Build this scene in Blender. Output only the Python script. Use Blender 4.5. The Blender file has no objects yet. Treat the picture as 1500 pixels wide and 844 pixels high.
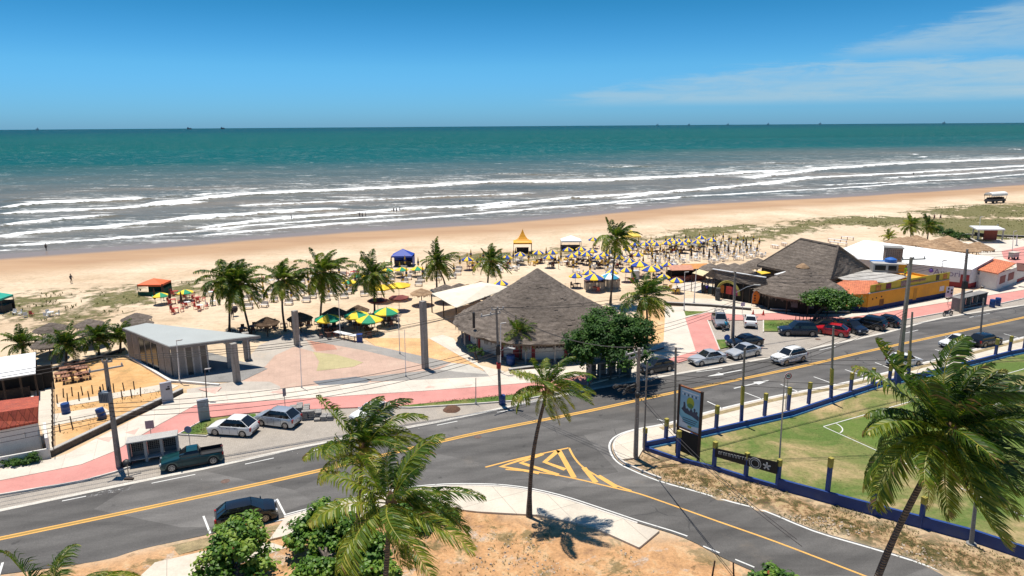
import bpy, bmesh, math, random
import numpy as np
from mathutils import Vector, Matrix, noise as mnoise
random.seed(7)
R = math.radians
S = bpy.context.scene
COL = S.collection

# ------------------------------------------------------------------ camera
CH = 27.0
TH = math.atan(237.2/1000)
RO = R(0.4)
cd = bpy.data.cameras.new("camera"); cam = bpy.data.objects.new("camera", cd); COL.objects.link(cam)
cd.sensor_width = 36; cd.lens = 24; cd.clip_start = 0.3; cd.clip_end = 200000
cam.location = (0, 0, CH)
cam.rotation_mode = 'QUATERNION'
cam.rotation_quaternion = (Matrix.Rotation(R(90)-TH, 3, 'X') @ Matrix.Rotation(-RO, 3, 'Z')).to_quaternion()
S.camera = cam

def ray(px, py):
    x = (px-750)/1000.; y = -(py-422)/1000.
    c, s = math.cos(RO), math.sin(RO)
    xr = x*c+y*s; yr = -x*s+y*c
    return (xr, math.cos(TH)+yr*math.sin(TH), -math.sin(TH)+yr*math.cos(TH))
def G(px, py, z=0.0):
    """place on the plane at height z that the photograph shows at this point"""
    d = ray(px, py); t = (CH-z)/-d[2]
    return Vector((d[0]*t, d[1]*t, z))
def VT(b, t, zb=0.0):
    """base on the ground and top of an upright thing standing there"""
    B = G(b[0], b[1], zb); d = ray(*t); k = B.y/d[1]
    return B, Vector((d[0]*k, B.y, CH+k*d[2]))
def HT(b, ty, zb=0.0):
    B, T = VT(b, (b[0], ty), zb); return T.z-zb

# shore frame: u along the coast, v out to sea
OS = Vector((-10, 197.5)); UX = Vector((0.9, 0.4359)); VX = Vector((-0.4359, 0.9))
def uv(x, y):
    return (x-OS.x)*UX.x+(y-OS.y)*UX.y, (x-OS.x)*VX.x+(y-OS.y)*VX.y
def xy(u, v):
    return OS.x+u*UX.x+v*VX.x, OS.y+u*UX.y+v*VX.y
ANG = math.atan2(UX.y, UX.x)

# ------------------------------------------------------------------ materials
def newmat(name):
    m = bpy.data.materials.new(name); m.use_nodes = True
    nt = m.node_tree; b = nt.nodes['Principled BSDF']
    return m, nt, b
def N(nt, t, **kw):
    n = nt.nodes.new(t)
    for k, v in kw.items():
        if k.startswith('i_'): n.inputs[k[2:].replace('_', ' ')].default_value = v
        else: setattr(n, k, v)
    return n
def L(nt, a, b): nt.links.new(a, b)
def pos(nt, rot=0.0, scale=(1,1,1)):
    g = N(nt, 'ShaderNodeNewGeometry'); m = N(nt, 'ShaderNodeMapping')
    m.inputs['Rotation'].default_value = (0, 0, rot); m.inputs['Scale'].default_value = scale
    L(nt, g.outputs['Position'], m.inputs['Vector']); return m.outputs['Vector']
def noise(nt, vec, scale, detail=5, rough=.6, dist=0.0):
    n = N(nt, 'ShaderNodeTexNoise'); n.inputs['Scale'].default_value = scale
    n.inputs['Detail'].default_value = detail; n.inputs['Roughness'].default_value = rough
    n.inputs['Distortion'].default_value = dist
    if vec is not None: L(nt, vec, n.inputs['Vector'])
    return n.outputs['Fac']
def ramp(nt, fac, stops, interp='LINEAR'):
    r = N(nt, 'ShaderNodeValToRGB'); e = r.color_ramp.elements; r.color_ramp.interpolation = interp
    while len(e) > 1: e.remove(e[0])
    e[0].position = stops[0][0]; e[0].color = c4(stops[0][1])
    for p, c in stops[1:]:
        x = e.new(p); x.color = c4(c)
    if fac is not None: L(nt, fac, r.inputs['Fac'])
    return r.outputs['Color']
def c4(c):
    if isinstance(c, (int, float)): return (c, c, c, 1)
    return (c[0], c[1], c[2], 1)
def mix(nt, fac, a, b, mode='MIX'):
    n = N(nt, 'ShaderNodeMix', data_type='RGBA', blend_type=mode)
    for s, v in ((n.inputs[0], fac), (n.inputs[6], a), (n.inputs[7], b)):
        if isinstance(v, (int, float)): s.default_value = v if s == n.inputs[0] else c4(v)
        elif isinstance(v, tuple): s.default_value = c4(v)
        else: L(nt, v, s)
    return n.outputs[2]
def mth(nt, op, a, b=0.0, clamp=False):
    n = N(nt, 'ShaderNodeMath', operation=op, use_clamp=clamp)
    for i, v in enumerate((a, b)):
        if isinstance(v, (int, float)): n.inputs[i].default_value = v
        else: L(nt, v, n.inputs[i])
    return n.outputs[0]
def smooth(nt, x, a, b):
    n = N(nt, 'ShaderNodeMapRange', interpolation_type='SMOOTHSTEP')
    n.inputs[1].default_value = a; n.inputs[2].default_value = b
    L(nt, x, n.inputs[0]); return n.outputs[0]
def bump(nt, h, strength, dist, bsdf):
    n = N(nt, 'ShaderNodeBump'); n.inputs['Strength'].default_value = strength; n.inputs['Distance'].default_value = dist
    L(nt, h, n.inputs['Height']); L(nt, n.outputs[0], bsdf.inputs['Normal'])
def attr(nt, name):
    n = N(nt, 'ShaderNodeAttribute'); n.attribute_name = name; return n
_M = {}
def mat(name, col, rough=.7, metal=0., var=.12, scale=1.5, coat=0., bmp=0., bscale=20, dirt=None, dirtamt=.3, spec=.5, fine=0.):
    if name in _M: return _M[name]
    m, nt, b = newmat(name)
    p = pos(nt)
    n1 = noise(nt, p, scale, 5)
    lo = tuple(max(0, c*(1-var)) for c in col); hi = tuple(min(1, c*(1+var)) for c in col)
    c = ramp(nt, n1, [(.3, lo), (.7, hi)])
    if fine:
        n2 = noise(nt, p, scale*14, 3)
        c = mix(nt, fine, c, ramp(nt, n2, [(.35, .55), (.65, 1.25)]), 'MULTIPLY')
    if dirt:
        n3 = smooth(nt, noise(nt, p, scale*.6, 6, .65), .5, .72)
        c = mix(nt, mth(nt, 'MULTIPLY', n3, dirtamt), c, dirt)
    L(nt, c, b.inputs['Base Color'])
    b.inputs['Roughness'].default_value = rough; b.inputs['Metallic'].default_value = metal
    b.inputs['Coat Weight'].default_value = coat; b.inputs['Coat Roughness'].default_value = .08
    b.inputs['Specular IOR Level'].default_value = spec
    if bmp: bump(nt, noise(nt, p, bscale, 4), bmp, .02, b)
    _M[name] = m; return m

# ------------------------------------------------------------------ mesh builder
class MB:
    def __init__(s): s.v = []; s.f = []; s.c = None; s.sm = False
    def add(s, vs, fs):
        o = len(s.v); s.v += [tuple(v) for v in vs]; s.f += [tuple(i+o for i in f) for f in fs]; return s
    def box(s, c, d, rz=0.0, top=1.0, topx=None):
        tx = top if topx is None else topx
        hx, hy, hz = d[0]/2, d[1]/2, d[2]/2; ca, sa = math.cos(rz), math.sin(rz); vs = []
        for z, kx, ky in ((-hz, 1, 1), (hz, tx, top)):
            for x, y in ((-hx, -hy), (hx, -hy), (hx, hy), (-hx, hy)):
                x *= kx; y *= ky
                vs.append((c[0]+x*ca-y*sa, c[1]+x*sa+y*ca, c[2]+z))
        return s.add(vs, [(3,2,1,0),(4,5,6,7),(0,1,5,4),(1,2,6,5),(2,3,7,6),(3,0,4,7)])
    def bar(s, a, b, w, h, up=(0,0,1)):
        a = Vector(a); b = Vector(b); d = (b-a).normalized(); u = Vector(up)
        if abs(d.dot(u)) > .98: u = Vector((1,0,0))
        x = d.cross(u).normalized()*w/2; z = x.cross(d).normalized()*h/2
        vs = [p+k*x+l*z for p in (a, b) for k, l in ((-1,-1),(1,-1),(1,1),(-1,1))]
        return s.add(vs, [(3,2,1,0),(4,5,6,7),(0,1,5,4),(1,2,6,5),(2,3,7,6),(3,0,4,7)])
    def tube(s, pts, rs, n=8, cap=True):
        pts = [Vector(p) for p in pts]
        if isinstance(rs, (int, float)): rs = [rs]*len(pts)
        ref = Vector((0,0,1)); o = len(s.v); m = len(pts)
        d0 = (pts[-1]-pts[0]).normalized() if (pts[-1]-pts[0]).length > 1e-6 else Vector((0,0,1))
        if abs(d0.z) > .9: ref = Vector((1,0,0))
        for i, p in enumerate(pts):
            d = (pts[min(i+1, m-1)]-pts[max(i-1, 0)]).normalized()
            x = d.cross(ref).normalized(); y = x.cross(d).normalized()
            for k in range(n):
                a = 2*math.pi*k/n; q = p+(x*math.cos(a)+y*math.sin(a))*rs[i]; s.v.append(tuple(q))
        for i in range(m-1):
            for k in range(n):
                a = o+i*n+k; b = o+i*n+(k+1)%n; s.f.append((a, b, b+n, a+n))
        if cap:
            s.f.append(tuple(o+k for k in range(n))[::-1]); s.f.append(tuple(o+(m-1)*n+k for k in range(n)))
        return s
    def cyl(s, a, b, r, r2=None, n=12): return s.tube([a, b], [r, r if r2 is None else r2], n)
    def lathe(s, prof, c=(0,0,0), n=16, jit=0.0, rz=0.0):
        o = len(s.v); m = len(prof)
        for i, (r, z) in enumerate(prof):
            for k in range(n):
                a = 2*math.pi*k/n+rz; rr = r*(1+random.uniform(-jit, jit))
                s.v.append((c[0]+rr*math.cos(a), c[1]+rr*math.sin(a), c[2]+z+random.uniform(-jit, jit)*.5))
        for i in range(m-1):
            for k in range(n):
                a = o+i*n+k; b = o+i*n+(k+1)%n; s.f.append((a, b, b+n, a+n))
        s.f.append(tuple(o+k for k in range(n))[::-1]); s.f.append(tuple(o+(m-1)*n+k for k in range(n)))
        return s
    def prism(s, poly, z0, z1):
        n = len(poly); vs = [(p[0], p[1], z0) for p in poly]+[(p[0], p[1], z1) for p in poly]
        ar = sum(poly[i][0]*poly[(i+1)%n][1]-poly[(i+1)%n][0]*poly[i][1] for i in range(n))
        if ar < 0:
            vs = [(p[0], p[1], z0) for p in poly[::-1]]+[(p[0], p[1], z1) for p in poly[::-1]]
        from mathutils.geometry import tessellate_polygon
        tr = tessellate_polygon([[Vector((vs[i][0], vs[i][1], 0)) for i in range(n)]])
        fs = []
        for t in tr:
            a, b, c = (Vector(vs[i][:2]) for i in t)
            t = t if (b-a).cross(c-a) > 0 else t[::-1]
            fs.append(tuple(i+n for i in t))
            if z0 != z1: fs.append(tuple(t[::-1]))
        if z0 != z1: fs += [(i, (i+1)%n, (i+1)%n+n, i+n) for i in range(n)]
        return s.add(vs, fs)
    def quad(s, *p): return s.add(p, [tuple(range(len(p)))])
    def xf(s, loc=(0,0,0), rz=0.0, sc=1.0):
        ca, sa = math.cos(rz), math.sin(rz)
        s.v = [((x*ca-y*sa)*sc+loc[0], (x*sa+y*ca)*sc+loc[1], z*sc+loc[2]) for x, y, z in s.v]; return s
    def mesh(s, name, off=(0,0,0)):
        me = bpy.data.meshes.new(name)
        vs = [(x-off[0], y-off[1], z-off[2]) for x, y, z in s.v] if any(off) else s.v
        me.from_pydata(vs, [], s.f); me.validate(); me.update()
        return me

def link(o, parent=None):
    COL.objects.link(o)
    if parent is not None: o.parent = parent
    return o
OFF = {}
def part(T, name, mb, m, smooth=None, label=None, world=True):
    """one mesh object under T; vertices given in world coordinates unless world is False"""
    off = OFF.get(T.name, (0,0,0)) if (world and T is not None) else (0,0,0)
    me = mb.mesh(name, off) if isinstance(mb, MB) else mb
    for x in (m if isinstance(m, (list, tuple)) else [m]): me.materials.append(x)
    if smooth is not None:
        for p in me.polygons: p.use_smooth = True
        me.set_sharp_from_angle(angle=R(smooth))
    o = bpy.data.objects.new(name, me); link(o, T)
    if T is not None: OFF[o.name] = off
    if label: o['label'] = label
    return o
def tag(o, label, cat, group=None):
    o['label'] = label; o['category'] = cat
    if group: o['group'] = group
    return o
def thing(name, label, cat, loc=(0,0,0), rz=0.0, group=None):
    o = bpy.data.objects.new(name, None); o.empty_display_size = .3; link(o)
    o.location = loc; o.rotation_euler = (0, 0, rz); OFF[o.name] = tuple(loc)
    return tag(o, label, cat, group)
def single(name, mb, m, label, cat, group=None, smooth=None, loc=None):
    """a thing that is one mesh"""
    if loc is None:
        b = mb.v; zmin = min(v[2] for v in b)
        loc = (sum(v[0] for v in b)/len(b), sum(v[1] for v in b)/len(b), zmin)
    me = mb.mesh(name, loc)
    me.materials.append(m)
    if smooth is not None:
        for p in me.polygons: p.use_smooth = True
        me.set_sharp_from_angle(angle=R(smooth))
    o = bpy.data.objects.new(name, me); link(o); o.location = loc
    return tag(o, label, cat, group)
def struct(name, mb, m, kind='structure', smooth=None):
    me = mb.mesh(name) if isinstance(mb, MB) else mb
    for x in (m if isinstance(m, (list, tuple)) else [m]): me.materials.append(x)
    if smooth is not None:
        for p in me.polygons: p.use_smooth = True
    o = bpy.data.objects.new(name, me); link(o); o['kind'] = kind; return o
KIDS = {}
def dup(root, loc, rz=0.0, label=None, group=None, sc=None):
    def cp(o, par):
        c = o.copy(); COL.objects.link(c)
        if par is not None: c.parent = par
        if o.name not in KIDS: KIDS[o.name] = list(o.children)
        for k in KIDS[o.name]: cp(k, c)
        return c
    r = cp(root, None); r.location = loc; r.rotation_euler = (0, 0, rz)
    if sc: r.scale = (sc, sc, sc)
    if label: r['label'] = label
    if group: r['group'] = group
    return r
class Proto:
    """first use moves the original, later uses copy it"""
    def __init__(s, fn): s.o = fn; s.used = False
    def put(s, loc, rz=0.0, label=None, group=None, sc=None, cat=None):
        if callable(s.o): s.o = s.o()
        if not s.used:
            s.used = True; o = s.o; KIDS.setdefault(o.name, list(o.children))
            for k in KIDS[o.name]: KIDS.setdefault(k.name, list(k.children))
            o.location = loc; o.rotation_euler = (0, 0, rz)
            if sc: o.scale = (sc, sc, sc)
            if label: o['label'] = label
            if group: o['group'] = group
        else: o = dup(s.o, loc, rz, label, group, sc); 
        if cat: o['category'] = cat
        return o

def text_mesh(txt, size, bold=False, extr=0.004):
    cu = bpy.data.curves.new('t', 'FONT'); cu.body = txt; cu.size = size; cu.extrude = extr
    cu.align_x = 'CENTER'; cu.align_y = 'CENTER'; cu.resolution_u = 3
    if bold: cu.offset = size*.02
    o = bpy.data.objects.new('t', cu); COL.objects.link(o)
    bpy.context.view_layer.update()
    me = bpy.data.meshes.new_from_object(o.evaluated_get(bpy.context.evaluated_depsgraph_get()))
    bpy.data.objects.remove(o); bpy.data.curves.remove(cu); return me
def place_text(me, c, xdir, ydir=(0,0,1)):
    """lay flat lettering into the plane of xdir, ydir at c (world coordinates); returns an MB"""
    x = Vector(xdir).normalized(); y = Vector(ydir).normalized(); z = x.cross(y)
    mb = MB()
    mb.add([Vector(c)+x*v.co.x+y*v.co.y+z*v.co.z for v in me.vertices], [tuple(p.vertices) for p in me.polygons])
    return mb

# ------------------------------------------------------------------ light
SUN_EL, SUN_DIR = R(77.5), Vector((-0.13, 0.18, 0)).normalized()
az = math.atan2(SUN_DIR.x, SUN_DIR.y)            # from +Y towards +X
w = bpy.data.worlds.new("World"); S.world = w; w.use_nodes = True
nt = w.node_tree; bg = nt.nodes['Background']
sky = N(nt, 'ShaderNodeTexSky', sky_type='NISHITA'); sky.sun_disc = False
sky.sun_elevation = SUN_EL; sky.sun_rotation = az; sky.altitude = 0; sky.air_density = 1.0; sky.dust_density = .25; sky.ozone_density = 2.2
# clouds: thin bank low over the sea to the right, in sky directions
tc = N(nt, 'ShaderNodeTexCoord'); sp = N(nt, 'ShaderNodeSeparateXYZ'); L(nt, tc.outputs['Generated'], sp.inputs[0])
azn = mth(nt, 'ARCTAN2', sp.outputs[0], sp.outputs[1]); el = mth(nt, 'ARCSINE', sp.outputs[2])
cmb = N(nt, 'ShaderNodeCombineXYZ'); L(nt, mth(nt, 'MULTIPLY', azn, 1.0), cmb.inputs[0]); L(nt, mth(nt, 'MULTIPLY', el, 7.0), cmb.inputs[1])
warp = noise(nt, cmb.outputs[0], 3.2, 7, .62, .4)
wisp = noise(nt, cmb.outputs[0], 11., 7, .68, .8)
def band(base_el, top0, top1, a0, a1, soft=.012):
    # a bank from base_el up to a top that climbs with azimuth
    k = N(nt, 'ShaderNodeMapRange'); k.clamp = True
    L(nt, azn, k.inputs[0]); k.inputs[1].default_value = a0; k.inputs[2].default_value = a1; k.inputs[3].default_value = top0; k.inputs[4].default_value = top1
    top = mth(nt, 'ADD', k.outputs[0], mth(nt, 'MULTIPLY', mth(nt, 'SUBTRACT', wisp, .5), .045))
    up = smooth(nt, mth(nt, 'SUBTRACT', top, el), -.003, .018)
    lo = smooth(nt, mth(nt, 'SUBTRACT', el, base_el), -.002, soft)
    edge = smooth(nt, mth(nt, 'ADD', azn, mth(nt, 'MULTIPLY', mth(nt, 'SUBTRACT', warp, .5), .35)), a0, a0+.12)
    return mth(nt, 'MULTIPLY', mth(nt, 'MULTIPLY', up, lo), edge)
b1 = band(.024, .040, .080, .03, .34)
b2 = band(.074, .070, .134, .32, .60, .022)
dens = mth(nt, 'MAXIMUM', mth(nt, 'MULTIPLY', b1, 1.15), mth(nt, 'MULTIPLY', b2, .9))
dens = mth(nt, 'MULTIPLY', dens, mth(nt, 'ADD', .35, mth(nt, 'MULTIPLY', smooth(nt, mth(nt, 'ADD', mth(nt, 'MULTIPLY', warp, .6), mth(nt, 'MULTIPLY', wisp, .4)), .34, .56), .65)))
dens = mth(nt, 'MULTIPLY', dens, mth(nt, 'ADD', .42, mth(nt, 'MULTIPLY', azn, .45)), True)
hs = N(nt, 'ShaderNodeHueSaturation'); hs.inputs['Saturation'].default_value = 1.25; hs.inputs['Value'].default_value = 1.0
L(nt, sky.outputs[0], hs.inputs['Color'])
skm = ramp(nt, mth(nt, 'DIVIDE', el, .7), [(0, (.27, .68, 1.52)), (.05, (.29, .74, 1.42)), (.115, (.31, .80, 1.26)), (.24, (.15, .63, .86)), (.8, (.34, .74, .88))])
skyc = mix(nt, 1.0, hs.outputs[0], skm, 'MULTIPLY')
cc = mix(nt, dens, skyc, (4.3, 6.0, 7.0))
L(nt, cc, bg.inputs[0]); bg.inputs[1].default_value = .075
sd = bpy.data.lights.new("sun", 'SUN'); sd.energy = 4.5; sd.angle = R(.53); sd.color = (1, .945, .86)
sun = bpy.data.objects.new("sun", sd); COL.objects.link(sun)
sv = Vector((SUN_DIR.x*math.cos(SUN_EL), SUN_DIR.y*math.cos(SUN_EL), math.sin(SUN_EL)))
sun.rotation_euler = sv.to_track_quat('Z', 'Y').to_euler(); sun.location = (0, 0, 80)
S.view_settings.view_transform = 'Standard'; S.view_settings.look = 'None'; S.view_settings.exposure = 0.40; S.view_settings.gamma = 1
S.cycles.max_bounces = 6; S.cycles.transparent_max_bounces = 8
S.cycles.use_adaptive_sampling = True
# ================================================================== GROUND
def P(pts, z=0.0): return [tuple(G(a, b, z)[:2]) for a, b in pts]
def polymask(X, Y, poly, soft=2.0):
    """1 inside the polygon falling to 0 over `soft` metres outside/inside its edge (numpy)"""
    inside = np.zeros(X.shape, bool); d = np.full(X.shape, 1e9); n = len(poly)
    for i in range(n):
        x0, y0 = poly[i]; x1, y1 = poly[(i+1) % n]
        c = ((y0 > Y) != (y1 > Y))
        with np.errstate(divide='ignore', invalid='ignore'):
            xi = (x1-x0)*(Y-y0)/((y1-y0) if y1 != y0 else 1e-9)+x0
        inside ^= c & (X < xi)
        dx, dy = x1-x0, y1-y0; l2 = dx*dx+dy*dy+1e-9
        t = np.clip(((X-x0)*dx+(Y-y0)*dy)/l2, 0, 1)
        d = np.minimum(d, np.hypot(X-x0-t*dx, Y-y0-t*dy))
    sd_ = np.where(inside, d, -d)
    return np.clip(sd_/soft*.5+.5, 0, 1)
_rng = np.random.RandomState(3)
def vnoise(X, Y, s, seed=0):
    r = np.random.RandomState(seed); T = r.rand(256, 256)
    x = X/s; y = Y/s; xi = np.floor(x).astype(int); yi = np.floor(y).astype(int); fx = x-xi; fy = y-yi
    fx = fx*fx*(3-2*fx); fy = fy*fy*(3-2*fy)
    a = T[xi % 256, yi % 256]; b = T[(xi+1) % 256, yi % 256]; c = T[xi % 256, (yi+1) % 256]; d_ = T[(xi+1) % 256, (yi+1) % 256]
    return (a*(1-fx)+b*fx)*(1-fy)+(c*(1-fx)+d_*fx)*fy
def fbm(X, Y, s, o=4, seed=0):
    t = 0; a = .5
    for k in range(o): t = t+a*vnoise(X, Y, s/2**k, seed+k); a *= .5
    return t/(1-.5**o)
def axis(a, b, step, far, n=14):
    core = np.arange(a, b+step, step)
    g = np.geomspace(step*2, far, n)
    return np.concatenate([(a-g)[::-1], core, b+g])
def grid_mesh(name, us, vs, zf):
    U, V = np.meshgrid(us, vs, indexing='ij')
    X = OS.x+U*UX.x+V*VX.x; Y = OS.y+U*UX.y+V*VX.y
    Z, at = zf(U, V, X, Y)
    nu, nv = U.shape
    me = bpy.data.meshes.new(name)
    co = np.stack([X, Y, Z], -1).reshape(-1, 3)
    idx = np.arange(nu*nv).reshape(nu, nv)
    q = np.stack([idx[:-1, :-1], idx[1:, :-1], idx[1:, 1:], idx[:-1, 1:]], -1).reshape(-1, 4)
    me.vertices.add(len(co)); me.vertices.foreach_set('co', co.ravel())
    me.loops.add(q.size); me.loops.foreach_set('vertex_index', q.ravel())
    me.polygons.add(len(q)); me.polygons.foreach_set('loop_start', np.arange(0, q.size, 4)); me.polygons.foreach_set('loop_total', np.full(len(q), 4))
    me.polygons.foreach_set('use_smooth', np.ones(len(q), bool))
    me.update(); me.validate()
    for k, A in at.items():
        a = me.attributes.new(k, 'FLOAT', 'POINT'); a.data.foreach_set('value', A.astype(np.float32).ravel())
    return me
SH = [(0,372),(150,362),(300,352),(500,335),(700,324),(850,312),(1000,297),(1200,287),(1350,278),(1500,267)]
_s = sorted(uv(*G(a, b)[:2]) for a, b in SH)
SU = np.array([-3000, -300]+[p[0] for p in _s]+[500, 5000]); SV = np.array([_s[0][1]]*2+[p[1] for p in _s]+[_s[-1][1]]*2)
def vshore(U): return np.interp(U, SU, SV)
def ground_z(x, y):
    return 0.0
VEG = [  # dune vegetation
 (.85, [(0,470),(0,440),(60,430),(120,428),(125,445),(110,458),(60,468)]),
 (.9, [(130,450),(150,430),(200,422),(222,432),(215,443),(170,450)]),
 (.7, [(225,420),(300,410),(315,425),(260,436),(235,436)]),
 (.6, [(55,470),(120,458),(180,455),(182,462),(110,480),(60,484)]),
 (.75, [(660,384),(680,373),(760,372),(840,362),(850,372),(800,378),(700,390)]),
 (.9, [(925,352),(985,345),(1000,336),(1050,332),(1110,330),(1108,338),(1060,347),(1000,350)]),
 (.85, [(1060,352),(1100,342),(1150,326),(1240,318),(1300,318),(1330,325),(1310,334),(1220,330),(1160,345),(1110,352)]),
 (1.0, [(1240,318),(1500,322),(1560,325),(1560,352),(1400,352),(1370,340),(1300,330)]),
 (.75, [(1325,312),(1380,303),(1500,298),(1560,298),(1560,322),(1420,320)]),
 (.5, [(900,352),(1100,350),(1090,358),(960,372)]),
]
DIRT = [(0,860),(0,842),(148,822),(300,786),(435,754),(640,722),(900,790),(1010,790),(1150,850),(1300,1100),(-300,1300)]
PLOT = [(76,600),(80,540),(182,515),(262,555),(272,577),(78,668)]
ISLE = [(925,682),(943,660),(1140,716),(1500,822),(1700,880),(1700,960),(1401,848),(1120,750),(967,706)]
def gz(U, V, X, Y):
    vs = V-vshore(U)
    Z = np.where(vs > -14, -(vs+14)*.016, 0.0); Z = np.where(vs > 4, -.29-(vs-4)*.05, Z); Z = np.maximum(Z, -6)
    n = fbm(X, Y, 9, 4, 5); n2 = fbm(X, Y, 3, 3, 9)
    veg = np.zeros(X.shape)
    for amt, pl in VEG:
        veg = np.maximum(veg, amt*polymask(X, Y, P(pl), 6.0))
    veg = np.clip(veg*1.25-.35*(n2 > .62)-.25*(fbm(X, Y, 5, 3, 21) > .6), 0, 1)
    wet = np.clip((vs+34+6*(fbm(U, V, 40, 3, 3)-.5))/14, 0, 1)
    film = np.clip((vs+9+3*(fbm(U, V, 30, 3, 13)-.5))/4, 0, 1)
    dirt = polymask(X, Y, P(DIRT), 1.0); plot = polymask(X, Y, P(PLOT), .6); isle = polymask(X, Y, P(ISLE), .8)
    dune = np.clip((V+130)/20, 0, 1)*np.clip((-vs-35)/15, 0, 1)
    # sand ripples and scuffs get real relief
    Z = Z+dune*veg*(n*.55)+np.maximum(dirt, isle)*(np.clip(n2-.35, 0, 1)*.28)*(polymask(X, Y, P(DIRT), 3.0) > .6)
    Z = Z+isle*.1*n2
    Z = Z-.012
    return Z, dict(veg=veg, wet=wet, film=film, dirt=dirt, plot=plot, isle=isle)
me = grid_mesh('ground', axis(-190, 420, 1.5, 60000), axis(-230, 30, 1.2, 500, 8), gz)
m, nt, b = newmat('sand ground')
p = pos(nt); pu = pos(nt, -ANG, (.25, 1, 1))
base = ramp(nt, noise(nt, p, .06, 6, .6), [(.33, (.53, .385, .245)), (.5, (.635, .49, .335)), (.66, (.70, .565, .405))])
sc_ = ramp(nt, noise(nt, p, 1.1, 8, .7), [(.3, .72), (.5, 1.0), (.7, 1.14)])
base = mix(nt, .8, base, sc_, 'MULTIPLY')
tracks = ramp(nt, noise(nt, pu, .5, 6, .7, .3), [(.4, .84), (.52, 1.0)])
base = mix(nt, .6, base, tracks, 'MULTIPLY')
wetc = ramp(nt, noise(nt, pu, .12, 5), [(.3, (.36, .22, .125)), (.7, (.46, .30, .175))])
a_w = attr(nt, 'wet'); a_f = attr(nt, 'film'); a_v = attr(nt, 'veg'); a_d = attr(nt, 'dirt'); a_p = attr(nt, 'plot'); a_i = attr(nt, 'isle')
base = mix(nt, a_w.outputs['Fac'], base, wetc)
base = mix(nt, a_f.outputs['Fac'], base, (.24, .18, .135))
# vegetation: mottled olive, patchy
vn = noise(nt, p, .5, 9, .72, .5)
vm = smooth(nt, mth(nt, 'ADD', vn, mth(nt, 'MULTIPLY', a_v.outputs['Fac'], .44)), .60, .78)
vn2 = noise(nt, p, 2.4, 6, .7)
vc = ramp(nt, vn2, [(.3, (.065, .075, .02)), (.5, (.125, .125, .04)), (.6, (.20, .16, .075)), (.72, (.34, .26, .14))])
base = mix(nt, mth(nt, 'MULTIPLY', vm, .95), base, vc)
# dirt lot in the foreground
dc = ramp(nt, noise(nt, p, .55, 8, .68, .4), [(.3, (.26, .15, .09)), (.42, (.46, .26, .125)), (.52, (.56, .31, .145)), (.62, (.60, .39, .21)), (.72, (.42, .31, .22))])
dc = mix(nt, .75, dc, ramp(nt, noise(nt, p, 5, 6, .75), [(.3, .55), (.5, 1.0), (.7, 1.25)]), 'MULTIPLY')
gr_ = smooth(nt, noise(nt, p, .45, 8, .75, .3), .55, .63)
dc = mix(nt, mth(nt, 'MULTIPLY', gr_, .7), dc, ramp(nt, noise(nt, p, 7, 5, .8), [(.4, (.30, .24, .19)), (.6, (.62, .56, .48))]))
gm = smooth(nt, noise(nt, p, .38, 8, .75, .6), .53, .60)
dc = mix(nt, mth(nt, 'MULTIPLY', gm, .75), dc, ramp(nt, vn2, [(.35, (.07, .07, .028)), (.52, (.17, .14, .06)), (.7, (.33, .24, .14))]))
base = mix(nt, a_d.outputs['Fac'], base, dc)
oc = ramp(nt, noise(nt, p, .4, 7, .7, .4), [(.3, (.40, .24, .11)), (.5, (.62, .36, .15)), (.7, (.70, .46, .24))])
oc = mix(nt, mth(nt, 'MULTIPLY', smooth(nt, noise(nt, p, .3, 7, .7), .56, .66), .6), oc, (.27, .22, .10))
base = mix(nt, a_p.outputs['Fac'], base, oc)
ic = ramp(nt, noise(nt, p, 1.1, 9, .75, .5), [(.36, (.09, .05, .03)), (.44, (.085, .085, .025)), (.50, (.24, .14, .07)), (.57, (.50, .35, .19)), (.66, (.19, .18, .06))])
base = mix(nt, a_i.outputs['Fac'], base, ic)
L(nt, base, b.inputs['Base Color'])
rg = mth(nt, 'SUBTRACT', .95, mth(nt, 'MULTIPLY', a_w.outputs['Fac'], .15))
rg = mth(nt, 'SUBTRACT', rg, mth(nt, 'MULTIPLY', a_f.outputs['Fac'], .45)); L(nt, rg, b.inputs['Roughness'])
L(nt, mth(nt, 'ADD', .2, mth(nt, 'MULTIPLY', a_f.outputs['Fac'], .2)), b.inputs['Specular IOR Level'])
bh = mth(nt, 'ADD', mth(nt, 'MULTIPLY', noise(nt, p, 2.2, 8, .7), 1.0), mth(nt, 'MULTIPLY', vm, .8))
bs = N(nt, 'ShaderNodeBump'); bs.inputs['Distance'].default_value = .25
L(nt, mth(nt, 'MULTIPLY', mth(nt, 'SUBTRACT', 1.0, a_w.outputs['Fac']), .8), bs.inputs['Strength']); L(nt, bh, bs.inputs['Height']); L(nt, bs.outputs[0], b.inputs['Normal'])
struct('ground', me, m)

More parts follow.
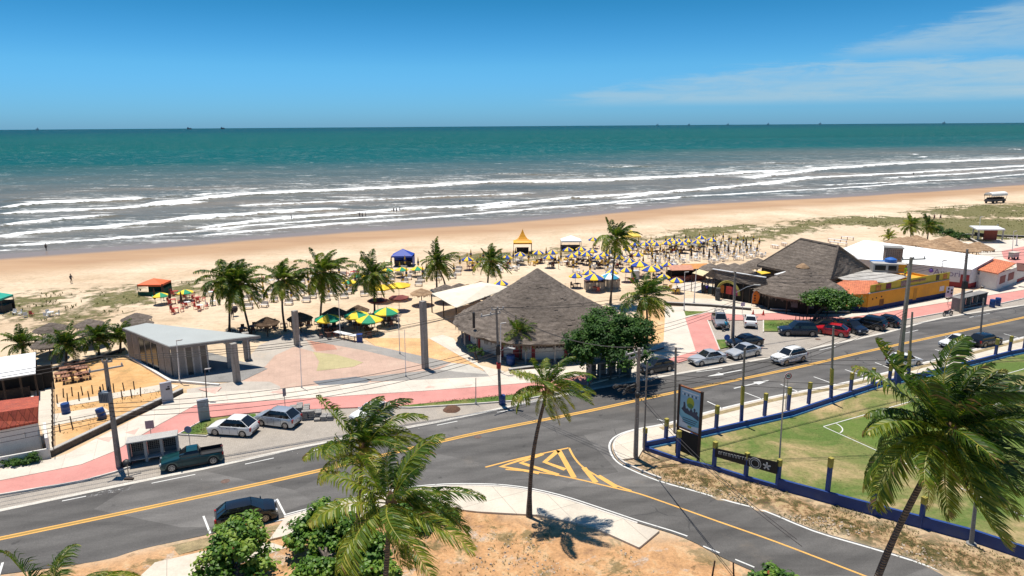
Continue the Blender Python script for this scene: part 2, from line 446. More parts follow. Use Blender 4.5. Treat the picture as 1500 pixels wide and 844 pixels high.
# ================================================================== SEA
def crest(pts):
    a = sorted(uv(*G(x, y, -.3)[:2]) for x, y in pts); return np.array([q[0] for q in a]), np.array([q[1] for q in a])
CR = [  # (points, crest height, white strength, trail seaward m)
 ([(0,305),(67,298),(140,296),(213,292)], .7, 1.0, 9),
 ([(213,300),(270,296),(347,287),(500,280),(633,273),(710,268),(800,268),(900,265),(1000,260),(1100,253),(1160,251)], .8, 1.0, 15),
 ([(1100,262),(1213,248),(1333,240),(1450,235),(1560,230)], .8, 1.0, 18),
 ([(0,314),(100,309),(170,306),(240,300),(300,297)], .5, .9, 8),
 ([(0,332),(83,323),(120,320),(170,317)], .5, .95, 7),
 ([(0,347),(100,338),(200,330),(267,323),(330,318)], .5, 1.0, 6),
 ([(260,324),(367,315),(433,310),(500,307)], .5, .95, 6),
 ([(290,336),(400,322),(500,315),(600,307),(700,303),(757,297)], .5, .9, 7),
 ([(350,302),(480,296),(600,291),(700,287),(780,284)], .35, .7, 8),
 ([(700,307),(833,291),(967,284),(1067,275),(1187,262)], .5, .95, 6),
 ([(900,292),(1000,279),(1080,275)], .3, .8, 5),
 ([(1120,271),(1187,262),(1333,254),(1500,244),(1560,240)], .5, 1.0, 7),
 ([(1300,262),(1400,256),(1560,245)], .4, .8, 5),
 ([(0,362),(133,353),(267,342),(367,331),(480,323),(600,315)], .18, .8, 2.5),
 ([(300,345),(500,328),(600,322),(767,308),(833,303),(933,294),(1000,289)], .18, .85, 2.5),
 ([(900,301),(1000,289),(1120,282),(1267,274),(1360,266)], .18, .85, 3),
 ([(1200,272),(1300,268),(1433,262),(1560,250)], .18, .8, 3),
 ([(13,295),(35,292)], .5, .9, 4), ([(283,287),(317,285)], .5, .9, 5), ([(240,289),(270,288)], .3, .4, 4),
 ([(885,245),(960,244)], .5, .55, 14), ([(1180,245),(1192,244)], .5, .9, 7), ([(1303,231),(1327,232)], .5, .8, 8), ([(1332,227),(1346,227)], .6, 1.0, 10), ([(1350,231),(1358,230)], .5, .9, 6), ([(450,238),(457,238)], .6, .9, 10),
 ([(52,225),(62,225)], .5, .6, 12), ([(1105,239),(1200,240)], .3, .42, 10),([(1480,219),(1500,220)], .5, .7, 12), ([(720,255),(900,258)], .3, .38, 12),
]
CRW = [(crest(pp), h, s, t) for pp, h, s, t in CR]
def sz(U, V, X, Y):
    vs = V-vshore(U)
    Z = np.full(X.shape, -.25); foam = np.zeros(X.shape); lace = np.zeros(X.shape)
    wob = (fbm(U, V, 14, 3, 31)-.5)*4+(fbm(U, V*3, 4, 3, 77)-.5)*1.6
    for (cu, cv), h, s, t in CRW:
        m0 = (U > cu[0]-8) & (U < cu[-1]+8)
        v0 = np.interp(U, cu, cv)
        far = np.clip((v0-40)/200, 0, 1)
        w = V-v0-wob*np.clip(.5+h, 0, 1)*(.7 if h > .3 else .35)
        ends = np.clip((U-cu[0]+4)/8, 0, 1)*np.clip((cu[-1]-U+4)/8, 0, 1)
        nn = .55+.9*fbm(U, V*0+cv[0], 22, 3, 41)
        wd = (1.4+4.2*h)*np.clip(nn, .4, 1.4)*(1+1.2*far)
        prof = np.where(w < 0, np.exp(-(w/(.25*wd))**2), np.exp(-(w/(.6*wd))**2))
        foam = np.maximum(foam, np.where(m0, s*ends*np.where(w < 0, np.exp(-(w/(.30*wd+.3))**4), np.exp(-(w/(1.5*wd))**2)), 0))
        lace = np.maximum(lace, np.where(m0, s*ends*np.where(w < 0, np.exp(w/3.5), np.exp(-w/(t*2.0*(1+far)))), 0))
        Z = Z+np.where(m0, ends*h*1.3*prof, 0)
    swell = np.clip(V-15, 0, 120)/120
    Z = Z+swell*.35*np.sin(V/11+6*fbm(U, V, 160, 2, 8)+.02*U)*fbm(U, V, 60, 3, 4)+.12*(fbm(U, V*2.5, 6, 3, 55)-.5)*np.clip(vs/10, 0, 1)
    fade = np.clip((-vs+2)/6, 0, 1)
    Z = Z-.25*fade*0
    Z = np.where(V > 800, -.25, Z)
    return Z, dict(foam=foam, lace=lace, shal=np.clip(vs/14, 0, 1), vv=vs, surf=np.clip(vs/6, 0, 1)*np.clip((95-V)/60, 0, 1))
me = grid_mesh('sea', axis(-215, 700, 1.8, 90000, 18), np.concatenate([np.arange(-14, 130, .75), np.arange(130, 330, 1.6), np.geomspace(335, 120000, 60)]), sz)
m, nt, b = newmat('sea water')
p = pos(nt); pu = pos(nt, -ANG, (.3, 1, 1)); puf = pos(nt, -ANG, (.12, 1, 1))
vv = attr(nt, 'vv').outputs['Fac']; fo = attr(nt, 'foam').outputs['Fac']; la = attr(nt, 'lace').outputs['Fac']; sh_ = attr(nt, 'shal').outputs['Fac']
lg = noise(nt, pos(nt, -ANG, (.35, 1, 1)), .006, 5, .6)
d = mth(nt, 'ADD', vv, mth(nt, 'MULTIPLY', mth(nt, 'SUBTRACT', lg, .5), 420))
c1 = ramp(nt, noise(nt, pu, .03, 5, .6), [(.35, (.088, .092, .070)), (.5, (.14, .125, .09)), (.65, (.21, .165, .11))])
teal = ramp(nt, noise(nt, puf, .004, 6, .65), [(.3, (.003, .062, .062)), (.7, (.006, .092, .084))])
deep = (.002, .055, .075)
cw = mix(nt, smooth(nt, d, 60, 330), c1, (.075, .105, .088))
cw = mix(nt, smooth(nt, d, 200, 500), cw, teal)
cw = mix(nt, smooth(nt, d, 1500, 7000), cw, deep)
cw = mix(nt, mth(nt, 'SUBTRACT', 1.0, sh_), cw, (.22, .18, .14))
fn = noise(nt, pos(nt, -ANG, (.45, 1, 1)), 1.1, 8, .72, .8)
fn2 = noise(nt, pos(nt, -ANG, (.55, 1, 1)), .28, 6, .65, 1.0)
fn3 = noise(nt, pos(nt, -ANG, (.22, 1, 1)), .22, 7, .7, .6)
fmask = smooth(nt, mth(nt, 'ADD', mth(nt, 'MULTIPLY', fo, .95), mth(nt, 'ADD', mth(nt, 'MULTIPLY', mth(nt, 'SUBTRACT', fn, .5), 1.3), mth(nt, 'MULTIPLY', mth(nt, 'SUBTRACT', fn3, .5), 2.2))),   .34, .62)
lm = mth(nt, 'ADD', mth(nt, 'MULTIPLY', mth(nt, 'MAXIMUM', la, mth(nt, 'MULTIPLY', attr(nt, 'surf').outputs['Fac'], .32)), .62), mth(nt, 'ADD', mth(nt, 'MULTIPLY', mth(nt, 'SUBTRACT', fn, .5), 1.9), mth(nt, 'MULTIPLY', mth(nt, 'SUBTRACT', fn2, .5), 1.5)))
lmask = mth(nt, 'MULTIPLY', smooth(nt, mth(nt, 'ADD', lm, mth(nt, 'MULTIPLY', mth(nt, 'SUBTRACT', fn3, .5), 2.6)), .26, .78), .75)
fm = mth(nt, 'MAXIMUM', fmask, lmask)
L(nt, mix(nt, fm, cw, (.84, .85, .83)), b.inputs['Base Color'])
L(nt, mth(nt, 'ADD', .32, mth(nt, 'MULTIPLY', fm, .6)), b.inputs['Roughness'])
ior = N(nt, 'ShaderNodeMapRange'); L(nt, vv, ior.inputs[0]); ior.inputs[1].default_value = 20; ior.inputs[2].default_value = 420; ior.inputs[3].default_value = 1.30; ior.inputs[4].default_value = 1.06; L(nt, ior.outputs[0], b.inputs['IOR'])
sp_ = N(nt, 'ShaderNodeMapRange'); L(nt, vv, sp_.inputs[0]); sp_.inputs[1].default_value = 60; sp_.inputs[2].default_value = 900; sp_.inputs[3].default_value = .4; sp_.inputs[4].default_value = .05
L(nt, sp_.outputs[0], b.inputs['Specular IOR Level'])
h1 = noise(nt, pos(nt, -ANG, (.4, 1, 1)), .35, 6, .62, .3); h2 = noise(nt, pos(nt, -ANG, (.4, 1, 1)), 1.6, 5, .6)
hh = mth(nt, 'ADD', mth(nt, 'MULTIPLY', h1, 1.0), mth(nt, 'ADD', mth(nt, 'MULTIPLY', h2, .3), mth(nt, 'MULTIPLY', fm, .25)))
bump(nt, hh, .7, .9, b)
struct('sea', me, m)
# ================================================================== ROADS AND PAVING
def ext(pts, da=None, db=None):
    """extend a world polyline beyond both ends"""
    p = [Vector(q) for q in pts]
    if da: p = [p[0]+(p[0]-p[1]).normalized()*da]+p
    if db: p = p+[p[-1]+(p[-1]-p[-2]).normalized()*db]
    return p
def PV(pts, z=0.0): return [Vector(G(a, b, z)[:2]) for a, b in pts]
def densify(pts, n=6):
    """Catmull-Rom through the points"""
    p = [Vector(q) for q in pts]; out = []
    for i in range(len(p)-1):
        a = p[max(i-1, 0)]; b_ = p[i]; c = p[i+1]; d = p[min(i+2, len(p)-1)]
        for k in range(n):
            t = k/n; out.append(.5*((2*b_)+(c-a)*t+(2*a-5*b_+4*c-d)*t*t+(3*b_-a-3*c+d)*t**3))
    out.append(p[-1]); return out
def strip(mb, line, w0, w1, z, side=0.0):
    """flat ribbon along a line between offsets w0..w1 (positive = left)"""
    vs = []; n = len(line)
    for i, p in enumerate(line):
        d = (line[min(i+1, n-1)]-line[max(i-1, 0)]).normalized(); nrm = Vector((-d.y, d.x))
        for w_ in (w0, w1):
            q = p+nrm*w_; vs.append((q.x, q.y, z))
    fs = [(2*i, 2*i+2, 2*i+3, 2*i+1) for i in range(n-1)]
    if w0 > w1: fs = [f[::-1] for f in fs]
    fs = [f[::-1] for f in fs] if False else fs
    mb.add(vs, fs); return mb
def kerb(mb, line, w0, w1, z0, z1):
    vs = []; n = len(line)
    for i, p in enumerate(line):
        d = (line[min(i+1, n-1)]-line[max(i-1, 0)]).normalized(); nrm = Vector((-d.y, d.x))
        a = p+nrm*w0; c = p+nrm*w1
        vs += [(a.x, a.y, z0), (a.x, a.y, z1), (c.x, c.y, z1), (c.x, c.y, z0)]
    fs = []
    for i in range(n-1):
        for k in range(3): fs.append((4*i+k, 4*i+k+1, 4*i+4+k+1, 4*i+4+k))
    fs += [(0, 1, 2, 3), (4*n-1, 4*n-2, 4*n-3, 4*n-4)]
    mb.add(vs, fs); return mb

# materials ---------------------------------------------------------
m, nt, b = newmat('asphalt'); p = pos(nt); pr = pos(nt, -ANG+.02, (.12, 1, 1))
c = ramp(nt, noise(nt, p, .12, 6, .6), [(.3, (.092, .086, .080)), (.55, (.120, .113, .105)), (.75, (.155, .145, .133))])
c = mix(nt, .8, c, ramp(nt, noise(nt, pr, .55, 6, .65), [(.35, .72), (.5, 1.0), (.66, 1.22)]), 'MULTIPLY')
c = mix(nt, .7, c, ramp(nt, noise(nt, p, 14, 4, .7), [(.3, .68), (.5, 1), (.7, 1.35)]), 'MULTIPLY')
dust = smooth(nt, noise(nt, p, .09, 7, .7), .56, .74)
c = mix(nt, mth(nt, 'MULTIPLY', dust, .36), c, (.32, .25, .18))
vo = N(nt, 'ShaderNodeTexVoronoi', feature='F1'); vo.inputs['Scale'].default_value = .13; L(nt, pos(nt, -ANG, (.5, 1.3, 1)), vo.inputs['Vector'])
c = mix(nt, .5, c, ramp(nt, vo.outputs['Color'], [(.2, .62), (.5, 1.0), (.8, 1.3)], 'CONSTANT'), 'MULTIPLY')
lan = N(nt, 'ShaderNodeTexWave', wave_type='BANDS', bands_direction='Y'); lan.inputs['Scale'].default_value = .16; lan.inputs['Distortion'].default_value = 1.2; lan.inputs['Detail'].default_value = 3; lan.inputs['Detail Scale'].default_value = .3; L(nt, pos(nt, -ANG+.02), lan.inputs['Vector'])
c = mix(nt, .55, c, ramp(nt, lan.outputs['Fac'], [(.1, .78), (.6, 1.08)]), 'MULTIPLY')
oil = smooth(nt, noise(nt, p, .8, 3, .5), .66, .74); c = mix(nt, mth(nt, 'MULTIPLY', oil, .5), c, (.03, .029, .028))
cr = N(nt, 'ShaderNodeTexVoronoi', feature='DISTANCE_TO_EDGE'); cr.inputs['Scale'].default_value = .16; 
wv = N(nt, 'ShaderNodeMixRGB', blend_type='ADD'); wv.inputs[0].default_value = 1.6
nn_ = N(nt, 'ShaderNodeTexNoise'); nn_.inputs['Scale'].default_value = .6; L(nt, p, nn_.inputs['Vector']); L(nt, p, wv.inputs[1]); L(nt, nn_.outputs['Color'], wv.inputs[2]); L(nt, wv.outputs[0], cr.inputs['Vector'])
crk = mth(nt, 'MULTIPLY', mth(nt, 'LESS_THAN', cr.outputs['Distance'], .006), smooth(nt, noise(nt, p, .1, 3), .5, .6))
c = mix(nt, mth(nt, 'MULTIPLY', crk, .7), c, (.03, .03, .03))
L(nt, c, b.inputs['Base Color']); b.inputs['Roughness'].default_value = .82; b.inputs['Specular IOR Level'].default_value = .35
bump(nt, noise(nt, p, 30, 3), .4, .01, b); ASPH = m

def paving(name, c0, c1, joint, size, rot, jw=.012, stain=(.35, .30, .24), st=.35, msc=.35, bmp=.2):
    m, nt, b = newmat(name); p = pos(nt); pb = pos(nt, rot)
    br = N(nt, 'ShaderNodeTexBrick'); br.offset = .5 if size[0] != size[1] else 0; L(nt, pb, br.inputs['Vector'])
    br.inputs['Scale'].default_value = 1; br.inputs['Brick Width'].default_value = size[0]; br.inputs['Row Height'].default_value = size[1]
    br.inputs['Mortar Size'].default_value = jw; br.inputs['Mortar Smooth'].default_value = .3
    br.inputs['Color1'].default_value = c4(c0); br.inputs['Color2'].default_value = c4(c1); br.inputs['Mortar'].default_value = c4(joint)
    c = mix(nt, .7, br.outputs['Color'], ramp(nt, noise(nt, p, msc, 8, .68), [(.3, .76), (.5, 1.0), (.7, 1.15)]), 'MULTIPLY')
    c = mix(nt, .5, c, ramp(nt, noise(nt, p, 7, 4, .7), [(.3, .8), (.7, 1.15)]), 'MULTIPLY')
    s_ = smooth(nt, noise(nt, p, .22, 8, .72, .4), .55, .75)
    c = mix(nt, mth(nt, 'MULTIPLY', s_, st), c, stain)
    L(nt, c, b.inputs['Base Color']); b.inputs['Roughness'].default_value = .85; b.inputs['Specular IOR Level'].default_value = .3
    bump(nt, noise(nt, p, 18, 4), bmp, .01, b); return m
CONC = paving('pale concrete paving', (.62, .55, .46), (.58, .515, .43), (.40, .34, .28), (2.2, 2.2), -ANG, .015, (.42, .34, .25), .3)
CONC2 = paving('worn concrete pavement', (.60, .53, .43), (.55, .485, .395), (.3, .26, .21), (3.2, 3.2), -ANG, .02, (.50, .34, .22), .45)
PINK = paving('red cycle path', (.57, .25, .215), (.54, .24, .205), (.47, .21, .18), (1.5, 1.5), -ANG, .006, (.60, .36, .29), .45)
COBB = paving('cobbled parking', (.40, .355, .30), (.345, .31, .265), (.25, .21, .17), (.2, .1), -ANG+.78, .012, (.50, .40, .29), .5, .5, .4)
KERB = mat('kerb concrete', (.60, .56, .50), .85, var=.12, scale=1.2, dirt=(.36, .30, .24), dirtamt=.5, fine=.4)
def paint(name, col, wear=.5):
    m, nt, b = newmat(name); p = pos(nt)
    k = smooth(nt, noise(nt, p, 2.2, 9, .78), .56, .66)
    c = mix(nt, mth(nt, 'MULTIPLY', k, wear), col, (.12, .115, .11))
    c = mix(nt, .5, c, ramp(nt, noise(nt, p, .5, 5), [(.3, .8), (.7, 1.1)]), 'MULTIPLY')
    L(nt, c, b.inputs['Base Color']); b.inputs['Roughness'].default_value = .7; return m
WPAINT = paint('white road paint', (.66, .65, .61), .65)
YPAINT = paint('yellow road paint', (.70, .38, .09), .6)
OPAINT = paint('ochre road paint', (.33, .20, .04), .55)

# base layers ---------------------------------------------------------
R_far = ext(densify(PV([(0,750),(100,729),(240,700),(320,684),(480,649),(640,620),(780,590),(860,573),(980,551),(1130,525),(1180,514),(1300,488),(1380,467),(1500,448)]), 3), 160, 500)
R_nearL = ext(densify(PV([(0,842),(148,822),(202,806),(293,786),(402,762),(435,753),(540,727),(627,714),(700,712),(759,716),(817,728),(876,747),(935,767),(1004,789),(1060,818),(1150,858),(1300,930)]), 3), 140, 40)
ISL = densify(PV([(1401,842.6),(1336,819),(1264,797.5),(1192,776),(1120,746.5),(1073,734),(1026,720),(967,703.5),(926,687),(907,676),(898,663),(897,650),(907,639.5),(931,631),(978,622),(1027.5,608),(1074,596),(1138,581.5),(1193,571),(1260,557),(1354.6,532.5),(1463,504),(1500,495)]), 3)
ISLx = ext(ISL, 60, 520)
# cobbled strip and parking bays lie under everything
cob = MB()
up = PV([(0,700),(168,660),(286,592),(480,580),(760,560),(900,545),(1000,500),(1000,448),(1240,462),(1300,455),(1446,430),(1500,420)])
up = ext(up, 160, 500)
cob.prism([tuple(v) for v in (R_far+up[::-1])], .0, .012)
struct('parking_strip', cob, COBB)
road = MB()
poly = R_far[:]+ISLx[::-1][:len(ISLx)]+[Vector((25, 18)), Vector((60, 5))][:0]+R_nearL[::-1]
road.prism([tuple(v) for v in poly], .014, .026)
struct('road', road, ASPH)
k = MB(); kerb(k, R_far, 0.0, .42, 0, .034); struct('drain_strip', k, mat('pale gutter concrete', (.58, .54, .47), .85, var=.1, scale=.8, dirt=(.4, .35, .28), dirtamt=.4, fine=.5))
k = MB(); i0 = next(i for i, q in enumerate(R_nearL) if q.x > G(402,762).x)
i1 = min(range(len(R_nearL)), key=lambda i: (R_nearL[i]-G(964,780).xy).length)
kerb(k, [q for q in R_nearL[i0:i1]], -.10, -.26, 0, .17)
kerb(k, ISLx[min(range(len(ISLx)), key=lambda i: (ISLx[i]-G(967,703).xy).length):], -.08, -.24, 0, .17)
struct('kerb', k, KERB)
# island pavement
isl = MB()
inner = ext(densify(PV([(943,663),(931,667),(921,660),(920,650),(935,644),(978,640),(1023,629),(1090,613),(1160,597),(1290,566),(1360,550),(1476,519),(1500,513)]), 3), None, 520)
outer = ISLx
j0 = min(range(len(outer)), key=lambda i: (outer[i]-G(907,676).xy).length)
seg = outer[j0:]
def offs(line, w):
    out = []; n = len(line)
    for i, p in enumerate(line):
        d = (line[min(i+1, n-1)]-line[max(i-1, 0)]).normalized(); out.append(p+Vector((-d.y, d.x))*w)
    return out
isl.prism([tuple(v) for v in (offs(seg, -.24)+ext(PV([(945,655),(1023,636),(1160,602),(1287,568),(1354,553),(1476,521),(1500,515)]), None, 500)[::-1]+[G(935,672).xy])], .02, .15)
struct('island_pavement', isl, CONC2)
# near side pavement
nsp = MB()
a = offs(R_nearL[i0:i1], -.26)
nsp.prism([tuple(v) for v in (a+PV([(966,780),(936,805),(870,775),(790,757),(700,752),(640,745),(560,757),(470,775),(395,793)]))], -.02, .15)
struct('near_pavement', nsp, CONC2)
nsp = MB(); nsp.prism(P([(-60,905),(60,870),(140,845),(300,808),(395,795),(420,803),(330,835),(240,860),(120,900),(-60,950)]), -.02, .05)
struct('lower_pavement', nsp, CONC2)
vg = MB(); vg.prism(P([(250,800),(300,789),(430,765),(440,768),(330,796),(262,813)]), -.02, .035)
DRY = mat('dry verge', (.30, .23, .12), .95, var=.35, scale=1.5, fine=.8, dirt=(.14, .13, .05), dirtamt=.6)
struct('verge', vg, DRY)
vg = MB(); strip(vg, offs(ISLx, -.75)[j0+14:], -.30, .30, .158); struct('roadside_verge', vg, DRY)

# markings -----------------------------------------------------------
ctr = ext(densify(PV([(0,789),(220,743),(465,690),(683,638),(860,602.5),(983,576),(1160,540),(1260,517),(1380,491),(1500,465)], .03), 4), 150, 450)
y = MB(); strip(y, ctr, .12, .26, .034); strip(y, ctr, -.26, -.12, .034)
sl = [(700,684.5),(788,692),(841,701),(876,709),(905,716),(935,723),(979,738),(1052,764),(1140,795),(1264,842.6),(1330,868)]
slw = densify(PV(sl, .03), 4)
i2 = min(range(len(slw)), key=lambda i: (slw[i]-G(905,716).xy).length)
strip(y, slw[2:], -.08, .08, .034)
strip(y, densify(PV([(711,684.5),(760,672),(833.5,656)], .03), 4), -.09, .09, .034)
strip(y, densify(PV([(833.5,656),(841,670),(853,683.6),(876,698),(905,712),(925,719)], .03), 4), -.09, .09, .034)
for seg_ in ([(778,669),(734,683.5),(790,693)], [(795,665),(763,678),(818,696)], [(818,660),(798,677),(828,688)], [(818,659),(841,700)], [(855,685),(873,707)], [(876,697),(904,714)]):
    strip(y, PV(seg_, .03), -.22, .22, .0385)
struct('yellow_markings', y, YPAINT)
y = MB(); strip(y, ctr, -.118, .118, .032); struct('ochre_marking', y, OPAINT)
wm = MB()
near = offs(R_nearL, -.0)
strip(wm, offs(R_nearL, .30)[i0+1:i1+3], -.06, .06, .034)
strip(wm, offs(ISLx, .22), -.08, .08, .034)
strip(wm, PV([(402,764),(436,756)], .03), -.06, .06, .034)
for a, b_ in (((91,734),(126,727)), ((222,708),(286,695)), ((359,680),(401,671)), ((459,660),(487,654)), ((640,623),(670,617)), ((728,604),(751,600)), ((1020,545),(1058,540)),((1200,513),(1224,507.5)), ((1318,490),(1345,483.5)), ((1420,465),(1450,459)),
             ((1030,800),(1054,810)), ((1077,819.5),(1105,831)), ((963,614),(985,621))):
    strip(wm, PV([a, b_], .03), -.06, .06, .034)
for a, b_ in (((1036,588),(1063,600.6)), ((1091,575),(1123,587)), ((1143.5,563),(1171,574.5)), ((1192,552),(1219,561.5)), ((1238,541.5),(1267,551.5)), ((1282,531),(1312,542.6)), ((1370,512),(1398,522)), ((1420,501),(1446,509)), ((1470.6,489),(1500,497)),
             ((298,756),(308,781.5)), ((405.6,731),(418,755)), ((4,824),(-4,850))):
    strip(wm, PV([a, b_], .03), -.07, .07, .034)
# two lane arrows
for tail, tip in (((1086.6,542),(1036,551.5)), ((1075,569),(1127,557))):
    A = G(*tail, .03).xy; T_ = G(*tip, .03).xy; d = (T_-A).normalized(); n_ = Vector((-d.y, d.x)); h = T_-d*2.0
    strip(wm, [A, h], -.09, .09, .034)
    wm.quad(*[(q.x, q.y, .034) for q in (h+n_*.42, h-n_*.42, T_)][::-1])
struct('white_markings', wm, WPAINT)
# faint wash of spilled whitening on the asphalt
sp1 = MB(); strip(sp1, PV([(128,728),(150,722),(190,716)], .03), -.25, .3, .031)
m, nt, b = newmat('paint spill'); p = pos(nt)
k_ = smooth(nt, noise(nt, p, 3.0, 8, .8), .5, .62); tr = N(nt, 'ShaderNodeBsdfTransparent'); mx = N(nt, 'ShaderNodeMixShader'); b.inputs['Base Color'].default_value = (.5, .49, .47, 1)
L(nt, mth(nt, 'MULTIPLY', k_, .8), mx.inputs[0]); L(nt, tr.outputs[0], mx.inputs[1]); L(nt, b.outputs[0], mx.inputs[2]); L(nt, mx.outputs[0], nt.nodes['Material Output'].inputs[0])
struct('paint_spill', sp1, m)

# promenade -----------------------------------------------------------
def slab(name, pts, m_, z1=.12, z0=-.02):
    mb = MB(); mb.prism([tuple(v) for v in pts], z0, z1); return struct(name, mb, m_)
ZS = .12
pink_lo = PV([(0,723),(121,703),(168,690),(195,677),(258,637),(302,612),(376,603.5),(480,598),(584,594.5),(640,589),(780,575),(815,571),(860,563)], ZS)
pink_up = PV([(0,704),(67,691),(119.5,680.5),(168,661),(236,620.6),(286,593.7),(480,581.7),(640,571.5),(773,561),(815,557),(860,548)], ZS)
lo = ext(pink_lo, 150); hi = ext(pink_up, 150)
walk_up = ext(PV([(0,686),(72,673),(100,664),(269,576),(380,571),(481,564),(600,557),(717,551.5),(747,543),(830,537),(943,514),(972,500),(975,449)], ZS), 150)
slab('cycle_path', lo+hi[::-1], PINK, ZS)
slab('promenade', hi+PV([(930,533),(978,526),(1019,514),(1003.7,466)], ZS)+PV([(1003,449)], ZS)+walk_up[::-1], CONC, ZS)
slab('shaded_paving', PV([(860,548),(930,533),(978,526),(990,531),(900,553),(860,563)], ZS), CONC2, .119)
slab('cycle_path', PV([(978,526),(1019,514),(1003.7,466),(1037,458),(1089,462),(1130,459),(1177,460),(1240,466),(1302,457),(1446,433.5),(1500,425)], ZS)+[xx for xx in ext(PV([(1480,430),(1500,425)], ZS), None, 450)[2:]]+
     ext(PV([(1461,445),(1500,436)], ZS), None, 450)[::-1]+PV([(1404,453),(1314,469.5),(1240,481),(1200,478),(1165,468.6),(1117,468.6),(1035.7,469),(1053.5,512),(994,531)], ZS), PINK, .121)
slab('promenade', PV([(1003.7,465.5),(1003,447),(1100,452),(1190,458),(1240,460),(1269,457),(1386,435),(1425,426),(1500,410)], ZS)+[xx for xx in ext(PV([(1480,414),(1500,410)], ZS), None, 450)[2:]]+
     ext(PV([(1446,433),(1500,424.5)], ZS), None, 450)[::-1]+PV([(1302,456.5),(1240,465.5),(1177,459.5),(1130,458.5),(1089,461.5),(1037,457.5)], ZS), CONC, .119)
k = MB()
kerb(k, ext(PV([(0,723.5),(121,703.5),(168,690.5),(190,683)], ZS), 150), -.15, 0, 0, .155)
kerb(k, PV([(258,637),(302,612)], ZS), -.12, 0, 0, .15)
kerb(k, PV([(262,636.5),(302,638.7),(318,629)], ZS), 0, .12, 0, .15)
kerb(k, PV([(560,597),(600,598),(700,592),(760,587.5),(800,580),(860,567)], 0), -.15, 0, 0, .15)
kerb(k, PV([(1053.5,512.5),(1035.7,469)], ZS), -.14, 0, 0, .15)
kerb(k, PV([(1117.5,486),(1117.5,469)], ZS), -.14, 0, 0, .15)
kerb(k, ext(PV([(1314,469.8),(1404,453.2),(1461,445.2),(1500,436.5)], ZS), None, 400), -.15, 0, 0, .15)
struct('kerb', k, KERB)
dk = MB(); strip(dk, hi, -.03, .05, .1235); struct('joint', dk, mat('dark joint', (.13, .10, .08), .9))

# faded diamonds painted on the promenade
wm = MB()
for pts in (((183,634),(204,627),(197,637)), ((140,642),(165,640),(160,648)), ((622,569),(640,567),(628,565)), ((395,575),(415,577),(412,570)), ((290,570),(315,577),(325,567)), ((680,564),(692,563),(688,566))):
    wm.quad(*[(v.x, v.y, .1245) for v in PV(pts, ZS)])
struct('faded_marks', wm, mat('faded pink paint', (.62, .38, .31), .85, var=.15, scale=3))

# grass triangles -------------------------------------------------------
m, nt, b = newmat('lawn'); p = pos(nt)
c = ramp(nt, noise(nt, p, .35, 8, .7, .3), [(.28, (.30, .225, .10)), (.42, (.185, .19, .06)), (.55, (.10, .155, .035)), (.7, (.055, .12, .022))])
c = mix(nt, .85, c, ramp(nt, noise(nt, p, 6, 6, .75), [(.3, .5), (.5, 1), (.7, 1.35)]), 'MULTIPLY')
L(nt, c, b.inputs['Base Color']); b.inputs['Roughness'].default_value = .95; b.inputs['Specular IOR Level'].default_value = .15
bump(nt, noise(nt, p, 9, 6, .75), .8, .05, b); LAWN = m
slab('lawn', PV([(266,635),(303,613.5),(374,606),(376,612),(340,622),(302,637)], ZS), LAWN, .14)
slab('lawn', PV([(584,594.8),(640,589.5),(780,575.5),(812,572),(808,577),(760,585),(700,590),(600,596.5)], ZS), LAWN, .14)
slab('lawn', PV([(1004.5,463),(1002,455.5),(1037,456.5)], ZS), LAWN, .14)
slab('lawn', PV([(1119,469.5),(1164,469.5),(1166,485.5),(1119,485)], ZS), LAWN, .14)
slab('lawn', PV([(1049,498),(1070,497),(1072,507),(1055,511)], ZS), LAWN, .14)

# plaza of coloured triangles --------------------------------------------
def plz(name, col, pts, z=.05, var=.16):
    def q(x, y_): return (380+x/3.947, 470+y_/3.947)
    m_ = _M.get('pl'+name) or paving('plaza '+name, col, tuple(c*.93 for c in col), tuple(c*.75 for c in col), (.6, .6), -.3, .008, (.50, .40, .30), .8, .3)
    _M['pl'+name] = m_
    pp = [q(*t) for t in pts]
    slab('plaza_paving', PV(pp, z), m_, z, z-.06)
plz('salmon', (.50, .345, .265), [(-140,400),(-140,330),(0,235),(60,110),(200,60),(235,62),(700,150),(1110,242),(1210,250),(1330,326),(400,371),(0,402)], .042)
plz('pale grey', (.45, .40, .34), [(205,60),(235,62),(320,180),(200,150),(90,200),(0,300),(-140,345),(-140,300),(0,140)], .047)
plz('grey', (.30, .28, .255), [(232,62),(500,110),(900,195),(1110,242),(1000,277),(940,252),(600,170),(280,112)], .051)
plz('red', (.47, .24, .17), [(290,115),(430,140),(450,165),(330,175)], .056)
plz('olive', (.44, .38, .20), [(310,180),(440,195),(600,240),(545,265),(330,290),(345,235)], .061)
plz('slate', (.17, .18, .19), [(310,350),(560,322),(650,340),(620,358),(350,376)], .053)
plz('grey', (.30, .28, .255), [(590,325),(1050,280),(1200,262),(1330,300),(1330,324),(1000,342),(650,350)], .053)
plz('light', (.50, .47, .41), [(1110,244),(1210,252),(1330,310),(1190,300),(1040,282)], .058)
plz('pale grey', (.45, .40, .34), [(-420,430),(-420,395),(-140,350),(60,352),(120,380),(120,396),(0,402)], .055)
m_ = mat('orange sand', (.62, .37, .17), .95, var=.22, scale=.5, fine=.5, dirt=(.66, .48, .3), dirtamt=.7)
slab('sand_bed', PV([(532,495),(628,496),(707,540),(661,532),(550,507)]), m_, .03)
slab('sand_bed', PV([(905,565),(948,520),(972,500),(978,470),(962,505)][:0]+[(940,448),(972,447),(976,502),(945,515),(930,500)]), m_, .03)
slab('restaurant_path', PV([(628,496),(648,491),(664,496),(676,512),(704,536),(740,545),(717,552),(707,541)]), CONC, .06)
slab('restaurant_terrace', PV([(1000,444),(1003,437),(1100,440),(1130,446),(1110,452),(1000,448)]), CONC2, .04)
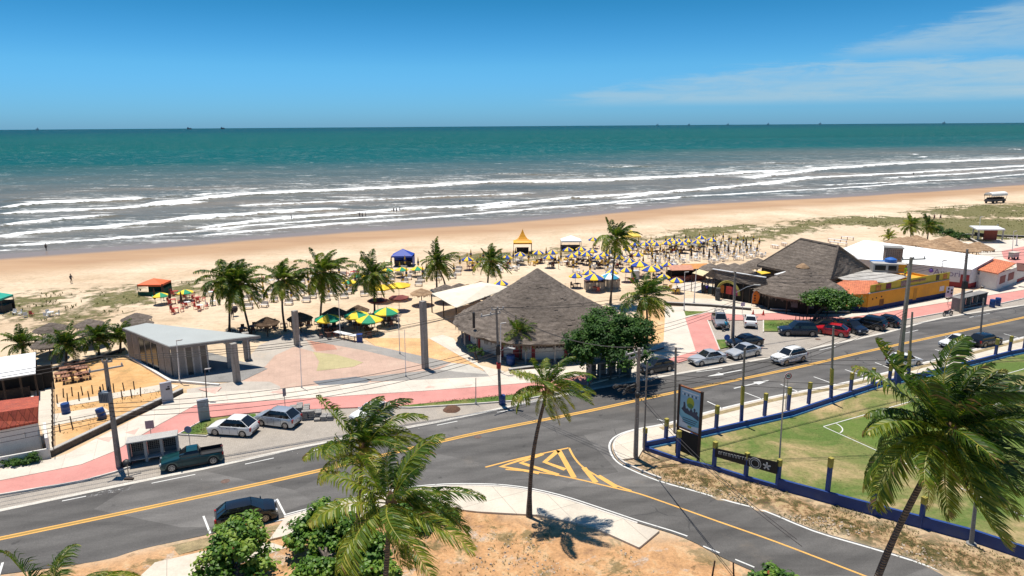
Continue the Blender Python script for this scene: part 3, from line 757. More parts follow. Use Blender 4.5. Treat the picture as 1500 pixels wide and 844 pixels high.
slab('restaurant_path', PV([(985,420),(1012,412),(1130,438),(1112,448),(1060,432),(984,424)]), CONC, .05)
slab('far_terrace', PV([(1398,350),(1500,345),(1600,342),(1600,400),(1500,395),(1455,385),(1400,352)]), CONC, .1)
slab('cycle_path', PV([(1467,368),(1500,361),(1600,350),(1600,400),(1500,392),(1470,378)], ZS), PINK, .13)
slab('yard_path', PV([(85,597),(82,591),(245,562),(262,565),(250,571)]), CONC2, .03)
slab('yard_slab', PV([(73,625),(78,607),(150,596),(166,606),(120,616)]), CONC2, .035)
slab('yard_passage', PV([(50,590),(55,545),(76,542),(78,668),(72,672)]), CONC2, .03)

# playing field ---------------------------------------------------------
m, nt, b = newmat('pitch grass'); p = pos(nt)
c = ramp(nt, noise(nt, p, .13, 9, .66, .5), [(.37, (.46, .33, .17)), (.44, (.32, .25, .12)), (.51, (.185, .19, .065)), (.6, (.10, .15, .035))])
c = mix(nt, .8, c, ramp(nt, noise(nt, p, 4, 7, .75), [(.3, .6), (.5, 1), (.7, 1.3)]), 'MULTIPLY')
L(nt, c, b.inputs['Base Color']); b.inputs['Roughness'].default_value = .95; b.inputs['Specular IOR Level'].default_value = .15
bump(nt, noise(nt, p, 9, 6, .75), .8, .05, b)
fr = ext(PV([(947,660),(1023,641),(1160,609),(1287,570),(1354,555),(1476,524),(1500,518)]), None, 60)
fl = ext(PV([(945,660),(990,676),(1046,690),(1138,716),(1210,735),(1318,765),(1422,792),(1500,819)]), None, 25)
slab('playing_field', fr+fl[::-1], m, .02, -.03)
m2, nt, b = newmat('pitch green'); p = pos(nt)
c = ramp(nt, noise(nt, p, .3, 7, .6), [(.3, (.17, .19, .06)), (.6, (.10, .155, .03))])
c = mix(nt, .8, c, ramp(nt, noise(nt, p, 5, 7, .75), [(.3, .65), (.5, 1), (.7, 1.3)]), 'MULTIPLY'); L(nt, c, b.inputs['Base Color']); b.inputs['Roughness'].default_value = .95; b.inputs['Specular IOR Level'].default_value = .15
K0 = G(1206,625,.03).xy; K1 = G(1345,585,.03).xy; K2 = G(1300,663,.03).xy
e1 = (K1-K0).normalized(); e2 = (K2-K0).normalized()
e2 = (e2-e1*e2.dot(e1)).normalized()
pt = lambda a, b_: K0+e1*a+e2*b_
slab('pitch_green', [pt(.5, .3), pt(24, .3), pt(24, 22), pt(.5, 22)], m2, .026, -.02)
wl = MB(); strip(wl, [pt(0, 0), pt(40, 0)], -.045, .045, .036); strip(wl, [pt(0, .07), pt(0, 20)], -.045, .045, .036)
strip(wl, [pt(1.6*math.cos(t), 1.6*math.sin(t)) for t in [R(a) for a in range(4, 88, 6)]], -.05, .05, .038)
struct('pitch_lines', wl, WPAINT)

mh = MB()
for x, y in ((1198, 497), (700, 640), (330, 705), (1010, 570)):
    q = G(x, y, .03); mh.prism([(q.x+.34*math.cos(2*math.pi*k/20), q.y+.34*math.sin(2*math.pi*k/20)) for k in range(20)], .027, .036)
struct('manhole_cover', mh, mat('rusty iron', (.13, .08, .06), .8, var=.4, scale=5))
# ================================================================== PLANTS
def leafmat(name, stops, rough=.45, trans=.25, spec=.5):
    m, nt, b = newmat(name); a = attr(nt, 'tone'); p = pos(nt)
    f = mth(nt, 'ADD', a.outputs['Fac'], mth(nt, 'MULTIPLY', mth(nt, 'SUBTRACT', noise(nt, p, 2.5, 3), .5), .14))
    c = ramp(nt, f, stops); L(nt, c, b.inputs['Base Color'])
    b.inputs['Roughness'].default_value = rough; b.inputs['Specular IOR Level'].default_value = spec
    t = N(nt, 'ShaderNodeBsdfTranslucent'); L(nt, mix(nt, 1.0, c, (1.5, 1.6, .7), 'MULTIPLY'), t.inputs[0])
    mx = N(nt, 'ShaderNodeMixShader'); mx.inputs[0].default_value = trans
    L(nt, b.outputs[0], mx.inputs[1]); L(nt, t.outputs[0], mx.inputs[2]); L(nt, mx.outputs[0], nt.nodes['Material Output'].inputs[0]); return m
PALM = leafmat('palm leaf', [(0, (.010, .026, .006)), (.22, (.024, .055, .008)), (.47, (.070, .135, .012)), (.70, (.24, .27, .025)), (.84, (.40, .36, .08)), (.93, (.25, .16, .07)), (1, (.14, .085, .045))], .45, .34, .35)
LEAF = leafmat('broad leaf', [(0, (.018, .050, .010)), (.4, (.045, .115, .012)), (.7, (.11, .215, .02)), (.9, (.22, .30, .04)), (.96, (.30, .08, .03)), (1, (.30, .07, .03))], .5, .2, .35)
LEAFD = leafmat('dark leaf', [(0, (.012, .034, .008)), (.4, (.032, .085, .012)), (.75, (.075, .155, .02)), (1, (.10, .15, .03))], .62, .15, .25)
m, nt, b = newmat('palm bark'); p = pos(nt, 0, (1, 1, 4))
c = ramp(nt, noise(nt, p, 3, 5, .7), [(.3, (.05, .038, .03)), (.5, (.10, .08, .065)), (.7, (.19, .16, .13))]); L(nt, c, b.inputs['Base Color']); b.inputs['Roughness'].default_value = .95
wv_ = N(nt, 'ShaderNodeTexWave', wave_type='BANDS', bands_direction='Z'); wv_.inputs['Scale'].default_value = 2.2; wv_.inputs['Distortion'].default_value = 1.5; wv_.inputs['Detail'].default_value = 3; L(nt, pos(nt), wv_.inputs['Vector'])
L(nt, mix(nt, .6, c, ramp(nt, wv_.outputs['Fac'], [(.1, .5), (.5, 1.0), (.9, 1.35)]), 'MULTIPLY'), b.inputs['Base Color'])
bump(nt, wv_.outputs['Fac'], .8, .05, b); BARK = m
HUSK = mat('palm fibre', (.16, .10, .055), .95, var=.4, scale=5, fine=.6)

COCO = mat('green coconut', (.16, .17, .03), .5, var=.4, scale=3)
class LB(MB):
    def __init__(s): super().__init__(); s.t = []
    def leaf(s, pts_w, side, tone):
        """ribbon along points with half widths"""
        o = len(s.v)
        for p_, w_ in pts_w:
            s.v.append(tuple(p_-side*w_)); s.v.append(tuple(p_+side*w_)); s.t += [tone, tone]
        for i in range(len(pts_w)-1):
            s.f.append((o+2*i, o+2*i+1, o+2*i+3, o+2*i+2))
    def mesh(s, name, off=(0,0,0)):
        me = bpy.data.meshes.new(name)
        me.from_pydata([(x-off[0], y-off[1], z-off[2]) for x, y, z in s.v], [], s.f)
        t = s.t+[.5]*(len(s.v)-len(s.t)); a = me.attributes.new('tone', 'FLOAT', 'POINT'); a.data.foreach_set('value', t)
        me.update(); return me

WIND = Vector((1.0, -.25, .05)).normalized()
def frond(lb, c, az_, el_, Lf, rnd, nl=46, wind=.5, grav=.9, wid=.045, tone=.3, dead=False, npts=14, stiff=1.0):
    d = Vector((math.cos(az_)*math.cos(el_), math.sin(az_)*math.cos(el_), math.sin(el_)))
    pts = [Vector(c)]; ds = Lf/npts; dirs = [d.copy()]
    for i in range(npts):
        t = (i+1)/npts
        d = (d+(Vector((0, 0, -1))*grav*(.25+1.3*t)+WIND*wind*(.15+1.4*t))*ds/Lf*1.15/stiff).normalized()
        pts.append(pts[-1]+d*ds); dirs.append(d.copy())
    def at(t):
        x = t*npts; i = min(int(x), npts-1); f = x-i; return pts[i].lerp(pts[i+1], f), dirs[i].lerp(dirs[i+1], f).normalized()
    # rachis
    s0 = dirs[0].cross(Vector((0, 0, 1)));  s0 = s0.normalized() if s0.length > .05 else Vector((1, 0, 0))
    rt = .96 if dead else .60+.24*rnd.random()
    roll = rnd.uniform(-.35, .35)
    lb.leaf([(pts[i]+Vector((0, 0, .012)), (.055*(1-i/npts)+.012)*Lf/5) for i in range(npts+1)], s0, rt)
    up0 = s0.cross(dirs[0]).normalized()
    lb.leaf([(pts[i], (.04*(1-i/npts)+.01)*Lf/5) for i in range(npts+1)], up0, rt)
    for k in range(nl):
        t = .14+.86*(k+rnd.random()*.6)/nl
        p_, d_ = at(min(t, .999))
        s_ = d_.cross(Vector((0, 0, 1))); s_ = s_.normalized() if s_.length > .08 else s0
        n_ = s_.cross(d_).normalized()
        for sg in (-1, 1):
            ll = Lf*(.255*(math.sin(math.pi*min(1, (.12+.88*t)))**.55)+.03)*rnd.uniform(.85, 1.1)
            if dead: ll *= .7
            a_ = (s_*sg*math.cos(roll*sg+.25)+n_*math.sin(.25+roll*sg)*.8+d_*(.45+.75*t)).normalized()
            a2 = (a_+Vector((0, 0, -1))*rnd.uniform(.35, .8)*(1.5 if dead else 1)+WIND*wind*rnd.uniform(.5, 1.0)).normalized()
            a3 = (a2+Vector((0, 0, -1))*rnd.uniform(.5, 1.2)+WIND*wind*.7).normalized()
            q1 = p_+a_*ll*.35; q2 = q1+a2*ll*.35; q3 = q2+a3*ll*.3
            w_ = wid*Lf/5; sd_ = (d_*.8+n_*rnd.uniform(-.6, .6)).normalized()
            tn = tone+rnd.uniform(-.12, .16)+(.06 if t > .85 else 0)
            if rnd.random() < .05 or (t > .9 and rnd.random() < .3): tn = rnd.uniform(.8, 1)
            if rnd.random() < .06: continue
            lb.leaf([(p_, w_*.35), (q1, w_), (q2, w_*.75), (q3, w_*.12)], sd_, tn)

def palm(label, base, crown, Lf=4.0, nf=24, nl=40, seed=1, r0=.16, name='palm_tree', group=None, bend=0.3, wind=.85, low=-35, wid=.05, dead=3, tone=.28, extra=None, spread=1.0):
    rnd = random.Random(seed); base = Vector(base); crown = Vector(crown)
    T = thing(name, label, 'palm tree', tuple(base), 0, group)
    tr = MB(); n = 12; pts = []; rs = []
    for i in range(n+1):
        t = i/n; q = base.lerp(crown, t); off = math.sin(math.pi*t)*bend
        q = q+Vector((-off, off*.2, 0)); 
        if i == 0: q.z -= .3
        pts.append(q); rs.append(r0*(1.5-.5*min(1, t*6)) * (1-.35*t)*(1+.05*rnd.uniform(-1, 1)))
    tr.tube(pts, rs, 9); part(T, 'trunk', tr, BARK, smooth=50)
    lb = LB()
    if nl < 50: nf = int(nf*1.9); wid *= 1.25
    for i in range(nf):
        f = i/(nf-1); az_ = i*2.39996+rnd.uniform(-.45, .45)
        el_ = R(78-(78-low)*f**.95+rnd.uniform(-13, 13)); el_ = max(el_, R(-65))
        l = Lf*rnd.uniform(.72, 1.12)*(.72 if f < .12 else 1)*(.9 if f > .8 else 1)
        away = max(0, -math.cos(az_))   # windward side gets pushed up and over
        frond(lb, crown+Vector((0, 0, .15*(1-f)))+Vector((math.cos(az_), math.sin(az_), 0))*.1, az_, el_+away*.15, l, rnd, nl, wind*(.6+.6*rnd.random()), (.7+.95*f)*rnd.uniform(.8, 1.3), wid, tone+.26*f+rnd.uniform(-.14, .18), stiff=1.1)  # tone mixes leaf age with lit and shaded contrast put into the colour
    for i in range(dead):
        az_ = rnd.uniform(0, 6.28)
        frond(lb, crown+Vector((0, 0, -.15)), az_, R(-48+rnd.uniform(-20, 20)), Lf*rnd.uniform(.6, .85), rnd, int(nl*.6), wind*.3, 2.2, wid*.8, .80+rnd.uniform(-.14, .12), dead=True)
    if extra:
        for az_, el_, l, tn in extra:
            frond(lb, crown, R(az_), R(el_), l, rnd, nl, wind*.6, .75, wid, tn)
    part(T, 'crown', lb, PALM)
    fb = MB(); fb.lathe([(.02, -.55), (r0*1.1, -.4), (r0*1.7, 0), (r0*1.3, .35), (.04, .7)], crown, 8, .03); part(T, 'fibre', fb, HUSK, smooth=60)
    for k in range(rnd.randint(4, 8) if nl > 30 else 0):
        a = rnd.uniform(0, 6.28); cb = MB(); rr_ = r0*1.9; cb.lathe([(.02, -.15), (.10, -.09), (.13, 0), (.10, .10), (.02, .15)], crown+Vector((rr_*math.cos(a), rr_*math.sin(a), -.12-rnd.random()*.35)), 8); part(T, 'coconut', cb, COCO, smooth=70)
    return T

def PT(b, c): return VT(b, c)
rndg = random.Random(11)
def pp(label, b, c, **kw):
    B, C = PT(b, c); return palm(label, B, C, **kw)
# big palms nearest the camera
pp('tall palm leaning left at right edge over blue wall, large windblown crown', (1256,930), (1392,632), Lf=5.6, nf=36, nl=74, seed=5, r0=.20, bend=.35, wind=1.0, wid=.05, low=-38, dead=2, tone=.2,
   extra=[(150,38,5.3,.5),(186,22,5.0,.52),(215,5,4.8,.5),(250,-10,4.6,.5),(280,-25,4.6,.55),(5,35,5.4,.2),(30,50,5.2,.15),(340,10,5,.4)])
pp('front palm of pair beside near road bend, wide crown, lower trunk in bushes', (561,985), (573,738), Lf=4.1, nf=19, nl=58, seed=8, r0=.17, bend=.1, wind=1.0, wid=.054, low=-32, dead=1, tone=.3,
   extra=[(200,20,4.0,.60),(165,30,3.9,.58),(225,-5,4.0,.6),(330,0,4.7,.55),(300,-20,4.2,.55),(10,20,4.5,.35)])
pp('rear palm of pair beside near road bend, narrow crown in front of road', (522,905), (532,658), Lf=3.5, nf=20, nl=56, seed=13, r0=.16, bend=.15, wind=1.2, wid=.056, low=10, dead=1, tone=.25,
   extra=[(185,15,3.2,.60),(200,-5,2.9,.58)])
pp('lone slim curved palm on near pavement, casting shadow on sand', (775,757), (803,568), Lf=3.1, nf=19, nl=52, seed=21, r0=.17, bend=.35, wind=1.2, wid=.056, low=-30, dead=4, tone=.3,
   extra=[(180,35,2.9,.62),(350,-5,3.2,.35),(200,10,2.6,.6)])
pp('palm top rising from bottom left corner below camera', (78,1030), (84,898), Lf=3.6, nf=18, nl=66, seed=30, r0=.15, bend=.0, wind=.9, wid=.04, low=0, dead=0, tone=.35)
# row along the beach
pp('left palm of twin pair behind grey pavilion, upright trunk', (336,487), (334,410), Lf=4.1, nf=22, nl=40, seed=41, bend=-.1, low=-45, wid=.06)
pp('right palm of twin pair behind grey pavilion, trunk slanting left', (367,489), (351,418), Lf=4.1, nf=20, nl=40, seed=42, bend=.1, low=-45, wid=.06)
pp('slim palm between twin pair and tall beach palm, base in shaded tables', (418,485), (415,412), Lf=3.8, nf=20, nl=40, seed=43, bend=.3, low=-50, wid=.06)
pp('tall full palm standing over thatched sunshades beside grey pillar', (469,478), (475,400), Lf=4.4, nf=23, nl=42, seed=44, bend=.1, low=-55, wid=.06, dead=5)
pp('upright palm behind green and yellow parasols, hanging dead fronds', (549,462), (547,404), Lf=3.9, nf=21, nl=40, seed=45, bend=.0, low=-50, wid=.06, dead=5)
pp('palm with straight trunk next to tan thatched sunshade near blue tent', (640,427), (640,385), Lf=3.9, nf=18, nl=36, seed=46, bend=.05, low=-40, wid=.065)
pp('palm with leaning trunk crossing its straight neighbour near blue tent', (654,427), (642,392), Lf=3.2, nf=8, nl=30, seed=47, bend=-.2, low=-40, wid=.065, dead=1)
pp('palm behind white canvas awning left of thatched cone roof', (714,420), (719,384), Lf=3.7, nf=20, nl=36, seed=48, bend=.1, low=-45, wid=.065)
pp('tallest beach palm, thin trunk rising behind thatched cone roof', (894,447), (903,350), Lf=3.8, nf=19, nl=40, seed=49, bend=.05, low=-40, wid=.06, r0=.17)
pp('palm right of big dark green tree beside pale promenade', (948,508), (946,436), Lf=3.8, nf=21, nl=40, seed=50, bend=-.1, low=-45, wid=.055)
pp('small palm in front of thatched restaurant red columns', (762,529), (761,489), Lf=2.6, nf=17, nl=36, seed=51, bend=.0, low=-30, wid=.05, r0=.13, dead=1)
for (b_, c_, l_, s_, lab) in (((33,522),(33,505),2.3,60,'short young palm directly behind white shed roof'), ((97,534),(97,506),2.7,61,'bushy low palm left of its neighbours in front of grey thatched sunshades'),
                              ((145,521),(144,497),2.5,62,'bushy low palm behind the stacked wooden benches plot'), ((176,517),(177,494),2.3,63,'narrow low palm touching the left end of grey pavilion')):
    pp(lab, b_, c_, Lf=l_, nf=22, nl=34, seed=s_, low=-15, wid=.07, bend=0, r0=.16, dead=0, wind=.3, tone=.22)
pp('far left palm of two in dune scrub behind tan thatched roofs', (1334,351), (1335,331), Lf=3.0, nf=18, nl=24, seed=70, low=-40, wid=.1, bend=0, tone=.4)
pp('far right palm of two in dune scrub behind tan thatched roofs', (1358,354), (1361,332), Lf=3.0, nf=18, nl=24, seed=71, low=-40, wid=.1, bend=0)
pp('tiny palm sprout beside white warehouse roof ridge', (1302,353), (1302,349), Lf=2.6, nf=12, nl=20, seed=72, low=10, wid=.1, bend=0, dead=0, tone=.5)

# broadleaf -----------------------------------------------------------------
def broad(name, label, base, lobes, leaf=.26, nclump=150, per=36, seed=1, trunk=None, m=LEAF, tone=.35, spread=.75, cat='tree', flat=.0):
    rnd = random.Random(seed); base = Vector(base); T = thing(name, label, cat, tuple(base))
    lb = LB(); tb = MB(); tot = sum(rx*ry*rz for _, (rx, ry, rz) in lobes)
    top = trunk[-1] if trunk else base+Vector((0, 0, lobes[0][0].z-base.z-lobes[0][1][2]*.6))
    if trunk: tb.tube([trunk[0]+Vector((0, 0, -.3))]+trunk[1:], [.24*(1-.45*i/(len(trunk)-1)) for i in range(len(trunk))], 8)
    else: tb.tube([base+Vector((0, 0, -.3)), base.lerp(top, .5)+Vector((.1, 0, 0)), top], [.2, .16, .12], 8)
    for c, r in lobes:
        mid = c+Vector((0, 0, -r[2]*.25)); tb.tube([top, top.lerp(mid, .5)+Vector((0, 0, .2)), mid], [.12, .08, .05], 6)
        n = max(6, int(nclump*r[0]*r[1]*r[2]/tot))
        for i in range(n):
            while True:
                v = Vector((rnd.gauss(0, 1), rnd.gauss(0, 1), rnd.gauss(0, 1))).normalized()
                if v.z > -.55+flat: break
            rr = rnd.random()**.28
            cc = c+Vector((v.x*r[0], v.y*r[1], v.z*r[2]))*rr*(1+.13*math.sin(5*v.x+3*v.z+seed))
            if rnd.random() < .25: tb.tube([mid, mid.lerp(cc, .55)+Vector((0, 0, .15)), cc], [.045, .03, .015], 5)
            tn = tone+rnd.uniform(-.22, .25); sz_ = spread*rnd.uniform(.6, 1.2)
            for k in range(per):
                o = Vector((rnd.gauss(0, .45), rnd.gauss(0, .45), rnd.gauss(0, .30)))*sz_; q = cc+o
                n_ = (Vector((0, 0, 1))*.9+o.normalized()*.9+Vector((rnd.uniform(-.6, .6), rnd.uniform(-.6, .6), rnd.uniform(-.3, .5)))).normalized()
                a = Vector((rnd.uniform(-1, 1), rnd.uniform(-1, 1), rnd.uniform(-.4, .4))); a = (a-n_*a.dot(n_)).normalized(); s_ = a.cross(n_)
                l = leaf*rnd.uniform(.7, 1.25); w_ = l*.3; t_ = min(.88, max(0, tn+rnd.uniform(-.14, .14)))
                if rnd.random() < .004: t_ = .98
                e = n_*l*.1
                lb.leaf([(q-a*l*.5, w_*.25), (q-a*l*.05+e, w_), (q+a*l*.35, w_*.85), (q+a*l*.5-e, w_*.15)], s_, t_)
    part(T, 'trunk', tb, BARK, smooth=50); part(T, 'crown', lb, m); return T
def lobe(px, py, z, rx, ry, rz): 
    return (G(px, py, z), (rx, ry, rz))
b0 = G(893, 556)
broad('almond_tree', 'wide dark green tree shading kiosk and black car beside thatched restaurant', b0,
      [lobe(893,492,5.2,3.2,3.0,2.3), lobe(862,505,4.4,2.8,2.6,1.7), lobe(925,487,5.3,2.3,2.4,1.9), lobe(880,470,6.0,2.2,2.2,1.4), lobe(848,522,3.3,1.6,1.6,1.0), lobe(912,520,3.8,2.6,2.2,1.2)], .27, 420, 46, 3, m=LEAFD, tone=.42)
b1 = G(1190, 471); t1_ = [b1, G(1195,466,1.0)+Vector((0,0,0)), G(1203,452,2.2)]
t1_ = [b1, b1+Vector((.5, .1, 1.0)), b1+Vector((1.3, .2, 2.0))]
broad('almond_tree', 'umbrella shaped green tree with slanting trunk over parked dark cars', b1,
      [lobe(1215,437,3.4,2.6,2.3,1.3), lobe(1197,440,3.2,1.9,1.8,1.0), lobe(1236,442,3.1,2.2,2.0,1.1), lobe(1216,430,4.0,2.0,1.8,.8), lobe(1226,450,2.5,2.0,1.4,.8)], .27, 230, 42, 4, trunk=t1_, tone=.4, flat=.2)
broad('almond_bush', 'bright green leafy bush in front of black hatchback at bottom left', G(350, 868), 
      [lobe(352,805,2.0,1.5,1.4,1.5), lobe(318,828,1.3,1.2,1.1,1.0), lobe(378,838,1.0,.9,1.0,.9), lobe(358,775,3.0,1.1,1.0,.9), lobe(335,790,2.2,1.2,1.0,1.0), lobe(340,850,.7,1.8,1.2,.9)], .28, 190, 46, 5, cat='bush', tone=.68, spread=.5)
broad('almond_bush', 'dense green bush left of palm pair, with a few red leaves', G(480, 850),
      [lobe(478,755,2.3,1.1,1.0,1.2), lobe(500,785,1.8,1.7,1.3,1.5), lobe(452,785,1.4,1.2,1.1,1.1), lobe(530,800,1.5,1.6,1.3,1.2), lobe(478,835,.8,2.0,1.2,1.0), lobe(545,835,.8,1.6,1.2,.9)], .28, 250, 46, 6, cat='bush', tone=.60, spread=.5)
broad('almond_bush', 'low dark green bush right of palm pair beside pale pavement', G(600, 772),
      [lobe(600,745,.8,1.2,.8,.7), lobe(632,752,.7,1.2,.8,.6), lobe(660,756,.5,.5,.5,.4), lobe(612,762,.6,1.3,.8,.6)], .25, 80, 40, 7, cat='bush', tone=.45, spread=.45)
broad('almond_bush', 'small green bush top at bottom edge beside side road', G(1128, 870),
      [lobe(1130,842,1.5,.8,.7,.6), lobe(1118,852,1.2,.6,.6,.5), lobe(1140,855,1.1,.8,.6,.6)], .25, 40, 36, 8, cat='bush', tone=.5, spread=.4)
broad('almond_bush', 'tiny green bush tip at bottom edge, right of its neighbour', G(1160, 885), [lobe(1158,855,1.4,.5,.5,.5)], .25, 14, 34, 9, cat='bush', tone=.5, spread=.35)
for lab, b_, lo_, s_ in (('small shrub against the restaurant wall between red columns', (697,527), [lobe(690,513,1.1,.7,.6,.9), lobe(703,518,.9,.7,.6,.8)], 20),
                         ('round clipped shrub by the white boundary wall, rightmost of two', (46,676), [lobe(46,671,.5,.5,.4,.5)], 21), ('spreading shrub by the white boundary wall, left of round one', (20,681), [lobe(20,678,.35,1.0,.4,.4)], 22)):
    broad('shrub', lab, G(*b_), lo_, .16, 26, 26, s_, cat='shrub', m=LEAFD, tone=.5, spread=.3)
# dark scrub at right by the far pavilion
for i, (lab, b_, r_) in enumerate((('dark green scrub bush at the corner of the far terrace wall', (1404,352), 1.6), ('dark green scrub bush left of the far terrace wall', (1390,347), 1.3), ('dark green scrub bush behind the tan thatched roofs', (1372,341), 1.2))):
    c_ = G(*b_); broad('shrub', lab, c_, [(c_+Vector((0, 0, .9)), (r_*1.4, r_, .9))], .3, 40, 26, 30+i, cat='bush', m=LEAFD, tone=.45, spread=.6)

# tufts: dune grass, verge grass (countless)
def tufts(name, n, pick, size, tone, seed):
    rnd = random.Random(seed); lb = LB()
    for i in range(n):
        r_ = pick(rnd)
        if r_ is None: continue
        q = Vector((r_[0], r_[1], r_[2] if len(r_) > 2 else 0))
        for k in range(6):
            a = rnd.uniform(0, 6.28); h = size*rnd.uniform(.5, 1.2); d = Vector((math.cos(a), math.sin(a), 0))
            s_ = Vector((-d.y, d.x, 0))
            lb.leaf([(q+d*.02, h*.09), (q+d*h*.3+Vector((0, 0, h*.7)), h*.06), (q+d*h*.75+Vector((0, 0, h*.85)), h*.015)], s_, tone+rnd.uniform(-.2, .25))
    me = lb.mesh(name); struct(name, me, GRASSM, kind='stuff')
GRASSM = leafmat('grass blade', [(0, (.05, .075, .02)), (.4, (.12, .13, .04)), (.7, (.24, .20, .09)), (1, (.38, .29, .16))], .8, .15, .2)
VP = [(a_, P(q_)) for a_, q_ in VEG]
def inpoly(x, y, poly):
    c = False; n = len(poly)
    for i in range(n):
        x0, y0 = poly[i]; x1, y1 = poly[(i+1) % n]
        if (y0 > y) != (y1 > y) and x < (x1-x0)*(y-y0)/(y1-y0)+x0: c = not c
    return c
def mk_pick(polys):
    bb = [(min(p_[0] for p_ in q), max(p_[0] for p_ in q), min(p_[1] for p_ in q), max(p_[1] for p_ in q), q) for q in polys]
    areas = [(b_[1]-b_[0])*(b_[3]-b_[2]) for b_ in bb]
    def f(rnd):
        b_ = rnd.choices(bb, areas)[0]; x = rnd.uniform(b_[0], b_[1]); y = rnd.uniform(b_[2], b_[3])
        if not inpoly(x, y, b_[4]): return None
        if mnoise.fractal(Vector((x*.22, y*.22, 3)), 1, 2, 4) < -.02: return None
        return (x, y, 0)
    return f
tufts('dune_grass', 7000, mk_pick([q for a_, q in VP]), .5, .35, 1)
tufts('verge_grass', 9000, mk_pick([P(ISLE[:4]+[(1500,838),(1380,838),(1264,800),(1120,750),(967,706)])]), .15, .55, 2)
tufts('field_grass', 9000, mk_pick([[tuple(v) for v in fr[:7]+[Vector(fl[-2]), Vector(fl[4]), Vector(fl[2]), Vector(fl[0])]]]), .08, .3, 3)
tufts('lot_weeds', 1500, mk_pick([P([(640,765),(700,760),(870,790),(960,815),(900,870),(640,900)]), P([(78,668),(80,600),(200,570),(262,572)])]), .14, .5, 4)
tufts('lawn_grass', 5000, mk_pick([P([(584,594.8),(640,589.5),(780,575.5),(812,572),(760,585),(600,596.5)]), P([(266,635),(303,613.5),(374,606),(302,637)]), P([(1119,469.5),(1164,469.5),(1166,485.5),(1119,485)])]), .10, .15, 5)
for o_ in ('lawn_grass',): bpy.data.objects[o_].location.z = .14
# rubble on the near lot and island bank
def rubble(name, polys, n, s0, s1, m_, seed):
    rnd = random.Random(seed); f = mk_pick(polys); mb = MB(); k = 0
    while k < n:
        r_ = f(rnd)
        if r_ is None: continue
        k += 1; s_ = rnd.uniform(s0, s1); o = len(mb.v)
        mb.box((r_[0], r_[1], s_*.25), (s_, s_*rnd.uniform(.5, 1), s_*.6), rnd.uniform(0, 3), rnd.uniform(.4, .8))
        for i in range(o, len(mb.v)):
            v = mb.v[i]; mb.v[i] = (v[0]+rnd.uniform(-.2, .2)*s_, v[1]+rnd.uniform(-.2, .2)*s_, v[2]+rnd.uniform(-.15, .15)*s_)
    struct(name, mb, m_, kind='stuff')
STONE = mat('pale rubble', (.44, .36, .27), .9, var=.3, scale=1.2, fine=.4)
rubble('rubble', [P([(690,780),(900,800),(960,840),(880,900),(690,900)]), P([(770,790),(830,795),(820,850),(770,850)])], 260, .04, .18, STONE, 5)
rubble('bank_stones', [P([(960,700),(1140,735),(1400,820),(1380,835),(1120,745)])], 260, .05, .2, STONE, 6)
rubble('litter', [P([(0,700),(300,640),(640,600),(640,640),(0,760)]), P([(100,800),(420,740),(640,690),(900,640),(900,670),(640,705)])], 60, .03, .1, mat('litter', (.7, .68, .62), .8), 7)
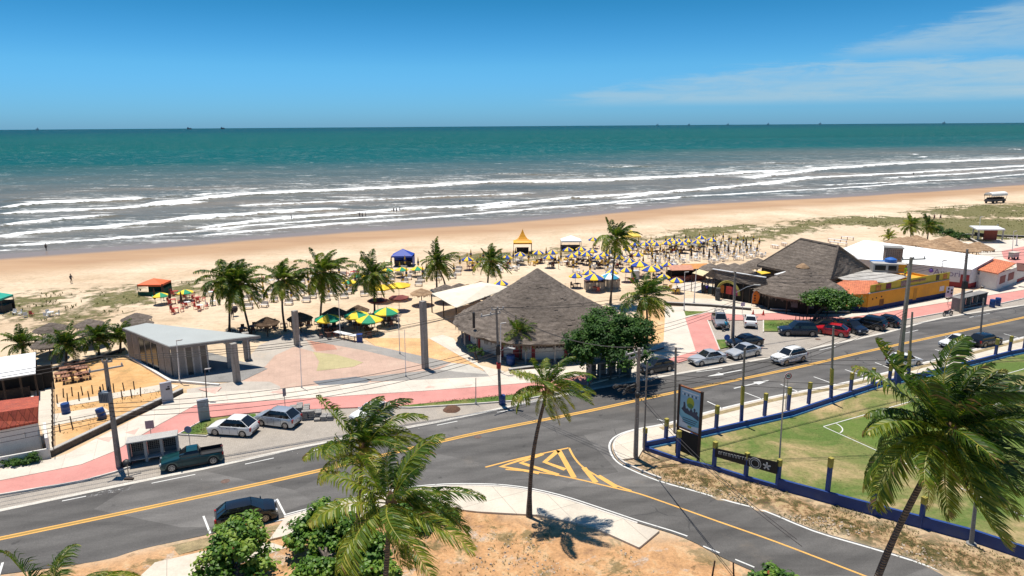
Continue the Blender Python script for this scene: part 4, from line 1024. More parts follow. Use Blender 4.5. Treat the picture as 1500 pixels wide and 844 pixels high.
# ================================================================== VEHICLES
GLASS = mat('tinted car glass', (.012, .014, .016), .06, var=0, spec=.8)
BLACKP = mat('black plastic', (.018, .018, .019), .55, var=.1)
TYRE = mat('tyre rubber', (.022, .021, .020), .9, var=.2, scale=8)
RIM = mat('alloy rim', (.42, .42, .43), .3, .8, var=.05)
CHROME = mat('chrome', (.6, .6, .6), .15, 1.0, var=0)
LAMPW = mat('headlight glass', (.62, .64, .66), .12, .3, var=0)
LAMPR = mat('tail light glass', (.32, .015, .012), .15, var=0)
PLATE = mat('number plate', (.55, .55, .53), .5, var=.05)
def carpaint(name, c, metal=.35, rough=.3): return mat('paint '+name, c, rough, metal, var=.03, scale=.4, coat=.45)
def vehicle(label, kind, paint_, loc, heading, Ln=4.3, W=1.75, Hh=1.5, roof=None, rim=None, cat='car', name='parked_car', group=None, rack=False, z0=.034):
    """x forward from the rear, y to the left"""
    T = thing(name, label, cat, (loc[0], loc[1], z0), heading, group)
    LP = {}
    wr = .33 if kind not in ('suv', 'pickup') else .37
    xf_, xr_ = Ln*.5-.85, -Ln*.5+.82
    cfg = {'sedan': dict(hood=(.66, .90), cowl=.19, rf=.03, rr=-.20, deck=-.35, belt=.93, dz=.98),
           'hatch': dict(hood=(.70, .94), cowl=.23, rf=.05, rr=-.27, deck=-.455, belt=.96, dz=.98),
           'mpv':   dict(hood=(.78, 1.0), cowl=.30, rf=.09, rr=-.31, deck=-.465, belt=1.0, dz=1.02),
           'suv':   dict(hood=(.85, 1.05), cowl=.22, rf=.07, rr=-.36, deck=-.47, belt=1.06, dz=1.08),
           'pickup': dict(hood=(.82, 1.02), cowl=.20, rf=.08, rr=-.10, deck=-.135, belt=1.04, dz=1.0)}[kind]
    zb = .24 if kind in ('suv', 'pickup') else .19
    hl = Ln/2; w = W/2
    def ztop(x):
        f = x/Ln
        if f > cfg['cowl']: t = (f-cfg['cowl'])/(.5-cfg['cowl']); return cfg['hood'][1]+(cfg['hood'][0]-cfg['hood'][1])*t**1.6
        if f < cfg['deck']: t = (cfg['deck']-f)/(cfg['deck']+.5+1e-6); return cfg['dz']-.05*t
        return cfg['belt']
    xs = set([-hl, -hl+.05, -hl+.14, -hl+.3, hl-.3, hl-.14, hl-.05, hl, cfg['cowl']*Ln, cfg['deck']*Ln])
    for c_ in (xf_, xr_):
        for a in (-1.0, -.98, -.8, -.55, -.25, 0, .25, .55, .8, .98, 1.0): xs.add(c_+a*(wr+.06))
    x_ = -hl+.5
    while x_ < hl-.4:
        if all(abs(x_-q) > .12 for q in xs): xs.add(x_)
        x_ += .3
    xs = sorted(xs); rings = []
    for x in xs:
        e = min(1, (hl-abs(x))/.55); ws = w*(.80+.20*math.sqrt(max(0, 1-(1-e)**2)))
        zt = ztop(x); end = min(1, (hl-abs(x))/.14); zt2 = zt-(1-end)*.22; z_0 = zb+(1-end)*.12
        zl = z_0
        for c_ in (xf_, xr_):
            dx = abs(x-c_)
            if dx < wr+.06: zl = max(zl, wr+math.sqrt(max(0, (wr+.06)**2-dx*dx)))
        zm = max(zl+.04, (zt2+z_0)*.5+.02); zs = max(zt2-.10, zm+.03)
        rings.append([(x, -ws*.86, z_0), (x, -ws+.02, zl), (x, -ws, zm), (x, -ws*.985, zs), (x, -ws*.93, zt2-.02), (x, -ws*.55, zt2+.015),
                      (x, 0, zt2+.025), (x, ws*.55, zt2+.015), (x, ws*.93, zt2-.02), (x, ws*.985, zs), (x, ws, zm), (x, ws-.02, zl), (x, ws*.86, z_0)])
    body = MB(); nr = 13
    if kind == 'pickup':   # open bed: drop the top behind the cab
        pass
    for r_ in rings: body.v += r_
    for i in range(len(rings)-1):
        bed = kind == 'pickup' and xs[i+1] < cfg['deck']*Ln+.01 and xs[i] > -hl+.04
        for k in range(nr-1):
            if bed and 4 < k+.5 < 8 and k in (5, 6): continue
            if bed and k in (4, 7): continue
            a = i*nr+k; body.f.append((a, a+nr, a+nr+1, a+1))
    body.f.append(tuple(range(nr))); o = (len(rings)-1)*nr; body.f.append(tuple(range(o, o+nr))[::-1])
    # greenhouse: roof and pillars
    bx0, bx1 = cfg['deck']*Ln, cfg['cowl']*Ln; tx0, tx1 = cfg['rr']*Ln, cfg['rf']*Ln
    zbl = cfg['belt']-.03; wb = w*.91; wt = w*.72; zr = Hh
    def gp(u, v, t):   # u: -1 rear..1 front, v:-1..1 side, t: 0 belt..1 roof
        xb = bx0+(bx1-bx0)*(u+1)/2; xt = tx0+(tx1-tx0)*(u+1)/2
        bulge = .05*(1-u*u*.5)
        return Vector((xb+(xt-xb)*t, v*((wb+(wt-wb)*t)+.03*math.sin(math.pi*t)), zbl+(zr-.05-zbl)*t))
    def patch(mb, pts, out):
        o_ = len(mb.v)
        for q in pts: mb.v.append(tuple(Vector(q)+Vector(out)))
        mb.f.append(tuple(range(o_, o_+len(pts))))
    roofp = MB(); us = [-1, -.94, -.5, 0, .5, .94, 1]; rv = []
    for u in us:
        e = 1-abs(u)**8*.25
        for v in (-1, -.93, -.5, 0, .5, .93, 1):
            q = gp(u, v*(1-.08*abs(u)**8), 1); q.z = zr-.05+(.05*(1-v*v)*e if abs(v) < 1 else 0)+(-.03 if abs(u) == 1 else 0)+.012*(1-abs(u)); rv.append(tuple(q))
    for i in range(6):
        for k in range(6): a = i*7+k; roofp.f.append((a, a+7, a+8, a+1))
    roofp.v = rv
    pil = body if roof is None else roofp
    for v in (-1, 1):
        for u, wd in ((-1, .09), (1, .055)):
            du = -math.copysign(wd, u)*(2 if kind in ('hatch', 'suv', 'mpv') and u < 0 else 1)
            pts = [gp(u, v, 0), gp(u+du, v, 0), gp(u+du, v, 1), gp(u, v, 1)]
            patch(body, pts if v*u > 0 else pts[::-1], (0, v*.008, 0))
            pts = [gp(u, v, 0), gp(u, v*.91, 0), gp(u, v*.91, 1), gp(u, v, 1)]
            patch(body, pts if v*u < 0 else pts[::-1], (math.copysign(.008, u), 0, 0))
        for u, wd in (((.12, .035), (-.45, .035)) if kind != 'pickup' else ()):
            pts = [gp(u-wd, v, 0), gp(u+wd, v, 0), gp(u+wd, v, 1), gp(u-wd, v, 1)]
            patch(body, pts if v > 0 else pts[::-1], (0, v*.006, 0))
    B = part(T, 'body', body, paint_, smooth=35, world=False)
    part(T, 'roof', roofp, roof or paint_, smooth=40, world=False)
    for nm, u in (('windscreen', 1), ('rear_window', -1)):
        g = MB(); pts = [gp(u, v, 0) for v in (-1, -.5, 0, .5, 1)]; pt2 = [gp(u, v, 1) for v in (-1, -.5, 0, .5, 1)]
        for i in range(5): pts[i].x += u*.05*(1-((i-2)/2)**2); pt2[i].x += u*.04*(1-((i-2)/2)**2)
        g.v = [tuple(q) for q in pts+pt2]
        for i in range(4): g.f.append((i, i+1, i+6, i+5) if u > 0 else (i+1, i, i+5, i+6))
        part(T, nm, g, GLASS, smooth=40, world=False)
    for v in (-1, 1):
        for ua, ub in (((.12, 1), (-.45, .12), (-1, -.45)) if kind != 'pickup' else ((-1, 1),)):
            g = MB(); pts = [gp(ua, v, 0), gp(ub, v, 0), gp(ub, v, .5), gp(ub, v, 1), gp(ua, v, 1), gp(ua, v, .5)]
            g.v = [tuple(q) for q in pts]; g.f = [(0, 1, 2, 5), (5, 2, 3, 4)] if v < 0 else [(5, 2, 1, 0), (4, 3, 2, 5)]
            part(T, 'side_window', g, GLASS, world=False)
    # underbody and wheel wells
    ub_ = MB(); ub_.box((0, 0, zb+.22), (Ln*.94, W*.70, .44)); ub_.box((0, 0, zb+.06), (Ln*.55, W*.93, .12)); part(T, 'underbody', ub_, BLACKP, world=False)
    if kind == 'pickup':
        bl = cfg['deck']*Ln+hl-.06; bd = MB(); cx = -hl+.05+bl/2
        bd.box((cx, 0, .70), (bl, W*.84, .05)); bd.box((cx, -w*.88, .86), (bl, .04, .32)); bd.box((cx, w*.88, .86), (bl, .04, .32)); bd.box((-hl+.09, 0, .86), (.04, W*.8, .32)); bd.box((cfg['deck']*Ln-.02, 0, .88), (.03, W*.8, .34))
        part(T, 'cargo_bed', bd, BLACKP, world=False)
    for s_ in (1, -1): tr_ = MB(); tr_.box((s_*(hl-.03), 0, zb+.16), (.09, W*.66, .16)); part(T, 'bumper', tr_, BLACKP, world=False)
    if kind in ('suv', 'pickup'):
        for v in (-1, 1): tr_ = MB(); tr_.box((0, v*(w-.01), zb+.05), (Ln*.45, .05, .12)); part(T, 'sill', tr_, BLACKP, world=False)
    # door seams
    for v in (-1, 1):
        dm = MB()
        for ux in ((.13*Ln, -.03*Ln, -.21*Ln) if kind != 'pickup' else (.15*Ln, -.09*Ln)):
            dm.box((ux, v*(w-.004), (zb+cfg['belt'])/2+.03), (.014, .02, cfg['belt']-zb-.22))
        dm.box((.0, v*(w*.985), cfg['belt']-.085), (Ln*.40, .02, .014))
        for ux in ((.02*Ln, -.16*Ln) if kind != 'pickup' else (-.05*Ln,)): dm.box((ux, v*(w+.004), cfg['belt']-.16), (.16, .02, .03))
        part(T, 'door_trim', dm, BLACKP, world=False)
    gr = MB(); gr.box((hl-.012, 0, cfg['hood'][0]-.12), (.05, W*.42, .12)); part(T, 'grille', gr, BLACKP, world=False)
    for s_ in (1, -1):
        p_ = MB(); p_.box((s_*(hl+.022), 0, zb+.22 if s_ > 0 else zb+.42), (.015, .40, .13)); part(T, 'number_plate', p_, PLATE, world=False)
        for v in (-1, 1):
            h_ = MB(); 
            if s_ > 0:
                h_.box((hl-.10, v*w*.70, cfg['hood'][0]-.11), (.20, W*.19, .15), -v*.32, .9); part(T, 'headlight', h_, LAMPW, world=False)
            else:
                hh_ = .30 if kind in ('suv', 'hatch', 'mpv') else .16
                h_.box((-hl+.075, v*w*.80, cfg['dz']-.10-hh_/2), (.13, W*.13, hh_), v*.25); part(T, 'tail_light', h_, LAMPR, world=False)
    for v in (-1, 1):
        q = gp(.9, v, .08); mm = MB(); mm.box((q.x+.02, v*(w+.07), q.z+.06), (.10, .20, .13), 0, .8); mm.box((q.x, v*(w-.03), q.z+.02), (.05, .14, .05)); part(T, 'mirror', mm, paint_, world=False)
        for xw in (xf_, xr_):
            y0, y1 = v*(w-.20), v*(w-.005); t_ = MB()
            prof = [(wr*.62, y0), (wr*.94, y0), (wr, y0+v*.04), (wr, y1-v*.04), (wr*.94, y1), (wr*.62, y1-v*.01)]
            n = 18
            for k in range(n):
                a = 2*math.pi*k/n
                for r_, y_ in prof: t_.v.append((xw+r_*math.cos(a), y_, wr+r_*math.sin(a)))
            for k in range(n):
                for j in range(5): a = k*6+j; b_ = ((k+1) % n)*6+j; t_.f.append((a, b_, b_+1, a+1) if v < 0 else (a, a+1, b_+1, b_))
            wl_ = part(T, 'wheel', t_, TYRE, smooth=40, world=False)
            r2 = MB(); yo = y1-v*.03
            r2.cyl((xw, y0+v*.02, wr), (xw, y0+v*.06, wr), wr*.64, n=16)
            for k in range(7):
                a = 2*math.pi*k/7; r2.bar((xw, yo, wr), (xw+wr*.62*math.cos(a), yo, wr+wr*.62*math.sin(a)), .055, .03, up=(0, 1, 0))
            ring = [(xw+wr*.61*math.cos(2*math.pi*k/16), yo, wr+wr*.61*math.sin(2*math.pi*k/16)) for k in range(17)]
            for k in range(16): r2.bar(ring[k], ring[k+1], .035, .05, up=(0, 1, 0))
            r2.cyl((xw, yo-v*.02, wr), (xw, yo+v*.02, wr), .06, n=8)
            part(wl_, 'rim', r2, rim or RIM, world=False)
    if rack:
        rk = MB()
        if kind == 'pickup':
            for xx in (cfg['deck']*Ln-.08, cfg['deck']*Ln-.7):
                for v in (-1, 1): rk.bar((xx, v*w*.85, .95), (xx-.05, v*w*.6, Hh+.12), .05, .05)
                rk.bar((xx-.05, -w*.65, Hh+.12), (xx-.05, w*.65, Hh+.12), .05, .05)
            for v in (-1, 1): rk.bar((cfg['rf']*Ln, v*w*.55, Hh+.08), (cfg['deck']*Ln-.8, v*w*.6, Hh+.12), .04, .04)
        else:
            for v in (-1, 1): rk.bar((tx0+.15, v*wt*.9, zr+.03), (tx1-.15, v*wt*.9, zr+.03), .04, .04)
        part(T, 'roof_rack', rk, BLACKP if kind != 'pickup' else CHROME, world=False)
    return T
def by_wheels(rear, front, side, W=1.75, f=.5):
    """centre and heading from where the two near-side wheels touch the road; side: which side of the car faces us (+1 left)"""
    a = G(*rear).xy; b_ = G(*front).xy; d = (b_-a).normalized(); n = Vector((-d.y, d.x)); return (a+b_)/2-n*side*(W/2-.1), math.atan2(d.y, d.x)
PW = carpaint('white', (.74, .73, .70), 0, .3); PS = carpaint('silver', (.46, .50, .54), .5, .3); PSG = carpaint('silver grey', (.55, .56, .56), .4, .3)
PBK = carpaint('black', (.012, .014, .018), .1, .22); PNV = carpaint('dark navy', (.012, .018, .035), .2, .25); PDG = carpaint('dark green', (.006, .05, .055), .15, .28)
PRD = carpaint('red', (.48, .012, .02), .1, .25); PGY = carpaint('steel', (.30, .31, .33), .4, .35); PCH = carpaint('charcoal', (.035, .038, .045), .3, .3)
RD = R(26)
def car(label, kind, pt_, rear, front, side, **kw):
    c_, h_ = by_wheels(rear, front, side, kw.get('W', 1.75)); return vehicle(label, kind, pt_, c_, h_, **kw)
car('dark green pickup truck parked by the concrete bin shelter', 'pickup', PDG, (308,681.5), (257,691), 1, Ln=4.75, W=1.7, Hh=1.48, cat='pickup truck', name='pickup_truck')
car('white compact crossover parked beside grass triangle, nose to the left', 'hatch', PW, (356,641), (315.5,638.5), 1, Ln=4.3, W=1.8, Hh=1.6, roof=None)
car('silver blue minivan parked behind white crossover beside stacked pavers', 'mpv', PS, (416.5,628.5), (385,624.5), 1, Ln=4.2, W=1.75, Hh=1.62)
c_, h_ = G(361,770).xy, math.atan2(*(lambda d: (d.y, d.x))(G(400,752).xy-G(325,768).xy))
vehicle('black boxy hatchback parked on near side behind bright green bush', 'mpv', PBK, G(362,763), h_, Ln=4.1, W=1.7, Hh=1.5)
vehicle('white hatchback with dark windows hidden behind rear palm crown', 'hatch', PW, G(545,613), ANG+.35+math.pi, Ln=4.1, W=1.72, Hh=1.5)
car('dark charcoal hatchback half in tree shade beside kiosk', 'hatch', PCH, (980.5,544), (953,549), 1, Ln=4.1, W=1.75, Hh=1.52)
car('silver sedan parked at left of the bay, next to red path', 'sedan', PSG, (1055,532), (1028.5,536.5), 1, Ln=4.5, W=1.75, Hh=1.46)
car('silver sedan parked directly in front of black sedan', 'sedan', PSG, (1108,521.5), (1083.5,527), 1, Ln=4.55, W=1.78, Hh=1.47)
car('black sedan parked behind silver sedan beside concrete pole', 'sedan', PBK, (1109,508), (1083,511), 1, Ln=4.6, W=1.78, Hh=1.46)
car('white compact four wheel drive driving on the main road', 'suv', PW, (1175.5,530.5), (1151,536), 1, Ln=4.4, W=1.8, Hh=1.68, rack=True, name='moving_car')
vehicle('silver double cab pickup with ladder rack facing the road, beside motorcyclist', 'pickup', PGY, G(1054,476), math.atan2(*(lambda d: (d.y, d.x))(G(1060,482).xy-G(1050,462).xy)), Ln=5.0, W=1.8, Hh=1.72, rack=True, cat='pickup truck', name='pickup_truck')
vehicle('white sedan seen from behind, parked beside square lawn', 'sedan', PW, G(1098.5,476), math.atan2(*(lambda d: (d.y, d.x))(G(1097,462).xy-G(1099.5,480).xy)), Ln=4.2, W=1.7, Hh=1.45)
car('dark navy long four wheel drive at left end of parked row', 'suv', PNV, (1187.5,493.5), (1155,493), 1, Ln=4.8, W=1.85, Hh=1.85, rack=True)
vehicle('black car mostly hidden behind navy four wheel drive and red hatchback', 'hatch', PBK, G(1206,484), math.atan2(*(lambda d: (d.y, d.x))(G(1196,483).xy-G(1212,484.5).xy)), Ln=4.2, W=1.75, Hh=1.5)
car('bright red hatchback in the parked row', 'hatch', PRD, (1228.5,494), (1203,490), 1, Ln=4.3, W=1.75, Hh=1.5)
vehicle('dark navy hatchback with nose towards road, right of red car', 'hatch', PNV, G(1247,485), math.atan2(*(lambda d: (d.y, d.x))(G(1262,490).xy-G(1232,479).xy)), Ln=4.3, W=1.78, Hh=1.5)
vehicle('black four wheel drive seen from rear, near right end of parked row', 'suv', PBK, G(1272,480), math.atan2(*(lambda d: (d.y, d.x))(G(1250,476).xy-G(1290,484).xy)), Ln=4.5, W=1.85, Hh=1.75)
vehicle('black hatchback at right end of parked row', 'hatch', PBK, G(1295,476), math.atan2(*(lambda d: (d.y, d.x))(G(1278,473).xy-G(1310,479).xy)), Ln=4.0, W=1.75, Hh=1.5)
car('white hatchback parked on near side behind blue wall posts', 'hatch', PW, (1322,540.5), (1342.5,537), -1, Ln=4.1, W=1.75, Hh=1.5)
vehicle('white car driving on main road behind windblown palm crown', 'sedan', PW, G(1400,508), ANG+math.pi-.1, Ln=4.3, W=1.75, Hh=1.5, name='moving_car')
vehicle('black car parked on near side behind windblown palm crown', 'suv', PBK, G(1443,506), ANG-.05, Ln=4.3, W=1.75, Hh=1.6)

# motorcycles -----------------------------------------------------------
def motorcycle(label, loc, heading, col, z0=.034):
    T = thing('motorcycle', label, 'motorcycle', (loc[0], loc[1], z0), heading)
    for x in (-.65, .65):
        w_ = MB(); n = 16
        for k in range(n):
            a, b_ = 2*math.pi*k/n, 2*math.pi*(k+1)/n; w_.bar((x+.28*math.cos(a), 0, .31+.28*math.sin(a)), (x+.28*math.cos(b_), 0, .31+.28*math.sin(b_)), .09, .08, up=(0, 1, 0))
        W_ = part(T, 'wheel', w_, TYRE, world=False)
        s_ = MB()
        for k in range(6): a = math.pi*k/6; s_.bar((x-.25*math.cos(a), 0, .31-.25*math.sin(a)), (x+.25*math.cos(a), 0, .31+.25*math.sin(a)), .015, .015)
        part(W_, 'rim', s_, CHROME, world=False)
    b = MB(); b.tube([(-.75, 0, .72), (-.3, 0, .70), (0, 0, .72)], [.09, .13, .11], 8); part(T, 'seat', b, BLACKP, smooth=50, world=False)
    b = MB(); b.tube([(-.02, 0, .78), (.2, 0, .86), (.42, 0, .80)], [.10, .16, .09], 8); part(T, 'fuel_tank', b, col, smooth=50, world=False)
    b = MB(); b.box((.05, 0, .42), (.42, .22, .32), 0, .8); b.tube([(0, -.12, .3), (-.35, -.16, .3), (-.8, -.17, .38)], .045, 8); part(T, 'engine', b, RIM, world=False)
    b = MB(); b.bar((.65, -.08, .31), (.42, -.08, .95), .04, .04); b.bar((.65, .08, .31), (.42, .08, .95), .04, .04); b.bar((-.65, 0, .31), (0, 0, .5), .05, .18); b.bar((-.6, 0, .66), (.42, 0, .8), .05, .05); b.box((.62, 0, .64), (.36, .11, .03)); b.box((-.72, 0, .62), (.3, .12, .03)); part(T, 'frame', b, BLACKP, world=False)
    b = MB(); b.tube([(.30, -.36, 1.03), (.40, -.1, 1.0), (.40, .1, 1.0), (.30, .36, 1.03)], .018, 6); part(T, 'handlebar', b, CHROME, world=False)
    b = MB(); b.cyl((.46, 0, .88), (.56, 0, .87), .09, .10, 12); part(T, 'headlight', b, LAMPW, world=False)
    for s_ in (-1, 1):
        b = MB(); b.bar((.34, s_*.3, 1.03), (.32, s_*.34, 1.2), .012, .012); b.cyl((.31, s_*.34, 1.22), (.34, s_*.34, 1.22), .055, n=8); part(T, 'mirror', b, BLACKP, world=False)
    return T
mc1 = motorcycle('dark motorcycle parked on its own beside pink path below yellow building', G(1388,463), ANG-.12, carpaint('dark red', (.10, .01, .01)))
MCP = G(1063,484); motorcycle('motorcycle carrying rider in cyan shirt beside silver pickup', MCP, ANG+.25, PBK)

# beach truck and quad cart ------------------------------------------------
def beach_truck():
    T = thing('beach_truck', 'open sided beach truck under white arched canopy, alone on far sand', 'truck', tuple(G(1457,297.5)), ANG+math.pi-.05)
    b = MB(); b.box((0, 0, .85), (8, 2.4, .35)); b.box((0, 0, 1.25), (7.8, 2.3, .5), 0, .98); part(T, 'chassis', b, mat('truck grey', (.10, .095, .09), .7), world=False)
    c = MB(); n = 10; pr = [(1.35*math.cos(math.pi*k/n), 3.1+.75*math.sin(math.pi*k/n)) for k in range(n+1)]
    for x in (-4.1, 4.1): c.v += [(x, y_, z_) for y_, z_ in pr]
    for k in range(n): c.f.append((k, k+1, k+n+2, k+n+1))
    c.f.append(tuple(range(n+1))); c.f.append(tuple(range(n+1, 2*n+2))[::-1])
    for s_ in (-1, 1): c.box((0, s_*1.36, 2.85), (8.2, .05, .6))
    part(T, 'canopy', c, mat('white canvas', (.80, .78, .73), .8, var=.05), smooth=30, world=False)
    for x in (-4, -1.3, 1.3, 4):
        for s_ in (-1, 1):
            q = MB(); q.cyl((x, s_*1.2, 1.4), (x, s_*1.2, 3.1), .05, n=6); part(T, 'canopy_post', q, BLACKP, world=False)
    for x in (-2.8, 2.8):
        for s_ in (-1, 1):
            q = MB(); q.cyl((x, s_*1.0, .5), (x, s_*1.3, .5), .5, n=16); part(T, 'wheel', q, TYRE, world=False)
    for x in (-3, -2, -1, 0, 1, 2, 3):
        q = MB(); q.box((x, 0, 1.75), (.1, 2.0, .55)); q.box((x+.22, 0, 1.6), (.45, 2.0, .08)); part(T, 'bench', q, mat('dark bench', (.05, .03, .025), .7), world=False)
beach_truck()
def cart():
    T = thing('snack_cart', 'small grey food cart on wheels standing on far pale terrace', 'cart', tuple(G(1484,380,.1)), ANG)
    b = MB(); b.box((0, 0, .95), (1.9, 1.0, .9)); part(T, 'body', b, mat('cart grey', (.45, .44, .42), .6), world=False)
    b = MB(); b.box((0, 0, 1.48), (2.2, 1.3, .08)); part(T, 'roof', b, mat('cart top', (.55, .5, .42), .7), world=False)
    for x in (-.6, .6):
        for s_ in (-1, 1): q = MB(); q.cyl((x, s_*.45, .28), (x, s_*.55, .28), .28, n=14); part(T, 'wheel', q, TYRE, world=False)
cart()
# ================================================================== BUILDINGS
def thatchmat(name, c0, c1, c2):
    m, nt, b = newmat(name); p = pos(nt); pz = pos(nt, .3, (1, 1, 3.5))
    band_ = N(nt, 'ShaderNodeTexWave', wave_type='BANDS', bands_direction='Z'); band_.inputs['Scale'].default_value = .85; band_.inputs['Distortion'].default_value = 2.5; band_.inputs['Detail'].default_value = 5; band_.inputs['Detail Scale'].default_value = 2.5; L(nt, p, band_.inputs['Vector'])
    c = ramp(nt, noise(nt, pz, 2.0, 9, .78, .2), [(.3, c0), (.5, c1), (.7, c2)])
    c = mix(nt, .6, c, ramp(nt, noise(nt, p, .35, 5, .6), [(.3, .72), (.7, 1.25)]), 'MULTIPLY')
    c = mix(nt, .7, c, ramp(nt, noise(nt, p, 14, 4, .8), [(.35, .7), (.5, 1), (.65, 1.25)]), 'MULTIPLY')
    c = mix(nt, .35, c, ramp(nt, band_.outputs['Fac'], [(.1, .70), (.5, 1.0), (.9, 1.2)]), 'MULTIPLY')
    c = mix(nt, .5, c, ramp(nt, noise(nt, p, .22, 4, .6, .5), [(.35, .75), (.5, 1), (.65, 1.25)]), 'MULTIPLY')
    L(nt, c, b.inputs['Base Color']); b.inputs['Roughness'].default_value = .97; b.inputs['Specular IOR Level'].default_value = .1
    bump(nt, noise(nt, pz, 7, 8, .8), 1.0, .12, b); return m
THG = thatchmat('grey thatch', (.095, .077, .063), (.165, .136, .113), (.25, .21, .176))
THD = thatchmat('dark grey thatch', (.10, .081, .066), (.175, .145, .12), (.28, .24, .20))
THT = thatchmat('tan thatch', (.22, .13, .07), (.38, .25, .15), (.52, .38, .25))
THB = thatchmat('brown thatch', (.06, .035, .022), (.13, .085, .055), (.24, .17, .12))
WALLW = mat('white render', (.68, .66, .61), .9, var=.06, scale=.8, dirt=(.42, .37, .31), dirtamt=.45, fine=.25)
REDP = mat('dark red paint', (.26, .025, .03), .7, var=.15, dirt=(.15, .06, .05), dirtamt=.3)
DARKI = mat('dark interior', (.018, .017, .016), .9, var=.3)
WOODD = mat('dark weathered wood', (.055, .038, .028), .85, var=.35, scale=4, fine=.5)
CONCG = mat('grey concrete', (.24, .23, .215), .88, var=.14, scale=.7, dirt=(.12, .11, .10), dirtamt=.5, fine=.45)
m, nt, b = newmat('streaked concrete'); p = pos(nt)
c = ramp(nt, noise(nt, pos(nt, 0, (3, 3, .25)), 1.3, 7, .7), [(.3, (.20, .18, .16)), (.5, (.31, .285, .25)), (.7, (.40, .37, .33))])
c = mix(nt, .6, c, ramp(nt, noise(nt, p, 2.5, 6, .7), [(.3, .7), (.7, 1.2)]), 'MULTIPLY')
jn = N(nt, 'ShaderNodeSeparateXYZ'); L(nt, p, jn.inputs[0]); jm = mth(nt, 'LESS_THAN', mth(nt, 'FRACT', mth(nt, 'DIVIDE', jn.outputs[2], 1.15)), .025)
c = mix(nt, mth(nt, 'MULTIPLY', jm, .5), c, (.1, .09, .08))
L(nt, c, b.inputs['Base Color']); b.inputs['Roughness'].default_value = .9; STREAK = m
CONCL = mat('light concrete', (.42, .40, .37), .88, var=.1, scale=.7, dirt=(.22, .2, .17), dirtamt=.4, fine=.4)
WHITEM = mat('white metal', (.72, .72, .70), .5, var=.04)
GREYM = mat('galvanised steel', (.38, .39, .40), .45, .6, var=.1)
BLUEP = mat('blue paint', (.010, .045, .20), .55, var=.14, scale=1.2, dirt=(.05, .08, .17), dirtamt=.5, fine=.25)
LBLUE = mat('light blue edge paint', (.10, .35, .62), .6, var=.1)
YELP = mat('ochre yellow paint', (.70, .34, .025), .8, var=.08, scale=.6, dirt=(.42, .22, .05), dirtamt=.4, fine=.2)
GOLDP = mat('olive gold paint', (.36, .30, .05), .7, var=.15, fine=.3)
def tilemat(name, cols):
    m, nt, b = newmat(name); p = pos(nt, 0)
    br = N(nt, 'ShaderNodeTexBrick'); L(nt, pos(nt, .15), br.inputs['Vector']); br.inputs['Scale'].default_value = 1
    br.inputs['Brick Width'].default_value = .30; br.inputs['Row Height'].default_value = .42; br.inputs['Mortar Size'].default_value = .03; br.inputs['Mortar Smooth'].default_value = .6
    br.inputs['Color1'].default_value = c4(cols[0]); br.inputs['Color2'].default_value = c4(cols[1]); br.inputs['Mortar'].default_value = c4(tuple(c*.45 for c in cols[0]))
    c = mix(nt, .8, br.outputs['Color'], ramp(nt, noise(nt, p, 1.8, 7, .7), [(.3, .62), (.5, 1), (.7, 1.25)]), 'MULTIPLY')
    c = mix(nt, mth(nt, 'MULTIPLY', smooth(nt, noise(nt, p, .5, 7, .7), .55, .7), .45), c, (.14, .07, .05))
    L(nt, c, b.inputs['Base Color']); b.inputs['Roughness'].default_value = .85
    bump(nt, br.outputs['Fac'], -.8, .05, b); return m
TILE = tilemat('red clay tiles', ((.46, .095, .045), (.36, .07, .04))); TILEO = tilemat('orange clay tiles', ((.62, .20, .09), (.52, .15, .07)))
def box3(mb, a, b_, z0, z1, th):
    """wall between two ground points"""
    a = Vector(a[:2]); b_ = Vector(b_[:2]); d = (b_-a); l = d.length; c = (a+b_)/2
    mb.box((c.x, c.y, (z0+z1)/2), (l, th, z1-z0), math.atan2(d.y, d.x)); return mb
